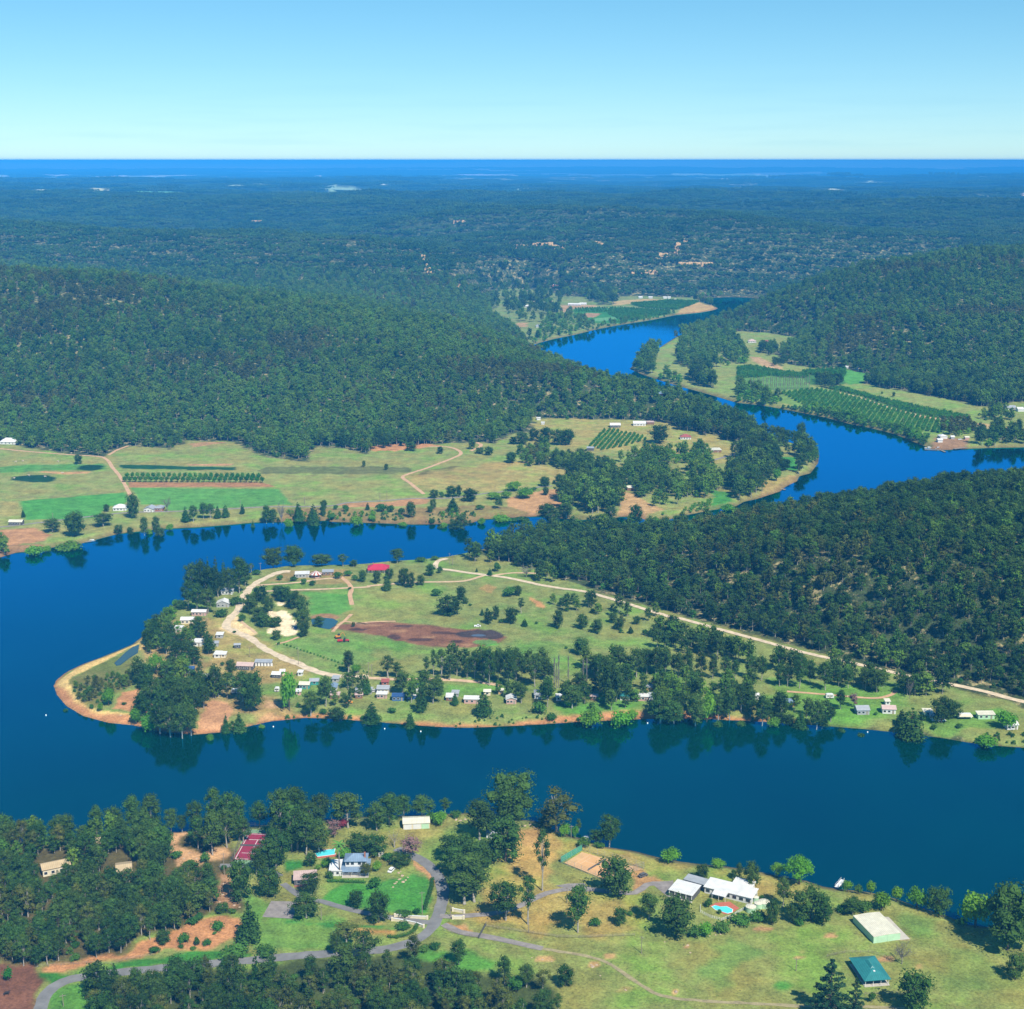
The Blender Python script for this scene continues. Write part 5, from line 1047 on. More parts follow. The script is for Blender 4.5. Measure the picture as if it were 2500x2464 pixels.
M['sandroad'] = plain('pale_sand_road', (.62, .49, .33), .95, .3, .3, bump=.2)
M['dirt'] = plain('orange_dirt_road', (.55, .34, .19), .95, .3, .3, bump=.2)
M['tan'] = plain('tan_dirt_road', (.58, .40, .24), .95, .3, .3, bump=.2)
M['faint'] = plain('faint_wheel_track', (.32, .27, .14), .95, .35, .5)
def pl(v, *c): return [W(v, c[i], c[i + 1]) for i in range(0, len(c), 2)]
asph = pl('Z1', 190, 1520, 225, 1400, 260, 1310, 350, 1245, 480, 1215, 740, 1185, 1050, 1155, 1400, 1125, 1650, 1100) + pl('Z2', 200, 1092, 400, 1078, 560, 1062, 660, 1035, 740, 1000, 800, 950, 840, 880, 862, 800, 868, 740, 850, 680, 810, 620, 750, 570, 680, 540, 610, 505)
ribbon('asphalt_road', asph, 5.0, M['asphalt'], 'winding grey asphalt road through the near bank', seed=1)
ribbon('driveway', pl('Z2', -20, 700, 40, 745, 110, 785, 200, 800, 300, 830, 430, 862, 560, 885, 640, 897, 780, 915, 835, 905), 3.2, M['asphalt'], 'narrow grey driveway below the white house', .16, seed=2)
ribbon('driveway', pl('Z1', 1555, 660, 1500, 630, 1400, 610, 1290, 600, 1220, 600), 3.4, M['asphalt'], 'grey driveway leading to the red tennis court', .16, seed=3)
ribbon('driveway', pl('Z2', 850, 880, 920, 882, 1060, 874, 1180, 860, 1300, 820, 1400, 770, 1500, 740, 1640, 728, 1800, 745, 1932, 752) + pl('Z3', 60, 632, 130, 625, 190, 622), 3.2, M['gravel'], 'grey gravel drive winding to the long white house', .16, seed=4)
ribbon('gravel_track', pl('Z2', 870, 925, 960, 968, 1060, 985, 1180, 1008, 1300, 1035, 1420, 1060), 3.4, M['gravel'], 'grey gravel track leaving the road junction', .14, seed=5)
ribbon('dirt_track', pl('Z2', 1420, 1060, 1560, 1085, 1700, 1110, 1800, 1150, 1932, 1240) + pl('Z3', 130, 1180, 300, 1205, 600, 1222, 850, 1235, 1200, 1240, 1500, 1260, 1932, 1300), 1.7, M['faint'], 'faint dirt wheel track across the near paddock', .10, ragged=.4, seed=6)
sheet('gravel_yard', poly('Z2', 1490, 712, 1560, 700, 1650, 698, 1690, 742, 1640, 745, 1560, 728), M['gravel'], 'grey gravel turning area below the clay court', .13)
sheet('gravel_yard', poly('Z1', 1455, 885, 1505, 797, 1650, 800, 1625, 895), M['gravel'], 'square grey gravel pad beside the lawn', .13)
sheet('gravel_yard', poly('Z3', 90, 632, 190, 610, 200, 690, 160, 690), M['gravel'], 'grey gravel yard beside the open white shed', .13)
main = pl('Z4', 1470, 158, 1420, 160, 1350, 185, 1290, 215, 1245, 245, 1210, 285, 1180, 340, 1160, 390, 1120, 430, 1090, 480, 1150, 515, 1230, 550, 1300, 600, 1400, 655, 1520, 705, 1640, 755, 1760, 775, 1932, 778)
ribbon('sand_road', main, 5.6, M['sandroad'], 'pale sandy road curving round the peninsula', .14, ragged=.25, seed=7)
ribbon('dirt_road', pl('Z5', 0, 772, 100, 785, 300, 795, 480, 795, 640, 800, 780, 812, 900, 830), 4.2, M['tan'], 'tan dirt road behind the lower cabins', .12, seed=8)
ribbon('dirt_track', pl('Z4', 1245, 242, 1340, 236, 1500, 225, 1640, 205, 1760, 195), 3.0, M['tan'], 'dirt track passing below the striped shelter', .12, seed=9)
ribbon('dirt_track', pl('Z4', 1330, 275, 1480, 268, 1640, 264, 1800, 256, 1932, 250) + pl('Z5', 120, 245, 260, 232, 420, 222, 560, 220, 680, 215, 760, 195, 810, 178), 3.2, M['tan'], 'long dirt track along the top of the paddock', .13, seed=10)
ribbon('dirt_track', pl('Z4', 1770, 190, 1810, 225, 1830, 260, 1822, 300, 1835, 355), 3.2, M['dirt'], 'short orange dirt track to the paddock gate', .14, seed=11)
ribbon('dirt_track', pl('Z4', 1830, 410, 1790, 450, 1760, 470, 1720, 515), 2.4, M['dirt'], 'dirt track beside the small pond', .12, seed=12)
ribbon('dirt_track', pl('Z4', 1790, 452, 1860, 462, 1932, 466) + pl('Z5', 40, 466, 160, 455, 280, 452), 2.2, M['dirt'], 'dirt track to the muddy pit', .13, seed=13)
ribbon('sand_road', pl('Z5', 585, 82, 540, 92, 518, 110, 522, 138, 600, 150, 700, 165, 820, 180, 960, 200, 1140, 240), 4.2, M['sandroad'], 'pale gravel road forking near the farmhouse', .16, seed=14)
ribbon('dirt_track', pl('Z5', 860, 182, 960, 168, 1060, 168, 1150, 172), 3.0, M['tan'], 'side track climbing to the wooded hill', .14, seed=15)
ribbon('sand_road', pl('Z5', 1140, 240, 1250, 258, 1380, 275, 1480, 300, 1600, 335, 1720, 372, 1850, 412, 1932, 438) + pl('Z6', 120, 385, 290, 432, 430, 470, 570, 508, 740, 556, 900, 594, 1000, 615, 1140, 645, 1320, 688, 1480, 720, 1640, 752, 1760, 780, 1850, 806, 1932, 826, 2200, 890), 4.2, M['sandroad'], 'long straight pale road along the foot of the wooded hill', .22, seed=16)
ribbon('dirt_track', pl('Z6', 690, 770, 850, 782, 1000, 795, 1150, 805, 1230, 790, 1265, 765), 2.6, M['dirt'], 'orange track behind the eastern huts', .12, seed=17)
ribbon('dirt_track', pl('Z4', 1268, 522, 1200, 470, 1170, 440), 2.2, M['tan'], 'narrow track beside the sand junction', .10, seed=18)
ribbon('dirt_track', pl('Z4', 1385, 585, 1440, 575, 1520, 545), 2.2, M['dirt'], 'earth track under the sand pit', .10, seed=19)
ribbon('dirt_road', pl('F1', 770, 508, 740, 450, 700, 385, 665, 345, 640, 305, 605, 282, 540, 274, 430, 268, 250, 255, 100, 242, 0, 232, -300, 222), 3.6, M['dirt'], 'orange dirt road crossing the far fields from the farmhouse', .12, step=5, seed=20)
ribbon('dirt_road', pl('F1', 640, 270, 690, 240, 755, 215), 3.4, M['dirt'], 'orange dirt road entering the far wood', .16, seed=21)
ribbon('dirt_road', pl('F2', 925, 626, 880, 590, 830, 550, 780, 512, 830, 487, 940, 452, 1050, 410, 1150, 370, 1175, 348, 1140, 322, 1070, 306, 960, 305), 3.8, M['dirt'], 'zigzag orange dirt road in the far fields', .12, step=5, seed=22)
ribbon('dirt_road', pl('F2', 1240, 335, 1300, 308, 1308, 292, 1280, 278), 4.0, M['dirt'], 'short orange road climbing into the far wood', .16, seed=23)
ribbon('gravel_track', pl('F1', -300, 715, 0, 693, 60, 688) + pl('F1', 700, 612, 860, 605, 1060, 600, 1300, 590, 1560, 575, 1932, 570) + pl('F2', 400, 685, 620, 672, 850, 656, 1100, 652, 1350, 620, 1560, 600, 1700, 578, 1790, 570), 3.4, M['gravel'], 'grey river road between the far fields and the bank', .13, step=6, seed=24)
ribbon('gravel_track', pl('F3', 1300, 470, 1440, 430, 1480, 400, 1430, 380), 4, M['gravel'], 'grey drive beside the brown timber house', .14, seed=25)
ribbon('dirt_track', pl('F5', 590, 478, 800, 520, 1040, 600, 1200, 640, 1440, 690, 1700, 735, 1932, 760), 4, M['tan'], 'pale track between the far orchards', .14, step=8, seed=26)
ribbon('dirt_track', pl('F4', 470, 190, 620, 182, 760, 195, 900, 205), 5, M['tan'], 'pale farm track on the far bend', .14, step=8, seed=27)

# ------------------------------------------------------------------ sheets of water other than the river
def pool_mat(name, rgb):
    m, nt, b = nmat(name); tc = nt.nodes.new('ShaderNodeTexCoord'); n = noise(nt, 1.5, 2, tc.outputs['Object']); bp = nt.nodes.new('ShaderNodeBump'); bp.inputs['Distance'].default_value = .03; bp.inputs['Strength'].default_value = .4
    nt.links.new(n.outputs[0], bp.inputs['Height']); nt.links.new(bp.outputs[0], b.inputs['Normal']); b.inputs['Base Color'].default_value = (*rgb, 1); b.inputs['Roughness'].default_value = .06; return m
sheet('lagoon_water', poly('Z4', 432, 700, 462, 672, 500, 635, 540, 605, 580, 590, 572, 640, 520, 672, 470, 712, 445, 716), pool_mat('lagoon', (.04, .075, .07)), 'narrow lagoon behind the sand spit', .25, None)
sheet('pond_water', poly('Z4', 1590, 440, 1650, 430, 1720, 436, 1752, 452, 1735, 480, 1700, 500, 1640, 490, 1600, 470), pool_mat('pond', (.03, .08, .09)), 'small still pond in the paddock', .12, None)
sheet('pond_water', ell('Z5', 768, 536, 45, 7), pool_mat('pit_water', (.09, .10, .12)), 'puddle in the dark end of the muddy pit', .12, None)

# ------------------------------------------------------------------ building kit
RC = {'white': sheet_roof('white_metal_roof', (.70, .69, .66)), 'cream': sheet_roof('cream_metal_roof', (.68, .64, .50)), 'grey': sheet_roof('grey_metal_roof', (.36, .38, .40)), 'bluegrey': sheet_roof('blue_grey_tiled_roof', (.20, .28, .38)), 'red': sheet_roof('red_roof', (.50, .035, .07)),
      'pink': sheet_roof('faded_pink_roof', (.58, .42, .37)), 'teal': sheet_roof('green_metal_roof', (.03, .20, .20)), 'tan': sheet_roof('tan_metal_roof', (.50, .38, .22)), 'brown': sheet_roof('brown_tiled_roof', (.16, .12, .10)), 'rust': sheet_roof('rusty_metal_roof', (.45, .16, .11)), 'blue': sheet_roof('blue_roof', (.04, .10, .25)), 'brick': sheet_roof('dull_red_roof', (.36, .10, .08)), 'dark': sheet_roof('dark_roof', (.10, .11, .12))}
WC = {'white': plain('white_wall', (.64, .64, .62), .7, .1, .5), 'cream': plain('cream_wall', (.66, .58, .42), .8, .12, .5), 'green': plain('pale_green_wall', (.40, .60, .40), .7, .1, .5), 'grey': plain('grey_wall', (.36, .36, .36), .8, .15, .5), 'brick': plain('red_brick_wall', (.36, .13, .08), .85, .25, 2.), 'brown': plain('timber_wall', (.22, .12, .07), .85, .25, 1.5), 'teal': plain('teal_wall', (.05, .28, .26), .7, .15, .5), 'blue': plain('blue_wall', (.06, .14, .30), .7, .15, .5), 'yellow': plain('ochre_wall', (.58, .36, .12), .8, .15, .5), 'pink': plain('pinkish_wall', (.55, .33, .28), .8, .15, .5), 'dark': plain('dark_wall', (.10, .10, .10), .85, .15, .5)}  # the dark entry is a plain near-black, shared by walls, gate, fence and net
M['glass'] = plain('window_glass', (.03, .04, .05), .08, .1, .5, spec=.6); M['trim'] = plain('white_trim', (.72, .72, .70), .5, .08, 1); M['conc'] = plain('concrete', (.46, .42, .36), .9, .15, .4); M['void'] = plain('dark_opening', (.025, .025, .025), .9, .1, 1)
M['door'] = plain('door_paint', (.30, .26, .2), .6, .12, 1); M['wood'] = plain('grey_timber', (.26, .22, .17), .9, .25, 1.5); M['steel'] = plain('galvanised_steel', (.45, .46, .46), .45, .12, 1.5, metal=.6); M['brick'] = plain('brick', (.34, .14, .09), .9, .25, 3.)
def roof_mesh(kind, x0, x1, y0, y1, z, rise, oh=.45, th=.14):
    mb = MB(); x0 -= oh; x1 += oh; y0 -= oh; y1 += oh; ym = (y0 + y1) / 2; xm = (x0 + x1) / 2
    if kind == 'gable': a = [(x0, y0, z), (x1, y0, z), (x1, ym, z + rise), (x0, ym, z + rise), (x1, y1, z), (x0, y1, z)]; F = [(0, 1, 2, 3), (3, 2, 4, 5)]; E_ = [(0, 1), (1, 2), (2, 4), (4, 5), (5, 3), (3, 0)]
    elif kind == 'gabley': a = [(x0, y0, z), (xm, y0, z + rise), (x1, y0, z), (x1, y1, z), (xm, y1, z + rise), (x0, y1, z)]; F = [(0, 1, 4, 5), (1, 2, 3, 4)]; E_ = [(0, 1), (1, 2), (2, 3), (3, 4), (4, 5), (5, 0)]
    elif kind == 'hip':
        i = min((y1 - y0), (x1 - x0)) / 2
        if x1 - x0 >= y1 - y0: a = [(x0, y0, z), (x1, y0, z), (x1, y1, z), (x0, y1, z), (x0 + i, ym, z + rise), (x1 - i, ym, z + rise)]; F = [(0, 1, 5, 4), (1, 2, 5), (2, 3, 4, 5), (3, 0, 4)]
        else: a = [(x0, y0, z), (x1, y0, z), (x1, y1, z), (x0, y1, z), (xm, y0 + i, z + rise), (xm, y1 - i, z + rise)]; F = [(0, 1, 4), (1, 2, 5, 4), (2, 3, 5), (3, 0, 4, 5)]
        E_ = [(0, 1), (1, 2), (2, 3), (3, 0)]
    else: a = [(x0, y0, z), (x1, y0, z), (x1, y1, z + rise), (x0, y1, z + rise)]; F = [(0, 1, 2, 3)]; E_ = [(0, 1), (1, 2), (2, 3), (3, 0)]
    n = len(a); mb.add(a + [(p[0], p[1], p[2] - th) for p in a], F + [tuple(i + n for i in f[::-1]) for f in F] + [(e[1], e[0], e[0] + n, e[1] + n) for e in E_]); return mb
def walls_mesh(kind, x0, x1, y0, y1, h, rise, base=-.5, th=.14):
    mb = MB(); ym = (y0 + y1) / 2; xm = (x0 + x1) / 2; t = h - th - .01
    b = [(x0, y0, base), (x1, y0, base), (x1, y1, base), (x0, y1, base)]
    T_ = [(x0, y0, t), (x1, y0, t), (x1, y1, t), (x0, y1, t)]; k = rise * .9
    if kind == 'gable': mb.add(b + T_ + [(x0, ym, t + k), (x1, ym, t + k)], [(0, 1, 5, 4), (1, 2, 6, 9, 5), (2, 3, 7, 6), (3, 0, 4, 8, 7), (4, 5, 9, 8), (6, 7, 8, 9)])
    elif kind == 'gabley': mb.add(b + T_ + [(xm, y0, t + k), (xm, y1, t + k)], [(0, 1, 5, 8, 4), (1, 2, 6, 5), (2, 3, 7, 9, 6), (3, 0, 4, 7), (4, 8, 9, 7), (5, 6, 9, 8)])
    elif kind == 'skillion': T_[2] = (x1, y1, t + k); T_[3] = (x0, y1, t + k); mb.add(b + T_, [(0, 1, 5, 4), (1, 2, 6, 5), (2, 3, 7, 6), (3, 0, 4, 7), (4, 5, 6, 7)])
    else: mb.add(b + T_, [(0, 1, 5, 4), (1, 2, 6, 5), (2, 3, 7, 6), (3, 0, 4, 7), (4, 5, 6, 7)])
    return mb
def window(par, x, y, z, w=1.2, h=1.1, side='front', frame=True, depth=.05):
    def bx(mb, a0, a1, b0, b1, d0, d1):
        if side == 'front': mb.box(a0, a1, y - d1, y - d0, b0, b1)
        elif side == 'right': mb.box(x + d0, x + d1, a0, a1, b0, b1)
        else: mb.box(x - d1, x - d0, a0, a1, b0, b1)
        return mb
    c = x if side == 'front' else y
    f = bx(MB(), c - w / 2 - .09, c + w / 2 + .09, z - .09, z + h + .09, -.05, depth); fo = f.build('window', M['trim'], par)
    bx(MB(), c - w / 2, c + w / 2, z, z + h, -.04, depth + .03).build('pane', M['glass'], fo)
    return fo
def door(par, x, y, w=.95, h=2.1, z=0, mat=None, nm='door'):
    d = MB().box(x - w / 2, x + w / 2, y - .07, y + .03, z, z + h).build(nm, mat or M['door'], par)
    MB().box(x + w / 2 - .16, x + w / 2 - .08, y - .14, y - .071, z + .95, z + 1.05).build('handle', M['steel'], d); return d
def body(par, kind, x0, x1, y0, y1, h, rise, rc, wc, oh=.45, base=-.5, z0=0, names=('wall', 'roof')):
    w = walls_mesh(kind, x0, x1, y0, y1, h, rise, base).build(names[0], WC[wc], par); r = roof_mesh(kind, x0, x1, y0, y1, h, rise, oh).build(names[1], RC[rc], par)
    if z0: w.location.z = z0; r.location.z = z0
    return r
def chimney(roof, x, y, z0, z1, s=.35):
    MB().box(x - s, x + s, y - s, y + s, z0, z1).build('chimney', M['brick'], roof)
def verandah(par, x0, x1, y, d, h, rc, oh=0):
    r = MB(); t = .12; r.add([(x0, y - d, h - .45), (x1, y - d, h - .45), (x1, y - .02, h - .02), (x0, y - .02, h - .02), (x0, y - d, h - .45 - t), (x1, y - d, h - .45 - t), (x1, y - .02, h - .02 - t), (x0, y - .02, h - .02 - t)], [(0, 1, 2, 3), (7, 6, 5, 4), (0, 4, 5, 1), (1, 5, 6, 2), (2, 6, 7, 3), (3, 7, 4, 0)])
    r.build('verandah_roof', RC[rc], par); n = max(2, int((x1 - x0) / 3) + 1)
    for i in range(n):
        xx = x0 + .15 + (x1 - x0 - .3) * i / (n - 1); MB().box(xx - .06, xx + .06, y - d + .06, y - d + .18, -.3, h - .57).build('post', M['trim'], par)
def house(v, x, y, w, dep, label, kind='gable', rc='white', wc='white', h=2.6, rot=0.0, name='cabin', cat_='cabin', group=None, win=2, ver=None, chim=False, rise=None, wm=None, op=False):
    X, Y = W(v, x, y); w = wm or w * mpp(v, x, y); d = dep; x0, x1 = -w / 2, w / 2; rise = (.22 * (d if kind == 'gable' else w) if kind != 'skillion' else .5) if rise is None else rise
    if kind == 'hip': rise = .2 * min(w, d) if rise is None else rise
    r = empty(name, X, Y, None, rot); tag(r, label, cat_, group)
    rf = body(r, kind, x0, x1, 0, d, h, rise, rc, wc)
    if win:
        for i in range(win):
            xx = x0 + w * (i + .5) / (win + (1 if w > 5 else 0)) ; window(r, xx + (.0), 0, .95, min(1.3, w / (win + 1) * .7), 1.0)
        window(r, x1, d * .5, .95, 1.1, 1.0, 'right')
        if w > 5: door(r, x0 + w * (win + .4) / (win + 1), 0)
    if op: MB().box(x0 + .4, x1 - .4, -.05, .04, 0, h - .5).build('opening', M['void'], r)
    if ver: verandah(r, x0, x1, 0, 2.0, h - .1, ver)
    if chim: chimney(rf, x0 + w * .25, d * .5, h, h + rise + .9)
    return r
# ------------------------------------------------------------------ near bank buildings
def house_c(v, FL, FR, BL, h, label, kind, rc, wc, name, cat_, rise, oh=.4, group=None, base=3.0):
    a, b, c = [np.array(W(v, *p, z=base + h)) for p in (FL, FR, BL)]; u = (b - a); L = np.linalg.norm(u); u /= L; n = np.array([-u[1], u[0]]); d = abs((c - a) @ n)
    m = (a + b) / 2; r = empty(name, m[0], m[1], base, math.atan2(u[1], u[0])); tag(r, label, cat_, group)
    w2 = L / 2 - oh; rf = body(r, kind, -w2, w2, oh, d - oh, h, rise, rc, wc, oh)
    return r, w2, d, rf
# two-storey house
X, Y = W('Z2', 372, 652); H_ = empty('two_storey_house', X, Y, None, .03); tag(H_, 'white two-storey house with blue-grey hipped roof and a palm in front', 'house')
body(H_, 'flat', -4.9, 6.4, 0, 8.5, 2.9, .1, 'bluegrey', 'white', .5, names=('ground_floor_wall', 'skirt_roof'))
r_ = body(H_, 'hip', -3.6, 5.3, 1.9, 8.4, 2.7, 1.9, 'bluegrey', 'white', .6, 0, 3.0, names=('upper_wall', 'roof')); chimney(r_, 4.6, 4, 3.0, 5.6)
body(H_, 'skillion', -10.2, -5.0, -.6, 8.4, 2.7, .35, 'white', 'white', .35, names=('wing_wall', 'wing_roof'))
for xx in (-2.6, -.6, 2.4, 4.2): window(H_, xx, 1.9, 3.9, 1.3, 1.2)
for xx in (-3.2, .6, 3.2): window(H_, xx, 0, .9, 1.6, 1.2)
for xx in (-9.0, -6.8): window(H_, xx, -.6, .9, 1.1, 1.1)
door(H_, -1.2, 0); window(H_, 6.4, 4, .9, 1.4, 1.2, 'right'); MB().box(-4.9, 6.4, -2.4, -.01, -.4, .12).build('patio', M['conc'], H_)
verandah(H_, -4.8, 3.0, 0, 1.8, 2.95, 'bluegrey')
# white-roofed cottage
r, w2, d, rf = house_c('Z2', (35, 680), (168, 672), (45, 632), 2.7, 'small cottage with worn white skillion roof beside the grey drive', 'skillion', 'pink', 'dark', 'cottage', 'house', .4)
for xx in (-2.6, 0): window(r, xx, .4, .9, 1.5, 1.2)
door(r, 2.6, .4); MB().box(-w2, w2, -1.2, .39, -.5, .05).build('porch', M['brick'], r)
# garage shed
X, Y = W('Z2', 720, 396); r = empty('garage_shed', X, Y, None, .10); tag(r, 'cream shed with three pale garage doors near the river', 'shed'); rf = body(r, 'gable', -6.0, 6.0, 0, 7, 2.9, 1.1, 'cream', 'cream', .3)
for xx in (-3.9, .2, 4.0): MB().box(xx - 1.7, xx + 1.7, -.08, .03, 0, 2.4).build('garage_door', WC['green' if xx > 3 else 'white'], r)
X, Y = W('Z2', 1150, 448); r = empty('shed', X, Y, None, -.05); tag(r, 'small white shed half hidden by a big tree near the river', 'shed'); body(r, 'gable', -3.4, 3.4, 0, 5.5, 2.6, 1.2, 'grey', 'white', .35); window(r, -1.5, 0, 1, .9, .9); door(r, 1.2, 0)
X, Y = W('Z2', 523, 550); r = empty('garden_shed', X, Y); tag(r, 'tiny white garden shed right of the two-storey house', 'shed'); body(r, 'skillion', -1.1, 1.1, 0, 1.8, 2.1, .2, 'cream', 'white', .15); door(r, 0, 0, .8, 1.8)
X, Y = W('Z2', 1662, 450); r = empty('pump_shed', X, Y); tag(r, 'tiny pump shed on the bank above the river', 'shed'); body(r, 'skillion', -.9, .9, 0, 1.5, 2.0, .2, 'grey', 'white', .15); door(r, 0, 0, .7, 1.7)
# tan houses in the wood
r, w2, d, rf = house_c('Z1', (232, 628), (395, 595), (205, 590), 3.2, 'long house with tan metal roof inside the bottom left wood', 'gable', 'tan', 'cream', 'tan_roofed_house', 'house', 1.5)
for xx in (-4.5, -1.5, 2, 5): window(r, xx, .4, .9, 1.3, 1.2)
door(r, .2, .4)
r, w2, d, rf = house_c('Z1', (487, 487), (560, 478), (472, 437), 4.2, 'tall narrow house with tan roof between trees by the river', 'gable', 'tan', 'dark', 'tan_roofed_house', 'house', 1.4)
for xx in (-1.4, 1.4): window(r, xx, .4, 1, 1.2, 1.2); window(r, xx, .4, 2.8, 1.2, 1.0)
r, w2, d, rf = house_c('Z1', (642, 640), (735, 628), (634, 585), 3.4, 'smaller tan-roofed house with pale wall in the middle of the wood', 'gable', 'tan', 'yellow', 'tan_roofed_house', 'house', 1.3)
for xx in (-1.6, 1.6): window(r, xx, .4, .9, 1.1, 1.2)
door(r, 0, .4)
r, w2, d, rf = house_c('Z1', (-60, 595), (20, 590), (-60, 560), 3.0, 'tan-roofed hut cut off by the left edge', 'gable', 'tan', 'cream', 'hut', 'house', 1.0); window(r, 2, .4, 1, .9, 1)
r, w2, d, rf = house_c('Z1', (725, 405), (765, 402), (722, 392), 2.6, 'small green-roofed hut on the river bank behind trees', 'gable', 'cream', 'green', 'hut', 'house', .7); window(r, 0, .4, 1, .9, 1)
# cream shed and green pavilion
r, w2, d, rf = house_c('Z3', (1186, 890), (1320, 870), (1079, 784), 2.9, 'big cream farm shed with pale green front on a concrete pad', 'gabley', 'cream', 'green', 'farm_shed', 'shed', .25, .05)
for k in range(2): MB().box(-3.9 + k * 4.2, -.4 + k * 4.2, -.04, .1, 0, 2.5).build('roller_door', WC['green'], r)
sheet('concrete_pad', poly('Z3', 1188, 919, 1366, 901, 1260, 792, 1235, 790, 1310, 880, 1186, 916), M['conc'], 'concrete pad round the big cream shed', .08)
r, w2, d, rf = house_c('Z3', (1140, 1110), (1273, 1100), (1066, 992), 2.7, 'open pavilion with green hipped metal roof and white posts', 'hip', 'teal', 'cream', 'green_roofed_pavilion', 'pavilion', 1.9, 1.9)
bpy.data.objects.remove([o for o in r.children if o.name.startswith('wall')][0])
w1 = walls_mesh('flat', -w2, w2, 3.6, d - 1.9, 2.7, 0).build('wall', WC['dark'], r)
for k in range(4): MB().box(-w2 - 1.2 + k * (2 * w2 + 2.4) / 3 - .07, -w2 - 1.2 + k * (2 * w2 + 2.4) / 3 + .07, .5, .64, 0, 2.5).build('post', M['trim'], r)
for k in range(1, 5): MB().box(w2 + 1.13, w2 + 1.27, .5 + k * 3.2, .64 + k * 3.2, 0, 2.5).build('post', M['trim'], r)
MB().box(-w2 - 1.6, w2 + 1.6, .2, d - .4, -.5, .18).build('floor_slab', M['conc'], r)
a_, b_ = -w2 * .36, w2 * .36; MB().add([(a_, 5, 4.05), (b_, 5, 4.05), (b_, d - 5, 4.05), (a_, d - 5, 4.05), (0, 6, 5.0), (0, d - 6, 5.0)], [(0, 1, 4), (1, 2, 5, 4), (2, 3, 5), (3, 0, 4, 5), (3, 2, 1, 0)]).build('roof_vent', RC['teal'], rf)
MB().box(-.35, .35, 3.6, 4.2, 3.5, 4.3).build('skylight', M['trim'], rf)
# long white house
r, w2, d, rf = house_c('Z3', (340, 640), (582, 700), (396, 602), 3.0, 'long low house with bright white metal roof beside a pool', 'skillion', 'white', 'white', 'long_house', 'house', .5)
n_ = 7
for k in range(n_): window(r, -w2 + 1.5 + k * (2 * w2 - 3) / (n_ - 1), .4, .8, 1.7, 1.3)
door(r, w2 - .9, .4); window(r, w2, 3, .9, 1.6, 1.2, 'right'); window(r, w2, 6, .9, 1.2, 1.2, 'right')
body(r, 'skillion', w2 - 11, w2 - 3, d + .3, d + 5, 3.0, .4, 'white', 'white', .4, names=('rear_wall', 'rear_roof'))
verandah(r, -w2 + 4.5, -w2 + 10.5, .4, 3.6, 3.0, 'white')
r, w2, d, rf = house_c('Z3', (165, 655), (286, 687), (200, 602), 3.0, 'open-sided white-roofed shed left of the long house', 'skillion', 'white', 'dark', 'open_shed', 'shed', .3)
for k in range(5): MB().box(-w2 + .1 + k * (2 * w2 - .2) / 4 - .1, -w2 + .1 + k * (2 * w2 - .2) / 4 + .1, .1, .3, -.2, 2.8).build('post', M['trim'], r)
MB().box(-w2 - .3, w2 + .3, -.3, .39, -.4, .08).build('slab', M['conc'], r)
r, w2, d, rf = house_c('Z3', (240, 603), (345, 632), (272, 579), 2.8, 'grey flat-roofed carport between the two white roofs', 'skillion', 'grey', 'grey', 'carport', 'shed', .2); MB().box(-w2 + .5, w2 - .5, .36, .5, 0, 2.3).build('opening', M['void'], r)
for i, (x, y, rad) in enumerate(((575, 762, 2.1), (640, 738, 2.3), (612, 745, 1.7), (600, 716, 1.2))):
    X, Y = W('Z3', x, y); c = MB(); c.prism([(rad * math.cos(t * math.pi / 10), rad * math.sin(t * math.pi / 10)) for t in range(20)], -.2, 2.2)
    o = c.build('water_tank', WC['green']); o.location = (X, Y, gz(X, Y)); tag(o, ['pale green water tank at the lower end of the pool fence', 'largest round pale green water tank behind the shrubs', 'round green water tank between two larger tanks', 'smallest water tank against the long white house'][i], 'water tank', 'water tanks beside the long house')
    l = MB(); n = 20; l.add([(rad * 1.04 * math.cos(t * math.pi / 10), rad * 1.04 * math.sin(t * math.pi / 10), 2.2) for t in range(n)] + [(0, 0, 2.2 + rad * .28)], [(t, (t + 1) % n, n) for t in range(n)] + [tuple(range(n))[::-1]]); l.build('lid', RC['cream'], o)
# pools
def pool(v, pts, deck, label):
    W_ = np.array([W(v, *p) for p in pts]); c = W_.mean(0); D = np.array([W(v, *p) for p in deck]) - c; P0 = W_ - c
    r = empty('swimming_pool', c[0], c[1]); tag(r, label, 'swimming pool')
    mb = MB(); mb.prism([tuple(p) for p in (D if np.sum(D[:, 0] * np.roll(D[:, 1], -1) - np.roll(D[:, 0], -1) * D[:, 1]) > 0 else D[::-1])], -.3, .12); mb.build('paving', M['brickpave'], r)
    mb = MB(); Q = P0 * 1.08; mb.prism([tuple(p) for p in (Q if np.sum(Q[:, 0] * np.roll(Q[:, 1], -1) - np.roll(Q[:, 0], -1) * Q[:, 1]) > 0 else Q[::-1])], -.2, .18); mb.build('coping', M['trim'], r)
    mb = MB(); mb.prism([tuple(p) for p in (P0 if np.sum(P0[:, 0] * np.roll(P0[:, 1], -1) - np.roll(P0[:, 0], -1) * P0[:, 1]) > 0 else P0[::-1])], -.2, .2); mb.build('pool_water', M['poolw'], r)
M['brickpave'] = plain('brick_paving', (.45, .13, .08), .9, .25, 2.); M['poolw'] = pool_mat('pool_water', (.10, .62, .66))
pool('Z3', [(383, 742), (400, 735), (425, 742), (455, 740), (484, 755), (482, 768), (460, 774), (440, 768), (400, 756)], [(372, 738), (400, 722), (470, 716), (518, 748), (470, 778), (440, 776)], 'kidney-shaped turquoise pool in red brick paving by the long house')
pool('Z2', [(158, 532), (180, 518), (266, 508), (266, 538), (172, 550)], [(148, 532), (174, 512), (272, 504), (276, 548), (168, 560)], 'rectangular turquoise pool left of the white two-storey house')
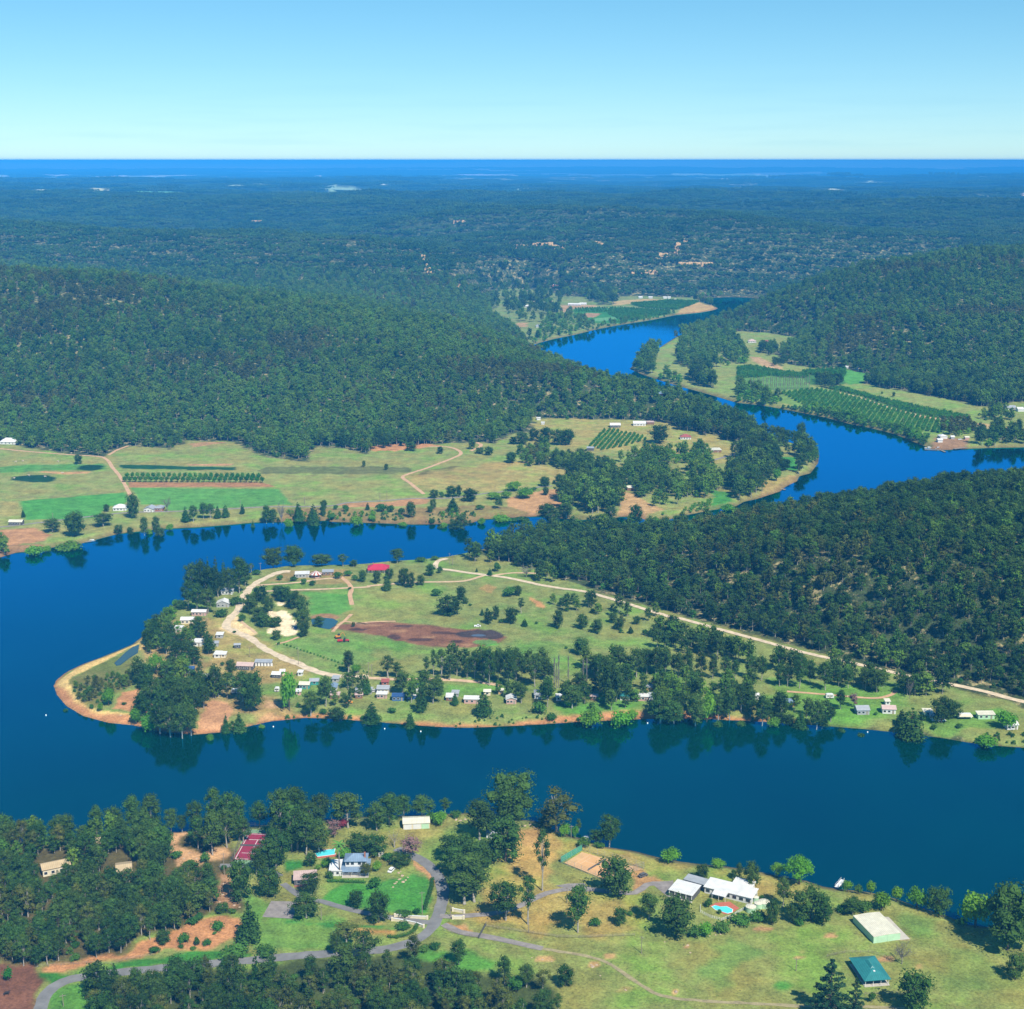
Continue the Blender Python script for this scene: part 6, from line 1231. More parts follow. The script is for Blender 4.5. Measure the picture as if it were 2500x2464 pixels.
def stripwall(name, v, pts, th, h, mat, label, cat_, group=None, parts=None, coping=None):
    P_ = [np.array(W(v, *p)) for p in pts]; c = P_[0]; o = empty(name, c[0], c[1]); tag(o, label, cat_, group); z0 = o.location.z
    mb = MB(); cp = MB()
    for a, b in zip(P_[:-1], P_[1:]):
        u = (b - a) / np.linalg.norm(b - a); n = np.array([-u[1], u[0]]) * th / 2; q = [a - n - c, b - n - c, b + n - c, a + n - c]; mb.prism([tuple(t) for t in q], -.4, h); n2 = n * 1.5; q = [a - n2 - c, b - n2 - c, b + n2 - c, a + n2 - c]; cp.prism([tuple(t) for t in q], h, h + .12)
    mb.build('panel', mat, o); 
    if coping: cp.build('coping', coping, o)
    for a in (P_[0], P_[-1]):
        p = MB(); s = th * 1.3; p.box(a[0] - c[0] - s, a[0] - c[0] + s, a[1] - c[1] - s, a[1] - c[1] + s, -.4, h + .3); p.build('pier', mat, o)
    return o
stripwall('gate_wall', 'Z2', [(600, 884), (690, 892), (780, 896)], .3, 1.2, WC['cream'], 'longer curved cream gate wall on the upper side of the driveway', 'wall', 'cream entrance walls', coping=M['trim'])
stripwall('gate_wall', 'Z2', [(585, 905), (650, 915), (720, 930), (760, 944)], .3, 1.2, WC['cream'], 'curved cream gate wall on the lower side of the driveway', 'wall', 'cream entrance walls', coping=M['trim'])
stripwall('gate_wall', 'Z2', [(922, 852), (985, 864)], .3, 1.3, WC['cream'], 'short cream gate wall above the gravel drive', 'wall', 'cream entrance walls', coping=M['trim'])
stripwall('gate_wall', 'Z2', [(922, 896), (982, 896)], .3, 1.3, WC['cream'], 'short cream gate wall below the gravel drive', 'wall', 'cream entrance walls', coping=M['trim'])
for nm, v, pts, lb in (('hedge', 'Z2', [(566, 998), (600, 1002), (650, 993), (700, 970), (724, 935)], 'low clipped hedge curving beside the lower gate wall'), ('hedge', 'Z2', [(765, 845), (785, 780), (805, 720), (808, 680)], 'tall dark hedge inside the road bend'), ('hedge', 'Z2', [(230, 690), (300, 692), (430, 697)], 'dark hedge below the two-storey house')):
    rs = np.random.RandomState(len(lb)); L_ = smooth_line([W(v, *p) for p in pts], .7); mb = MB()
    for p in L_: clump(mb, (p[0] - L_[0][0], p[1] - L_[0][1], .7), .95, 40, .4, rs, .9)
    o = mb.build(nm, FM['bush']); o.location = (L_[0][0], L_[0][1], gz(*L_[0])); tag(o, lb, 'hedge')
# rockery, boulders and logs
M['rock'] = plain('sandstone', (.46, .34, .24), .95, .35, 1.5, bump=.5); M['rockpale'] = plain('pale_sandstone', (.66, .42, .20), .95, .35, .25, bump=.5)
def rockmesh(seed, s, flat=.6):
    rs = np.random.RandomState(seed); bpy_m = MB(); n = 7; V = []
    for i in range(5):
        th = math.pi * (i + .3) / 4.8
        for j in range(n):
            a = 2 * math.pi * j / n; q = s * rs.uniform(.7, 1.2); V.append((q * math.sin(th) * math.cos(a), q * math.sin(th) * math.sin(a), q * flat * math.cos(th) + s * flat * .3))
    F = [(i * n + j, i * n + (j + 1) % n, (i + 1) * n + (j + 1) % n, (i + 1) * n + j)[::-1] for i in range(4) for j in range(n)] + [tuple(range(n)), tuple(range(4 * n, 5 * n))[::-1]]
    return bpy_m.add(V, F).mesh('rock', M['rock'])
RK = [rockmesh(i, 1.0) for i in range(4)]; _rk = random.Random(9)
def rocks(v, s, label, group):
    E_ = sorted([[float(a) for a in e.split()] for e in s.split(';')])
    for i, q in enumerate(E_):
        X, Y = W(v, q[0], q[1]); o = bpy.data.objects.new('rock', RK[_rk.randrange(4)]); COL.objects.link(o); k = q[2] * mpp(v, q[0], q[1]) * .5; o.scale = (k, k * _rk.uniform(.6, 1), k * _rk.uniform(.5, .9)); o.location = (X, Y, gz(X, Y) - .1); o.rotation_euler = (0, 0, _rk.uniform(0, 6)); tag(o, '%s, %s' % (label, ORDS[i] if i < len(E_) - 1 else 'rightmost'), 'rock', group)
rocks('Z2', '620 640 22;640 655 20;625 675 26;645 690 24;600 700 20;590 718 18;660 680 20;632 632 14;610 690 16;672 665 14', 'orange rock in the garden rockery right of the two-storey house', 'rockery stones')
rocks('Z2', '940 345 26;965 350 22;990 342 20;1320 378 22;1350 372 20;1300 385 16;1370 385 16', 'sandstone boulder on the river edge by the large trees', 'river edge boulders')
rocks('Z2', '1360 1110 12;1420 1120 16;1470 1130 12;1700 1160 26;1720 1150 18;1690 1150 14;1740 1210 12;1880 1290 18', 'low sandstone rock in the rough paddock below the track', 'paddock rocks')
rocks('Z3', '205 1165 28;262 932 18;148 915 12;275 968 14;370 885 14;400 880 14;425 876 12;300 890 12', 'pinkish sandstone rock in the near paddock', 'paddock rocks by the pine')
rocks('Z1', '990 540 16;1020 560 18;1050 530 14;1090 560 16;1240 700 18;1260 740 20;1235 760 16;1280 780 22;1300 820 20;1220 800 14;1330 830 16;950 440 14', 'pale boulder on the rocky clearing in the wood', 'clearing boulders')
rocks('Z4', '1720 1025 14;1610 1020 12;470 1000 14;1170 430 10;1400 590 10;540 470 8', 'small rock on the peninsula shore', 'peninsula shore rocks')
# tennis courts
def court(name, v, outer, inner, base, play, label, z=.14, lines=None):
    O = [np.array(W(v, *p)) for p in outer]; c = sum(O) / 4; r = empty(name, c[0], c[1]); tag(r, label, 'tennis court')
    o = MB(); o.prism([tuple(p - c) for p in O], -.2, z); o.build('surround', base, r)
    u = (O[1] - O[0]); L = np.linalg.norm(u); u /= L; n = np.array([-u[1], u[0]]); d = abs((O[2] - O[1]) @ n); cw, cl = (10.97, 23.77)
    if L < d: cw_, cl_ = cw, cl
    else: cw_, cl_ = cl, cw
    cw_ = min(cw_, L * .8); cl_ = min(cl_, d * .8)
    def q(a0, a1, b0, b1): return [tuple(u * a + n * b) for a, b in ((a0, b0), (a1, b0), (a1, b1), (a0, b1))]
    MB().prism(q(-cw_ / 2 - .8, cw_ / 2 + .8, -cl_ / 2 - .8, cl_ / 2 + .8), -.1, z + .02).build('playing_surface', play, r)
    ln = MB(); t = .12
    for a in (-cw_ / 2, cw_ / 2): ln.prism(q(a - t, a + t, -cl_ / 2, cl_ / 2), 0, z + .035)
    for b in (-cl_ / 2, cl_ / 2): ln.prism(q(-cw_ / 2 + t, cw_ / 2 - t, b - t, b + t), 0, z + .035)
    if cl_ > cw_:
        for b in (-6.4, 6.4): ln.prism(q(-cw_ * .37, cw_ * .37, b - t, b + t), 0, z + .033)
        ln.prism(q(-t, t, -6.2, 6.2), 0, z + .033)
        nt = q(-cw_ / 2 - .9, cw_ / 2 + .9, -.03, .03)
    else:
        for a in (-6.4, 6.4): ln.prism(q(a - t, a + t, -cl_ * .37, cl_ * .37), 0, z + .033)
        ln.prism(q(-6.2, 6.2, -t, t), 0, z + .033); nt = q(-.03, .03, -cl_ / 2 - .9, cl_ / 2 + .9)
    ln.build('court_lines', lines, r); MB().prism(nt, z + .1, z + 1.0).build('net', WC['dark'], r)
    return r, O
M['claycourt'] = plain('clay_surface', (.60, .34, .15), .95, .12, .12); M['clayout'] = plain('clay_runoff', (.56, .34, .16), .95, .2, .3); M['faintline'] = plain('worn_line_marking', (.62, .44, .26), .9, .2, .5); M['redcourt'] = plain('red_acrylic', (.27, .03, .06), .7, .15, .3); M['greencourt'] = plain('green_acrylic', (.18, .30, .17), .8, .2, .3)
ct, CO = court('tennis_court', 'P', [(1377, 2108), (1470, 2145), (1566, 2122), (1421, 2081)][::1], None, M['clayout'], M['claycourt'], 'orange clay tennis court inside a wire fence', lines=M['faintline'])
ct2, CO2 = court('tennis_court', 'Z1', [(1292, 590), (1462, 596), (1520, 402), (1366, 400)], None, M['greencourt'], M['redcourt'], 'red tennis court with green surround among trees', lines=M['trim'])
def wire_fence(v, pts, h, label, post=3.0, cloth=None, name='fence', rails=(.0, .5, 1.0), mat=None, pm=None, world=None):
    P_ = world if world is not None else [np.array(W(v, *p)) for p in pts]; c = P_[0]; o = empty(name, c[0], c[1]); tag(o, label, 'fence'); rl = MB(); k = 0
    for a, b in zip(P_[:-1], P_[1:]):
        L = np.linalg.norm(b - a); n = max(1, int(L / post)); u = (b - a) / L; nn = np.array([-u[1], u[0]]) * .03
        for i in range(n + (b is P_[-1])):
            p = a + (b - a) * i / n - c; k += 1
            if k <= 98: MB().box(p[0] - .05, p[0] + .05, p[1] - .05, p[1] + .05, -.3, h + .05).build('post', pm or M['steel'], o)
        for rr in rails:
            zz = max(.1, h * rr); q = [a - nn - c, b - nn - c, b + nn - c, a + nn - c]; rl.prism([tuple(t) for t in q], zz - .03, zz + .03)
    rl.build('wires', mat or M['steel'], o)
    if cloth:
        a, b = P_[cloth[0]], P_[cloth[0] + 1]; u = (b - a) / np.linalg.norm(b - a); nn = np.array([-u[1], u[0]]) * .02; q = [a - nn - c, b - nn - c, b + nn - c, a + nn - c]; MB().prism([tuple(t) for t in q], .15, h - .1).build('windbreak_cloth', cloth[1], o)
    return o
M['cloth'] = plain('green_cloth', (.05, .28, .17), .9, .2, .5)
wire_fence('P', [(1421, 2077), (1369, 2107), (1471, 2149), (1572, 2121), (1421, 2077)], 3.0, 'tall wire fence with green windbreak round the clay court', 3.5, (0, M['cloth']), rails=(0, .25, .5, .75, 1))
wire_fence('Z1', [(1284, 594), (1362, 396), (1525, 398)], 3.0, 'tall dark wire fence behind the red tennis court', 3.5, None, rails=(0, .25, .5, .75, 1), mat=WC['dark'], pm=WC['dark'])
wire_fence('Z3', [(325, 742), (325, 768), (372, 792), (430, 808), (475, 792), (530, 760), (582, 738)], 1.1, 'white picket pool fence curving below the long house', 1.0, None, 'pool_fence', (.1, .5, .9), M['trim'], M['trim'])
wire_fence('Z2', [(1108, 940), (1300, 968), (1500, 998), (1620, 1002), (1932, 990)], 1.2, 'post and wire fence crossing the paddock', 4.0, None, rails=(.4, .7, 1), mat=M['wood'], pm=M['wood'])
wire_fence('Z2', [(870, 960), (960, 985), (1065, 1002)], 1.2, 'wire fence along the gravel track by the gate', 3.0, None, rails=(.3, .6, 1), mat=M['wood'], pm=M['wood'])
wire_fence('Z3', [(955, 990), (1040, 972), (1160, 968), (1240, 990)], 1.1, 'pale rail fence behind the green pavilion', 3.0, None, rails=(.5, 1), mat=M['wood'], pm=M['wood'])
wire_fence('Z3', [(1140, 1178), (1320, 1174)], 1.1, 'short rail fence in front of the green pavilion', 3.0, None, rails=(.5, 1), mat=M['wood'], pm=M['wood'])
wire_fence('Z1', [(200, 1165), (480, 1145), (620, 1150), (705, 1122), (850, 1100)], 1.1, 'sagging wire fence above the road verge', 4.0, None, rails=(.5, 1), mat=M['wood'], pm=M['wood'])
wire_fence('F1', [(110, 520), (400, 515), (740, 480)], 1.1, 'wire fence along the upper side of the bright green field', 8.0, None, rails=(.5, 1), mat=M['wood'], pm=M['wood'])
g = empty('farm_gate', *W('Z2', 1066, 1004)); tag(g, 'dark swung-open farm gate on the gravel track', 'gate'); a = np.array(W('Z2', 1066, 1004)); b = np.array(W('Z2', 1106, 930)) - a; mb = MB()
for zz in (.2, .5, .8, 1.1, 1.4): mb.tube([(0, 0, zz), (b[0], b[1], zz)], .05, 4)
mb.build('bars', WC['dark'], g)
for q in ((0, 0), tuple(b)): MB().box(q[0] - .1, q[0] + .1, q[1] - .1, q[1] + .1, -.3, 1.6).build('gate_post', WC['dark'], g)
# ------------------------------------------------------------------ poles
def pole(v, x, yb, yt, label, cross=True):
    X, Y = W(v, x, yb); H = (yb - yt) * mpp(v, x, yb) / math.cos(math.atan2(CAM_H, Y)) * .97; r = empty('power_pole', X, Y, None, _rk.uniform(-.6, .6)); tag(r, label, 'power pole', 'power poles')
    MB().tube([(0, 0, -.5), (0, 0, H)], [.17, .11], 6).build('pole_shaft', M['wood'], r)
    if cross: MB().box(-1.1, 1.1, -.06, .06, H - .7, H - .55).build('crossarm', M['wood'], r)
for e in [('Z2', 752, 870, 745, 'power pole with grey transformer behind the driveway walls'), ('Z2', 715, 1062, 1000, 'pale power pole beside the road bend at the bottom'), ('Z2', 1342, 972, 888, 'power pole on the paddock fence line'), ('Z2', 1555, 808, 720, 'power pole above the gravel drive'), ('Z2', 908, 882, 818, 'short pole beside the gate wall'), ('Z2', 1578, 440, 368, 'pole standing on the river bank near the pump shed'), ('Z2', 745, 500, 465, 'short pale pole at the road end'),
          ('Z3', 33, 972, 888, 'power pole with long shadow in the near paddock'), ('Z3', 800, 1060, 995, 'lone power pole left of the green pavilion'), ('Z1', 1783, 900, 822, 'power pole on the lawn by the driveway'), ('Z1', 1245, 650, 528, 'tall pole near the red tennis court'), ('Z1', 1303, 580, 505, 'floodlight pole at the corner of the red court'), ('Z1', 352, 1380, 1315, 'short pole inside the road bend bottom left'),
          ('Z4', 1232, 662, 600, 'power pole in the middle of the peninsula settlement'), ('Z4', 1518, 708, 600, 'power pole beside the sandy road'), ('Z4', 980, 447, 385, 'power pole beside the sand junction'), ('Z4', 1870, 832, 750, 'pale power pole near the lower cabins'), ('Z4', 1295, 155, 105, 'power pole at the top of the peninsula'), ('Z5', 58, 832, 745, 'power pole behind the pale cabin pair'), ('Z5', 120, 772, 690, 'left of two poles by the dirt road'), ('Z5', 140, 772, 703, 'right of two poles by the dirt road'),
          ('Z5', 598, 118, 48, 'tall power pole at the pale road bend'), ('Z5', 617, 120, 84, 'short pole beside the pale road bend'), ('F1', 1418, 578, 533, 'pole by the river road with a white box'), ('F1', 1797, 562, 515, 'power pole left of the zigzag track on the river road'), ('F1', 312, 642, 608, 'pole at the edge of the bright green field'), ('F2', 628, 674, 613, 'left power pole at the foot of the pale field'), ('F2', 675, 667, 603, 'right power pole at the foot of the pale field'), ('F2', 1403, 607, 568, 'pole among the round shrubs by the far road'), ('F2', 1118, 1105, 1033, 'power pole on the rise near the pale road'), ('F2', 120, 692, 645, 'pole by the far river road at the field corner'), ('F3', 1333, 165, 120, 'pole on the wooded spur above the far river'), ('F5', 1117, 718, 663, 'pole in the far orchard')]: pole(*e)
# ------------------------------------------------------------------ places on the hills: follow the sight line to the slope
def hit(v, x, y):
    a, b = px(v, x, y); d = ray(a, b); t = np.geomspace(400, 14000, 1400) / d[1]; X = d[0] * t; Y = d[1] * t; Z = CAM_H + d[2] * t; g_ = terrain(X, Y); k = np.argmax(Z < g_); return X[k], Y[k], g_[k]
def hutat(v, x, y, w, dep, *a, **k):
    X, Y, z = hit(v, x, y); wm = w * VIEWS[v][2] * (Y * CP + (CAM_H - z) * SP) / FPX; r = house('P', 1250, 2000, 0, dep, *a, wm=wm, **k); r.location = (X, Y, z + .3); return r
# ------------------------------------------------------------------ cabins and farm buildings on the peninsula
h = house
for e in [
 ('Z4', 1095, 295, 66, 6, 'upper white cabin on the west shore beside the tall trees', 'hip', 'white', 'white'), ('Z4', 1072, 370, 74, 7, 'white cabin with stepped gable roof below the upper one', 'gabley', 'white', 'grey'),
 ('Z4', 930, 420, 82, 5, 'wide white-roofed cabin with pink fascia on the west shore', 'gable', 'white', 'pink'), ('Z4', 862, 468, 74, 6, 'white-roofed cabin below the wide pink one', 'gable', 'white', 'cream'), ('Z4', 805, 522, 46, 6, 'narrow white-roofed hut nearest the west water edge', 'skillion', 'white', 'cream'),
 ('Z4', 912, 600, 66, 6, 'big flat white-roofed cabin under trees on the west shore', 'skillion', 'white', 'white'), ('Z4', 1052, 552, 38, 4, 'small white hut below the sand junction', 'skillion', 'white', 'grey'), ('Z4', 1038, 668, 36, 5, 'left half of the joined white huts in the middle', 'skillion', 'white', 'white'), ('Z4', 1074, 668, 28, 4, 'right half of the joined white huts in the middle', 'skillion', 'white', 'cream'), ('Z4', 1158, 612, 34, 3, 'tiny dark-sided hut alone below the sandy road', 'gable', 'grey', 'dark'),
 ('Z4', 1200, 740, 96, 6, 'pinkish-roofed grey shed joined to the long low shed', 'gable', 'pink', 'dark'), ('Z4', 1385, 788, 48, 5, 'white canopy hut right of the long shed', 'gable', 'white', 'dark'), ('Z4', 1424, 770, 26, 4, 'small white hut behind the canopy hut', 'gable', 'white', 'cream'), ('Z4', 1527, 775, 26, 3, 'tiny white hut beside the tall bright tree', 'skillion', 'white', 'white'),
 ('Z4', 1552, 852, 58, 5, 'pale hut with teal wall right of the tall bright tree', 'gable', 'cream', 'teal'), ('Z4', 1612, 828, 50, 5, 'hut with green wall behind the gum trees', 'gable', 'grey', 'teal'), ('Z4', 1518, 888, 28, 3, 'little pink-walled shed below the bright tree', 'skillion', 'white', 'pink'), ('Z4', 1720, 865, 40, 6, 'cabin with blue-grey gable roof near the lower bank', 'gabley', 'bluegrey', 'white'), ('Z4', 1735, 812, 36, 4, 'grey hut beside the sandy road', 'skillion', 'grey', 'grey'), ('Z4', 1730, 910, 52, 4, 'pinkish hut closest to the lower bank', 'skillion', 'pink', 'brown'),
 ('Z4', 970, 802, 32, 5, 'white hut deep in the western grove', 'gable', 'white', 'white'), ('Z4', 870, 760, 62, 5, 'blue tarpaulin-roofed hut in the western grove', 'gable', 'blue', 'dark'), ('Z4', 788, 762, 60, 5, 'grey-roofed hut in the western grove', 'gable', 'grey', 'grey'), ('Z4', 1030, 602, 30, 3, 'grey awning hut beside the flat white cabin', 'skillion', 'grey', 'grey'), ('Z4', 775, 552, 16, 3, 'tiny white shed at the water edge trees', 'skillion', 'white', 'white'), ('Z4', 1540, 195, 80, 6, 'white-roofed shed with grey slatted front at the top track', 'skillion', 'white', 'grey'), ('Z4', 1692, 182, 62, 5, 'low grey shed right of the striped shelter', 'skillion', 'grey', 'brown'),
 ('Z5', 68, 885, 44, 6, 'white cabin, left one of the pale cabin pair', 'gabley', 'white', 'white'), ('Z5', 64, 908, 42, 3, 'pink lean-to in front of the left white cabin', 'skillion', 'pink', 'brown'), ('Z5', 120, 882, 34, 4, 'small grey cabin between the pale cabins', 'skillion', 'grey', 'grey'), ('Z5', 205, 878, 68, 6, 'grey and white cabin, right one of the pale pair', 'gable', 'grey', 'cream'), ('Z5', 198, 908, 58, 3, 'white lean-to in front of the right pale cabin', 'skillion', 'white', 'pink'), ('Z5', 218, 832, 40, 4, 'dull red hut behind the right pale cabin', 'skillion', 'brick', 'brick'),
 ('Z5', 295, 922, 70, 4, 'hut with bright blue tarpaulin roof by the lower bank', 'skillion', 'blue', 'blue'), ('Z5', 372, 912, 52, 5, 'white hut with blue awning right of the tarpaulin hut', 'gable', 'white', 'blue'), ('Z5', 395, 872, 46, 7, 'tall white gabled cabin behind the blue awning', 'gabley', 'white', 'white'), ('Z5', 600, 922, 44, 5, 'white cabin left of a pointed tree', 'skillion', 'white', 'brown'), ('Z5', 630, 900, 38, 4, 'grey hut behind the pointed tree', 'skillion', 'grey', 'grey'), ('Z5', 730, 938, 92, 4, 'long low white cabin with pinkish front', 'skillion', 'white', 'pink'), ('Z5', 820, 890, 38, 4, 'cream hut behind the long low cabin', 'gable', 'cream', 'cream'), ('Z5', 900, 882, 30, 3, 'small cream toilet hut alone on the grass', 'gable', 'cream', 'yellow'),
 ('Z5', 962, 940, 58, 6, 'white gabled cabin with trellis right of the long cabin', 'gabley', 'white', 'pink'), ('Z5', 1140, 910, 82, 7, 'large grey hipped cabin below the bare poplars', 'hip', 'grey', 'white'), ('Z5', 1240, 922, 30, 4, 'small white hut under the poplars', 'skillion', 'white', 'white'), ('Z5', 1450, 918, 40, 4, 'pale brown hut between bright shrubs', 'gable', 'pink', 'brown'), ('Z5', 1632, 918, 56, 7, 'dark teal gabled cabin on the lower bank', 'gable', 'teal', 'white'), ('Z5', 1738, 922, 60, 4, 'white hut with long pale annex right of the teal cabin', 'skillion', 'white', 'pink'), ('Z5', 1802, 918, 52, 6, 'grey gabled cabin beside the reddish tree', 'gable', 'grey', 'white'), ('Z5', 1775, 862, 36, 4, 'small grey hut in front of the reddish tree', 'gable', 'grey', 'yellow'),
 ('Z6', 700, 852, 56, 6, 'lone hut with blue gabled roof and ochre wall', 'gable', 'bluegrey', 'yellow'), ('Z6', 1090, 892, 64, 7, 'grey-roofed cabin left of the pink-roofed hut', 'gable', 'grey', 'grey'), ('Z6', 1225, 887, 68, 6, 'hut with faded pink gabled roof and white walls', 'gable', 'pink', 'white'), ('Z6', 1218, 842, 24, 3, 'narrow white shed behind the pink-roofed hut', 'skillion', 'cream', 'white'), ('Z6', 1430, 898, 44, 4, 'long white canopy hut right of the big she-oak', 'skillion', 'cream', 'green'), ('Z6', 1466, 924, 34, 5, 'small grey hut with white car beside it', 'gabley', 'grey', 'white'), ('Z6', 1735, 915, 86, 4, 'low cream hut with green-grey front near the east end', 'skillion', 'cream', 'green'), ('Z6', 1872, 970, 58, 6, 'last white hut at the east end of the bank', 'gable', 'white', 'white'), ('Z6', 530, 812, 28, 4, 'white hut buried in trees at the middle of the bank', 'gable', 'white', 'white'),
 ('F1', 705, 598, 76, 9, 'white farmhouse with hipped roof left of a tall dark tree', 'hip', 'white', 'white'), ('F1', 875, 606, 56, 10, 'grey-roofed far farmhouse with white gable right of the tall tree', 'gabley', 'grey', 'white'), ('F1', 937, 600, 46, 9, 'brick far farmhouse with pale hipped roof', 'hip', 'grey', 'brick'), ('F1', 90, 682, 78, 6, 'cream stable with dark open bays on the far bank', 'gable', 'cream', 'dark'), ('F1', 45, 206, 92, 9, 'white homestead with verandah at the far left wood edge', 'hip', 'white', 'white'),
 ('F3', 730, 276, 60, 9, 'cream shed above the little hillside orchard', 'gable', 'white', 'dark'), ('F3', 873, 266, 72, 10, 'white-roofed farm shed in the middle of the hillside row', 'gable', 'white', 'white'), ('F3', 938, 258, 42, 6, 'small brown-walled shed at the right of the hillside row', 'skillion', 'pink', 'brown'), ('F3', 1145, 346, 62, 9, 'far house with dull red hipped roof and white verandah', 'hip', 'brick', 'white'), ('F3', 1290, 424, 132, 10, 'long brown timber house with white roof above the river', 'skillion', 'cream', 'brown'),
 ('F3', 840, 456, 32, 5, 'white-roofed hut at the edge of the far grove', 'gable', 'white', 'brown'), ('F3', 607, 594, 50, 8, 'white gabled roof half hidden in the far gum grove', 'gabley', 'white', 'white'), ('F3', 825, 648, 50, 7, 'cream hut beside the grove near the far shore', 'gable', 'cream', 'brown'), ('F3', 1558, 526, 58, 6, 'blue-roofed boathouse on the far point', 'skillion', 'blue', 'white'), ('F3', 1590, 448, 44, 6, 'pink-roofed house under trees on the far point', 'gable', 'pink', 'pink'), ('F3', 582, 412, 40, 6, 'grey hut beside the little hillside orchard', 'skillion', 'grey', 'dark'), ('F3', 302, 258, 18, 3, 'tiny white hut on the hillside pasture', 'skillion', 'white', 'white'), ('F3', 278, 232, 22, 4, 'white caravan at the wood edge on the hillside', 'skillion', 'white', 'white'),
 ('F4', 558, 184, 84, 10, 'long white packing shed on the far bend', 'gable', 'white', 'grey'), ('F4', 616, 180, 46, 10, 'white shed right of the long packing shed', 'gable', 'white', 'white'), ('F4', 390, 168, 40, 10, 'pinkish far house with white gable near the bend', 'gable', 'pink', 'white'), ('F4', 240, 196, 36, 8, 'small white house left of the pinkish far house', 'hip', 'white', 'white'), ('F4', 325, 330, 50, 9, 'grey far house beside small orchard rows', 'hip', 'grey', 'white'), ('F4', 310, 165, 50, 10, 'pink-roofed house left of the far sheds', 'hip', 'pink', 'cream'), ('F4', 225, 84, 48, 10, 'cream far house at the upper clearing', 'hip', 'cream', 'cream'), ('F4', 1757, 434, 52, 10, 'far house with pinkish hipped roof in the dry paddock', 'hip', 'pink', 'white'), ('F4', 1850, 436, 30, 8, 'brown shed right of the pinkish far house', 'gable', 'brick', 'brown'),
 ('F4', 1005, 134, 26, 7, 'first white hut behind the long tan field', 'gable', 'white', 'white'), ('F4', 1072, 135, 26, 7, 'second white hut behind the long tan field', 'gable', 'white', 'white'), ('F4', 1170, 136, 24, 7, 'third white hut behind the far orchard', 'gable', 'white', 'white'), ('F4', 1197, 136, 20, 7, 'fourth small hut behind the far orchard', 'gable', 'white', 'white'), ('F4', 1235, 150, 18, 6, 'pale yellow hut at the top of the far spit', 'gable', 'cream', 'yellow'),
 ('F5', 740, 330, 16, 6, 'white hut left of three at the far wood edge', 'gable', 'white', 'white'), ('F5', 805, 344, 20, 6, 'white hut in the middle of three at the far wood edge', 'gable', 'white', 'white'), ('F5', 852, 354, 16, 5, 'cream hut right of three at the far wood edge', 'gable', 'cream', 'white'), ('F5', 945, 392, 36, 8, 'white house at the corner of the bright far field', 'gable', 'white', 'white'), ('F5', 1392, 805, 48, 9, 'white-roofed house at the far jetty', 'hip', 'white', 'white'), ('F5', 1368, 830, 32, 6, 'white boatshed just above the far jetty', 'gable', 'white', 'white'), ('F5', 1452, 808, 22, 6, 'small white shed behind the far jetty', 'gable', 'white', 'grey'), ('F5', 1550, 810, 28, 5, 'cream shed right of the far jetty', 'gable', 'cream', 'pink'), ('F5', 1840, 610, 70, 10, 'long grey roof at the far right wood edge', 'gable', 'grey', 'white'), ('F5', 1912, 622, 40, 10, 'white-roofed shed at the far right edge', 'gable', 'white', 'white')]:
    v, x, y, w, dep, lab, kind, rc, wc = e; small = v in ('F3', 'F4', 'F5'); nm = 'farmhouse' if 'house' in lab and 'boat' not in lab else ('shed' if 'shed' in lab or 'stable' in lab else 'cabin')
    wm_ = w * mpp(v, x, y)
    house(v, x, y, w, dep if not small else dep, lab, kind, rc, wc, 2.4 if wm_ < 5 else 2.8, _rk.uniform(-.12, .12), nm, {'farmhouse': 'house', 'shed': 'shed', 'cabin': 'cabin'}[nm], None, 0 if (small and wm_ < 9) else (1 if wm_ < 5 else (3 if wm_ > 9 else 2)), None)
house('Z5', 178, 165, 122, 9, 'cream farmhouse with crimson hipped roof and shaded verandah', 'hip', 'red', 'cream', 3.0, .05, 'farmhouse', 'house', None, 3, 'red', True, 2.6)
r = house('Z4', 1310, 716, 96, 4, 'long low shed with white doors in the settlement', 'skillion', 'grey', 'dark', 2.5, -.03, 'shed', 'shed', None, 0)
for k in range(6): MB().box(-5 + k * 1.9, -3.7 + k * 1.9, -.08, .02, 0, 2.1).build('shed_door', M['trim'], r)
# striped octagonal shelter
X, Y = W('Z4', 1622, 192); r = empty('striped_shelter', X, Y); tag(r, 'eight-sided shelter with red and white striped roof', 'shelter'); mb = MB(); n = 16; mb.add([(4.6 * math.cos(t * math.pi / 8), 4.6 * math.sin(t * math.pi / 8), 2.6) for t in range(n)] + [(.3 * math.cos(t * math.pi / 8), .3 * math.sin(t * math.pi / 8), 5.0) for t in range(n)], [])
for t in range(n): mb.m = t % 2; mb.add([mb.v[t], mb.v[(t + 1) % n], mb.v[n + (t + 1) % n], mb.v[n + t]], [(0, 1, 2, 3)])
mb.build('roof', [RC['white'], RC['rust']], r)
for t in range(8): a = t * math.pi / 4; MB().tube([(4.1 * math.cos(a), 4.1 * math.sin(a), -.2), (4.1 * math.cos(a), 4.1 * math.sin(a), 2.7)], .1, 5).build('post', M['wood'], r)
MB().prism([(3.2 * math.cos(t * math.pi / 4), 3.2 * math.sin(t * math.pi / 4)) for t in range(8)], -.2, 1.1).build('bar_counter', WC['pink'], r)
hutat('F3', 995, 95, 50, 12, 'brick part of the hilltop house above the far river', 'hip', 'bluegrey', 'brick', 3.2, 0, 'farmhouse', 'house', None, 2)
hutat('F3', 1080, 84, 70, 12, 'blue-grey roofed part of the hilltop house', 'hip', 'bluegrey', 'brick', 3.2, 0, 'farmhouse', 'house', None, 3)
hutat('F3', 1490, 308, 52, 9, 'two-storey cream house under trees by the far river', 'gable', 'cream', 'dark', 5.2, 0, 'farmhouse', 'house', None, 3)
hutat('F3', 435, 945, 58, 8, 'white-roofed house with ochre wall on the near wooded slope', 'gable', 'white', 'yellow', 3.0, 0, 'farmhouse', 'house', None, 3)
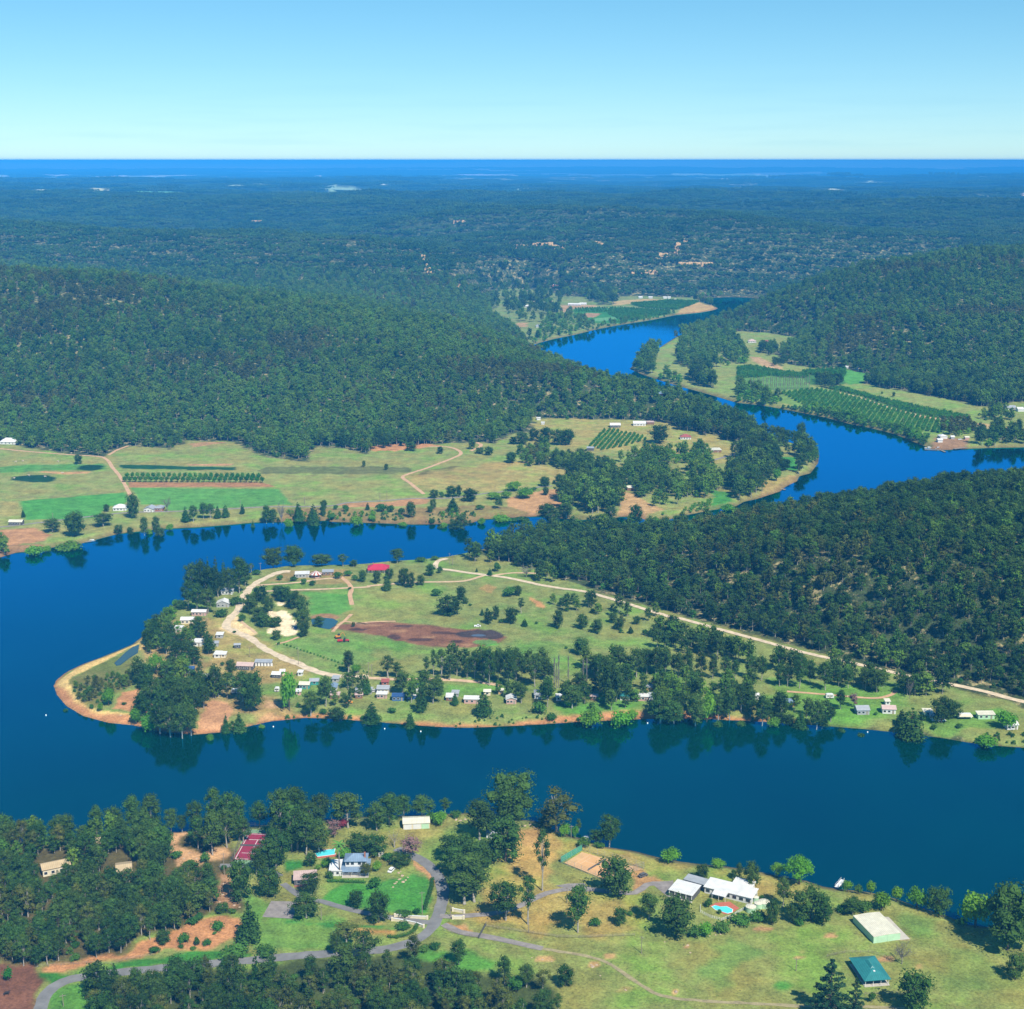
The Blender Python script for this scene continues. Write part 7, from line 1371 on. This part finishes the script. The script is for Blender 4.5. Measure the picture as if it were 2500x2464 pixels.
hutat('F3', 1082, 1108, 46, 8, 'grey-roofed house alone in the near hillside wood', 'hip', 'grey', 'grey', 3.0, 0, 'farmhouse', 'house', None, 2)
hutat('F1', 690, 162, 90, 10, 'dark-roofed house in the wood above the far fields', 'hip', 'dark', 'dark', 3.2, 0, 'farmhouse', 'house', None, 3)
hutat('F4', 435, 60, 50, 14, 'pinkish house on the slope above the far bend', 'hip', 'pink', 'brick', 3.5, 0, 'farmhouse', 'house', None, 0)
hutat('F4', 530, 30, 32, 12, 'red-roofed house highest above the far bend', 'hip', 'brick', 'brick', 3.5, 0, 'farmhouse', 'house', None, 0)
hutat('F5', 705, 140, 32, 14, 'white house alone on the right wooded hill', 'gable', 'cream', 'white', 3.5, 0, 'farmhouse', 'house', None, 0)
# ------------------------------------------------------------------ caravans, vehicles, boats
def caravan(v, x, y, w, label, annex=True, rot=0.0):
    X, Y = W(v, x, y); s = w * mpp(v, x, y); r = empty('caravan', X, Y, None, rot); tag(r, label, 'caravan'); L = s * .5; prof = [(-L, .5), (L, .5), (L + .15, 1.4), (L - .1, 2.4), (L - .6, 2.65), (-L + .6, 2.65), (-L + .1, 2.4), (-L - .15, 1.4)]
    mb = MB(); n = 8; mb.add([(p[0], 0, p[1]) for p in prof] + [(p[0], 2.3, p[1]) for p in prof], [tuple(range(n)), tuple(range(2 * n - 1, n - 1, -1))] + [((i + 1) % n, i, n + i, n + (i + 1) % n) for i in range(n)]); mb.build('body', WC['white'], r)
    for xx in (-L * .5, L * .45): MB().box(xx - .5, xx + .5, -.05, .02, 1.4, 2.0).build('window', M['glass'], r)
    MB().box(-.35, .35, -.04, .02, .5, 2.2).build('door', M['door'], r)
    for yy in (0.05, 2.05): MB().add([(.3 * math.cos(t) + .2, yy, .32 + .32 * math.sin(t)) for t in [i * math.pi / 6 for i in range(12)]] + [(.3 * math.cos(t) + .2, yy + .2, .32 + .32 * math.sin(t)) for t in [i * math.pi / 6 for i in range(12)]], [tuple(range(12)), tuple(range(23, 11, -1))] + [((i + 1) % 12, i, 12 + i, 12 + (i + 1) % 12) for i in range(12)]).build('wheel', M['void'], r)
    if annex: a = MB(); a.add([(-L, -2.2, 2.0), (L, -2.2, 2.0), (L, -.06, 2.5), (-L, -.06, 2.5), (-L, -2.2, 1.92), (L, -2.2, 1.92), (L, -.06, 2.42), (-L, -.06, 2.42)], [(0, 1, 2, 3), (7, 6, 5, 4), (0, 4, 5, 1), (1, 5, 6, 2), (3, 7, 4, 0), (2, 6, 7, 3)]); a.build('awning', WC['cream'], r)
    return r
caravan('Z6', 1622, 912, 72, 'large white caravan with awning at the east end of the bank'); caravan('Z6', 915, 808, 40, 'small white caravan behind the round trees', False); caravan('Z4', 1146, 880, 52, 'white caravan under the trees left of a spreading tree', False); caravan('Z4', 1390, 870, 26, 'small white caravan alone left of the tall bright tree', False)
def vehicle(v, x, y, label, col, rot=0.0, ute=False, name='car', cat_='car'):
    X, Y = W(v, x, y); r = empty(name, X, Y, None, rot); tag(r, label, cat_); L, w = 2.2, .88
    p = [(-L, .35), (L, .35), (L, .75), (L - .15, .92), (L - 1.2, 1.0), (-L + .1, 1.0), (-L, .8)]; n = len(p)
    MB().add([(a, -w, b) for a, b in p] + [(a, w, b) for a, b in p], [tuple(range(n)), tuple(range(2 * n - 1, n - 1, -1))] + [((i + 1) % n, i, n + i, n + (i + 1) % n) for i in range(n)]).build('body', col, r)
    c0, c1 = (-.3, 1.0) if ute else (-1.6, .9); q = [(c0, 1.0), (c1 + .5, 1.0), (c1, 1.5), (c0 + .15, 1.5)]; n = 4
    cb = MB().add([(a, -w * .86, b) for a, b in q] + [(a, w * .86, b) for a, b in q], [(0, 1, 2, 3), (7, 6, 5, 4)] + [((i + 1) % n, i, n + i, n + (i + 1) % n) for i in range(n)]).build('windows', M['glass'], r)
    MB().box(c0 + .1, c1 + .05, -w * .84, w * .84, 1.502, 1.56).build('roof', col, r)
    for xx in (-1.35, 1.35):
        for yy in (-w - .02, w - .18): MB().add([(xx + .33 * math.cos(t * math.pi / 6), yy, .33 + .33 * math.sin(t * math.pi / 6)) for t in range(12)] + [(xx + .33 * math.cos(t * math.pi / 6), yy + .2, .33 + .33 * math.sin(t * math.pi / 6)) for t in range(12)], [tuple(range(12)), tuple(range(23, 11, -1))] + [((i + 1) % 12, i, 12 + i, 12 + (i + 1) % 12) for i in range(12)]).build('wheel', M['void'], r)
    return r
M['carwhite'] = plain('white_car_paint', (.78, .78, .77), .3, .04, 1, spec=.5); M['carred'] = plain('red_paint', (.50, .03, .03), .4, .1, 1); M['caryel'] = plain('orange_yellow_paint', (.62, .25, .03), .5, .1, 1); M['carblue'] = plain('blue_paint', (.04, .10, .35), .35, .1, 1); M['carsilver'] = plain('silver_paint', (.5, .5, .5), .35, .06, 1)
vehicle('Z2', 582, 630, 'white car parked nose-out beside the two-storey house', M['carwhite'], 1.2); vehicle('Z5', 762, 484, 'white ute in the paddock above the muddy pit', M['carwhite'], .05, True, 'ute', 'ute'); vehicle('Z3', 40, 590, 'dark car beside the clay court', WC['dark'], .6)
vehicle('Z4', 1815, 935, 'orange car near the lower bank', M['caryel'], .1); vehicle('Z4', 1420, 760, 'blue car behind the canopy hut', M['carblue'], .4); vehicle('Z6', 1500, 925, 'white car beside the small grey hut', M['carwhite'], .1); vehicle('Z5', 150, 868, 'silver car beside the pale cabin pair', M['carsilver'], .5); vehicle('Z4', 1505, 492, 'blue car beside the white sand pit', M['carblue'], 1.3); vehicle('F5', 1500, 812, 'white ute at the far jetty', M['carwhite'], .2, True, 'ute', 'ute')
# red tractor with trailer, orange digger
X, Y = W('Z4', 1800, 572); r = empty('tractor', X, Y, None, .1); tag(r, 'red tractor with trailer left of the muddy pit', 'tractor'); MB().box(-1.2, 1.8, -.5, .5, .8, 1.5).build('engine_cover', M['carred'], r); MB().box(-1.6, -.4, -.7, .7, 1.5, 2.6).build('cab', M['glass'], r); MB().box(-5.6, -2.2, -1.1, 1.1, .8, 1.5).build('trailer', M['carred'], r)
for xx, rr in ((-1.2, .8), (1.4, .5), (-4, .5)):
    for yy in (-1.15, .85): MB().add([(xx + rr * math.cos(t * math.pi / 6), yy, rr + rr * math.sin(t * math.pi / 6)) for t in range(12)] + [(xx + rr * math.cos(t * math.pi / 6), yy + .3, rr + rr * math.sin(t * math.pi / 6)) for t in range(12)], [tuple(range(12)), tuple(range(23, 11, -1))] + [((i + 1) % 12, i, 12 + i, 12 + (i + 1) % 12) for i in range(12)]).build('wheel', M['void'], r)
X, Y = W('Z4', 1750, 552); r = empty('digger', X, Y, None, .4); tag(r, 'orange digger beside the red tractor', 'digger'); MB().box(-1.6, 1.4, -1, 1, 1.1, 2.0).build('body', M['caryel'], r); MB().box(-.1, 1.3, -.9, .1, 2.0, 3.0).build('cab', M['glass'], r); MB().tube([(1.4, .3, 1.8), (3.4, .3, 3.6), (5.0, .3, 1.0)], .18, 5).build('arm', M['caryel'], r)
for yy in (-1.25, .8): MB().box(-2, 2, yy, yy + .45, 0, .9).build('track', M['void'], r)
def boat(v, x, y, L, label, rot, cab=True, group=None, z=0.0):
    X, Y = W(v, x, y, 0); r = empty('boat', X, Y, z, rot); tag(r, label, 'boat', group); w = L * .17; sec = []
    for i in range(8): f = i / 7; b = w * (1 - max(0, (f - .5) / .5) ** 2.2) + .02; xx = -L / 2 + L * f; k = .25 * f * f; sec.append([(xx, -b, .75 + k), (xx, -b * .7, .05), (xx, 0, -.2), (xx, b * .7, .05), (xx, b, .75 + k)])
    MB().add([p for s in sec for p in s], [(i * 5 + j, (i + 1) * 5 + j, (i + 1) * 5 + j + 1, i * 5 + j + 1) for i in range(7) for j in range(4)] + [tuple(range(5))[::-1]]).build('hull', M['trim'], r)
    MB().add([(s[0][0], s[0][1] * .96, s[0][2] - .08) for s in sec] + [(s[4][0], s[4][1] * .96, s[4][2] - .08) for s in sec], [(i, i + 1, 9 + i, 8 + i) for i in range(7)]).build('deck', WC['cream'], r)
    if cab: MB().box(-L * .15, L * .18, -w * .6, w * .6, .7, 1.9).build('cabin', WC['white'], r); 
    if cab: MB().box(-L * .12, L * .19, -w * .62, w * .62, 1.2, 1.6).build('windscreen', M['glass'], r)
    return r
def jetty(v, pts, w, label, ht=.9, rail=False):
    P_ = [np.array(W(v, *p, z=0)) for p in pts]; c = P_[0]; r = empty('jetty', c[0], c[1], 0); tag(r, label, 'jetty'); mb = MB()
    for a, b in zip(P_[:-1], P_[1:]):
        u = (b - a) / np.linalg.norm(b - a); n = np.array([-u[1], u[0]]) * w / 2; mb.prism([tuple(q) for q in (a - n - c, b - n - c, b + n - c, a + n - c)], ht - .15, ht)
        for f in (.1, .5, .95):
            q = a + (b - a) * f - c
            for s in (-1, 1): MB().box(q[0] + n[0] * s * .8 - .1, q[0] + n[0] * s * .8 + .1, q[1] + n[1] * s * .8 - .1, q[1] + n[1] * s * .8 + .1, -1.5, ht + (.9 if rail else .2)).build('pile', M['wood'], r)
        if rail:
            for s in (-1, 1): q = [a + n * s * .8 - c, b + n * s * .8 - c]; MB().tube([(q[0][0], q[0][1], ht + .9), (q[1][0], q[1][1], ht + .9)], .05, 4).build('rail', M['trim'], r)
    mb.build('deck', M['wood'] if not rail else M['trim'], r)
jetty('Z3', [(1000, 655), (1032, 618)], 1.8, 'small white-railed jetty on the near bank', 1.2, True); jetty('F3', [(1640, 598), (1700, 606), (1735, 612)], 1.6, 'thin timber jetty at the far river point', .8); jetty('F3', [(1680, 632), (1730, 644)], 3.0, 'floating pontoon below the thin jetty', .5); jetty('F1', [(505, 785), (562, 776)], 1.5, 'low timber landing on the far left bank', .6); jetty('F5', [(1262, 880), (1375, 884), (1400, 896)], 2.5, 'long boat landing at the far right bank', .6); jetty('F5', [(1460, 878), (1545, 868)], 3, 'concrete wharf wall right of the far boats', 1.0)
boat('F5', 1290, 870, 9, 'white cruiser nearest the tip of the far landing', .1, True); boat('F5', 1325, 866, 8, 'white cabin boat in the middle of the far landing', .1, True); boat('F5', 1352, 872, 7, 'white boat closest to shore at the far landing', .2, True); boat('F3', 1722, 606, 5, 'small white boat at the end of the thin jetty', .1, False); boat('F3', 1035, 812, 5, 'white dinghy on the far shore below the grove', 1.2, False); boat('Z4', 470, 1003, 4, 'aluminium dinghy on the spit beach', .3, False, None, .5); boat('F1', 540, 772, 4, 'grey dinghy by the low timber landing', .3, False)
M['buoy'] = plain('white_buoy', (.85, .8, .75), .5, .05, 1)
for v, x, y, lb in (('Z4', 1370, 1076, 'white mooring buoy left of the others by the lower bank'), ('Z4', 30, 1008, 'white buoy alone off the sand spit'), ('Z5', 215, 1088, 'mooring buoy off the pale cabins'), ('Z5', 428, 1104, 'mooring buoy further out off the pale cabins'), ('Z5', 1765, 1055, 'mooring buoy near the middle of the lower bank'), ('Z6', 1112, 985, 'mooring buoy off the eastern huts')):
    X, Y = W(v, x, y, 0); mb = MB(); mb.tube([(0, 0, -.4), (0, 0, -.1), (0, 0, .3), (0, 0, .6), (0, 0, .75)], [.16, .32, .38, .25, .08], 10); o = mb.build('buoy', M['buoy']); o.location = (X, Y, 0); tag(o, lb, 'buoy')
# cattle
def cowmesh():
    me = bpy.data.meshes.new('cow_body'); V = [(0, 0, 1.15), (-.8, 0, 1.2), (.8, 0, 1.2), (1.25, 0, 1.45), (1.65, 0, 1.35), (-1.05, 0, 1.0)]; E_ = [(0, 1), (0, 2), (2, 3), (3, 4), (1, 5)]; R = [.42, .38, .38, .2, .14, .05]
    for x in (-.75, .7):
        for y in (-.25, .25): k = len(V); V += [(x, y, .75), (x + .04, y, .4), (x, y, .05)]; R += [.17, .09, .08]; E_ += [(1 if x < 0 else 2, k), (k, k + 1), (k + 1, k + 2)]
    me.from_pydata(V, E_, []); o = bpy.data.objects.new('cow', me); COL.objects.link(o); md = o.modifiers.new('skin', 'SKIN'); sv = me.skin_vertices[0].data
    for i, r0 in enumerate(R): sv[i].radius = (r0, r0)
    sv[0].use_root = True; o.modifiers.new('s', 'SUBSURF').levels = 1; dg = bpy.context.evaluated_depsgraph_get(); m = bpy.data.meshes.new_from_object(o.evaluated_get(dg)); bpy.data.objects.remove(o); return m
_cm = cowmesh(); M['cowdark'] = plain('dark_hide', (.035, .025, .02), .8, .2, 1); M['cowpale'] = plain('pale_hide', (.55, .45, .35), .8, .2, 1); cmd = _cm; cmd.materials.clear(); cmd.materials.append(M['cowdark']); cmp_ = _cm.copy(); cmp_.materials.clear(); cmp_.materials.append(M['cowpale'])
for v, x, y, me, lb in [('Z1', 35, 1318, cmd, 'dark cow standing in the bare brown field')] + [('F1', x, y, cmp_, 'pale cow grazing %s' % l) for x, y, l in ((92, 312, 'highest in the far left field'), (136, 307, 'right of the highest cow in the far left field'), (340, 310, 'left of the lone round tree'), (172, 393, 'on the left rim of the dark waterhole'), (268, 400, 'inside the dark green waterhole'), (82, 410, 'at the left end of the dark waterhole'), (370, 378, 'on the pale strip right of the waterhole'), (420, 262, 'beside the track near the far wood'))]:
    X, Y = W(v, x, y); o = bpy.data.objects.new('cow', me); COL.objects.link(o); o.location = (X, Y, gz(X, Y)); o.rotation_euler = (0, 0, _rk.uniform(-.6, .6) + (math.pi if _rk.random() < .5 else 0)); tag(o, lb, 'cow')
# sandstone cliffs on the far slopes
def cliff(v, x, y, w, hgt, label, seed):
    X, Y, z = hit(v, x, y); s = VIEWS[v][2] * (Y * CP + (CAM_H - z) * SP) / FPX; w = w * s * 1.1; hgt = hgt * s * 1.05; rs = np.random.RandomState(seed); mb = MB(); n = max(3, int(w / 9))
    for i in range(n):
        xx = -w / 2 + w * (i + .5) / n; ww = w / n * rs.uniform(.9, 1.35); hh = hgt * rs.uniform(.35, .95); d = rs.uniform(4, 9); yo = rs.uniform(-4, 4)
        mb.add([(xx - ww / 2, yo - d, -8), (xx + ww / 2, yo - d * .8, -8), (xx + ww / 2, yo + d, -8), (xx - ww / 2, yo + d, -8), (xx - ww * .4, yo - d * .8, hh), (xx + ww * .45, yo - d * .6, hh * rs.uniform(.8, 1.1)), (xx + ww * .4, yo + d * .7, hh), (xx - ww * .4, yo + d * .8, hh)], [(0, 1, 5, 4), (1, 2, 6, 5), (2, 3, 7, 6), (3, 0, 4, 7), (4, 5, 6, 7)])
    o = mb.build('sandstone_cliff', M['rockpale']); o.location = (X, Y, z + 4); tag(o, label, 'cliff', 'sandstone cliffs on the far slopes')
for i, (x, y, w, hg, lb) in enumerate(((30, 398, 60, 9, 'leftmost sandstone cliff above the far bend'), (115, 396, 70, 14, 'broad tan cliff in the line above the far bend'), (180, 400, 44, 9, 'short cliff in the middle of the far line'), (240, 396, 46, 10, 'cliff second from the right of the far line'), (330, 388, 34, 13, 'rightmost orange cliff of the far line'), (627, 390, 16, 8, 'upper orange rock of the scar on the far hillside'), (622, 404, 16, 8, 'middle orange rock of the scar on the far hillside'), (618, 416, 14, 6, 'lowest orange rock of the scar on the far hillside'), (655, 374, 14, 8, 'small cliff just above the orange scar'), (570, 428, 30, 6, 'low cliff left of the orange scar'), (690, 462, 120, 4, 'long thin ledge low on the far hillside'), (500, 488, 90, 3, 'thin ledge left of the long one'), (1255, 526, 24, 10, 'pale outcrop on the right-hand wooded hill'), (1183, 550, 16, 6, 'small outcrop below the pale one'))): cliff('F7', x, y, w, hg, lb, 300 + i)

for i, (x, y, w, lb) in enumerate(((1598, 432, 14, 'top rock of the orange gully on the far hills'), (1606, 448, 20, 'second rock of the orange gully on the far hills'), (1600, 464, 26, 'third rock of the orange gully on the far hills'), (1612, 480, 24, 'fourth rock of the orange gully on the far hills'), (1620, 494, 16, 'lowest rock of the orange gully on the far hills'))): cliff('F6', x, y, w, 5, lb, 340 + i)
cliff('F6', 1735, 298, 40, 6, 'flat cliff high on the far middle ridge', 331); cliff('F6', 970, 306, 34, 9, 'pale patch of rock in the far woodland', 332); cliff('F6', 1732, 545, 26, 10, 'orange rock above the far bend clearings', 333)
_all = np.vstack(PTS); _k = np.ones(len(_all), bool)
for _L, _w, _lab in ROADS:
    _b = (_all[:, 0] > _L[:, 0].min() - 30) & (_all[:, 0] < _L[:, 0].max() + 30) & (_all[:, 1] > _L[:, 1].min() - 40) & (_all[:, 1] < _L[:, 1].max() + 30); _i = np.where(_b)[0]
    if not len(_i): continue
    _d = pdist(_L[::2], _all[_i, 0], _all[_i, 1], False); _bad = _d < _w * .5 + 3.2
    if 'foot of the wooded hill' in _lab:      # the verge below the hill road is kept clear
        _d2 = pdist(_L[::2] - np.array([0, 11.0]), _all[_i, 0], _all[_i, 1], False); _bad |= (_d2 < 10) & (np.arange(len(_i)) % 3 != 0)
    _k[_i[_bad]] = False
build_forest(_all[_k])
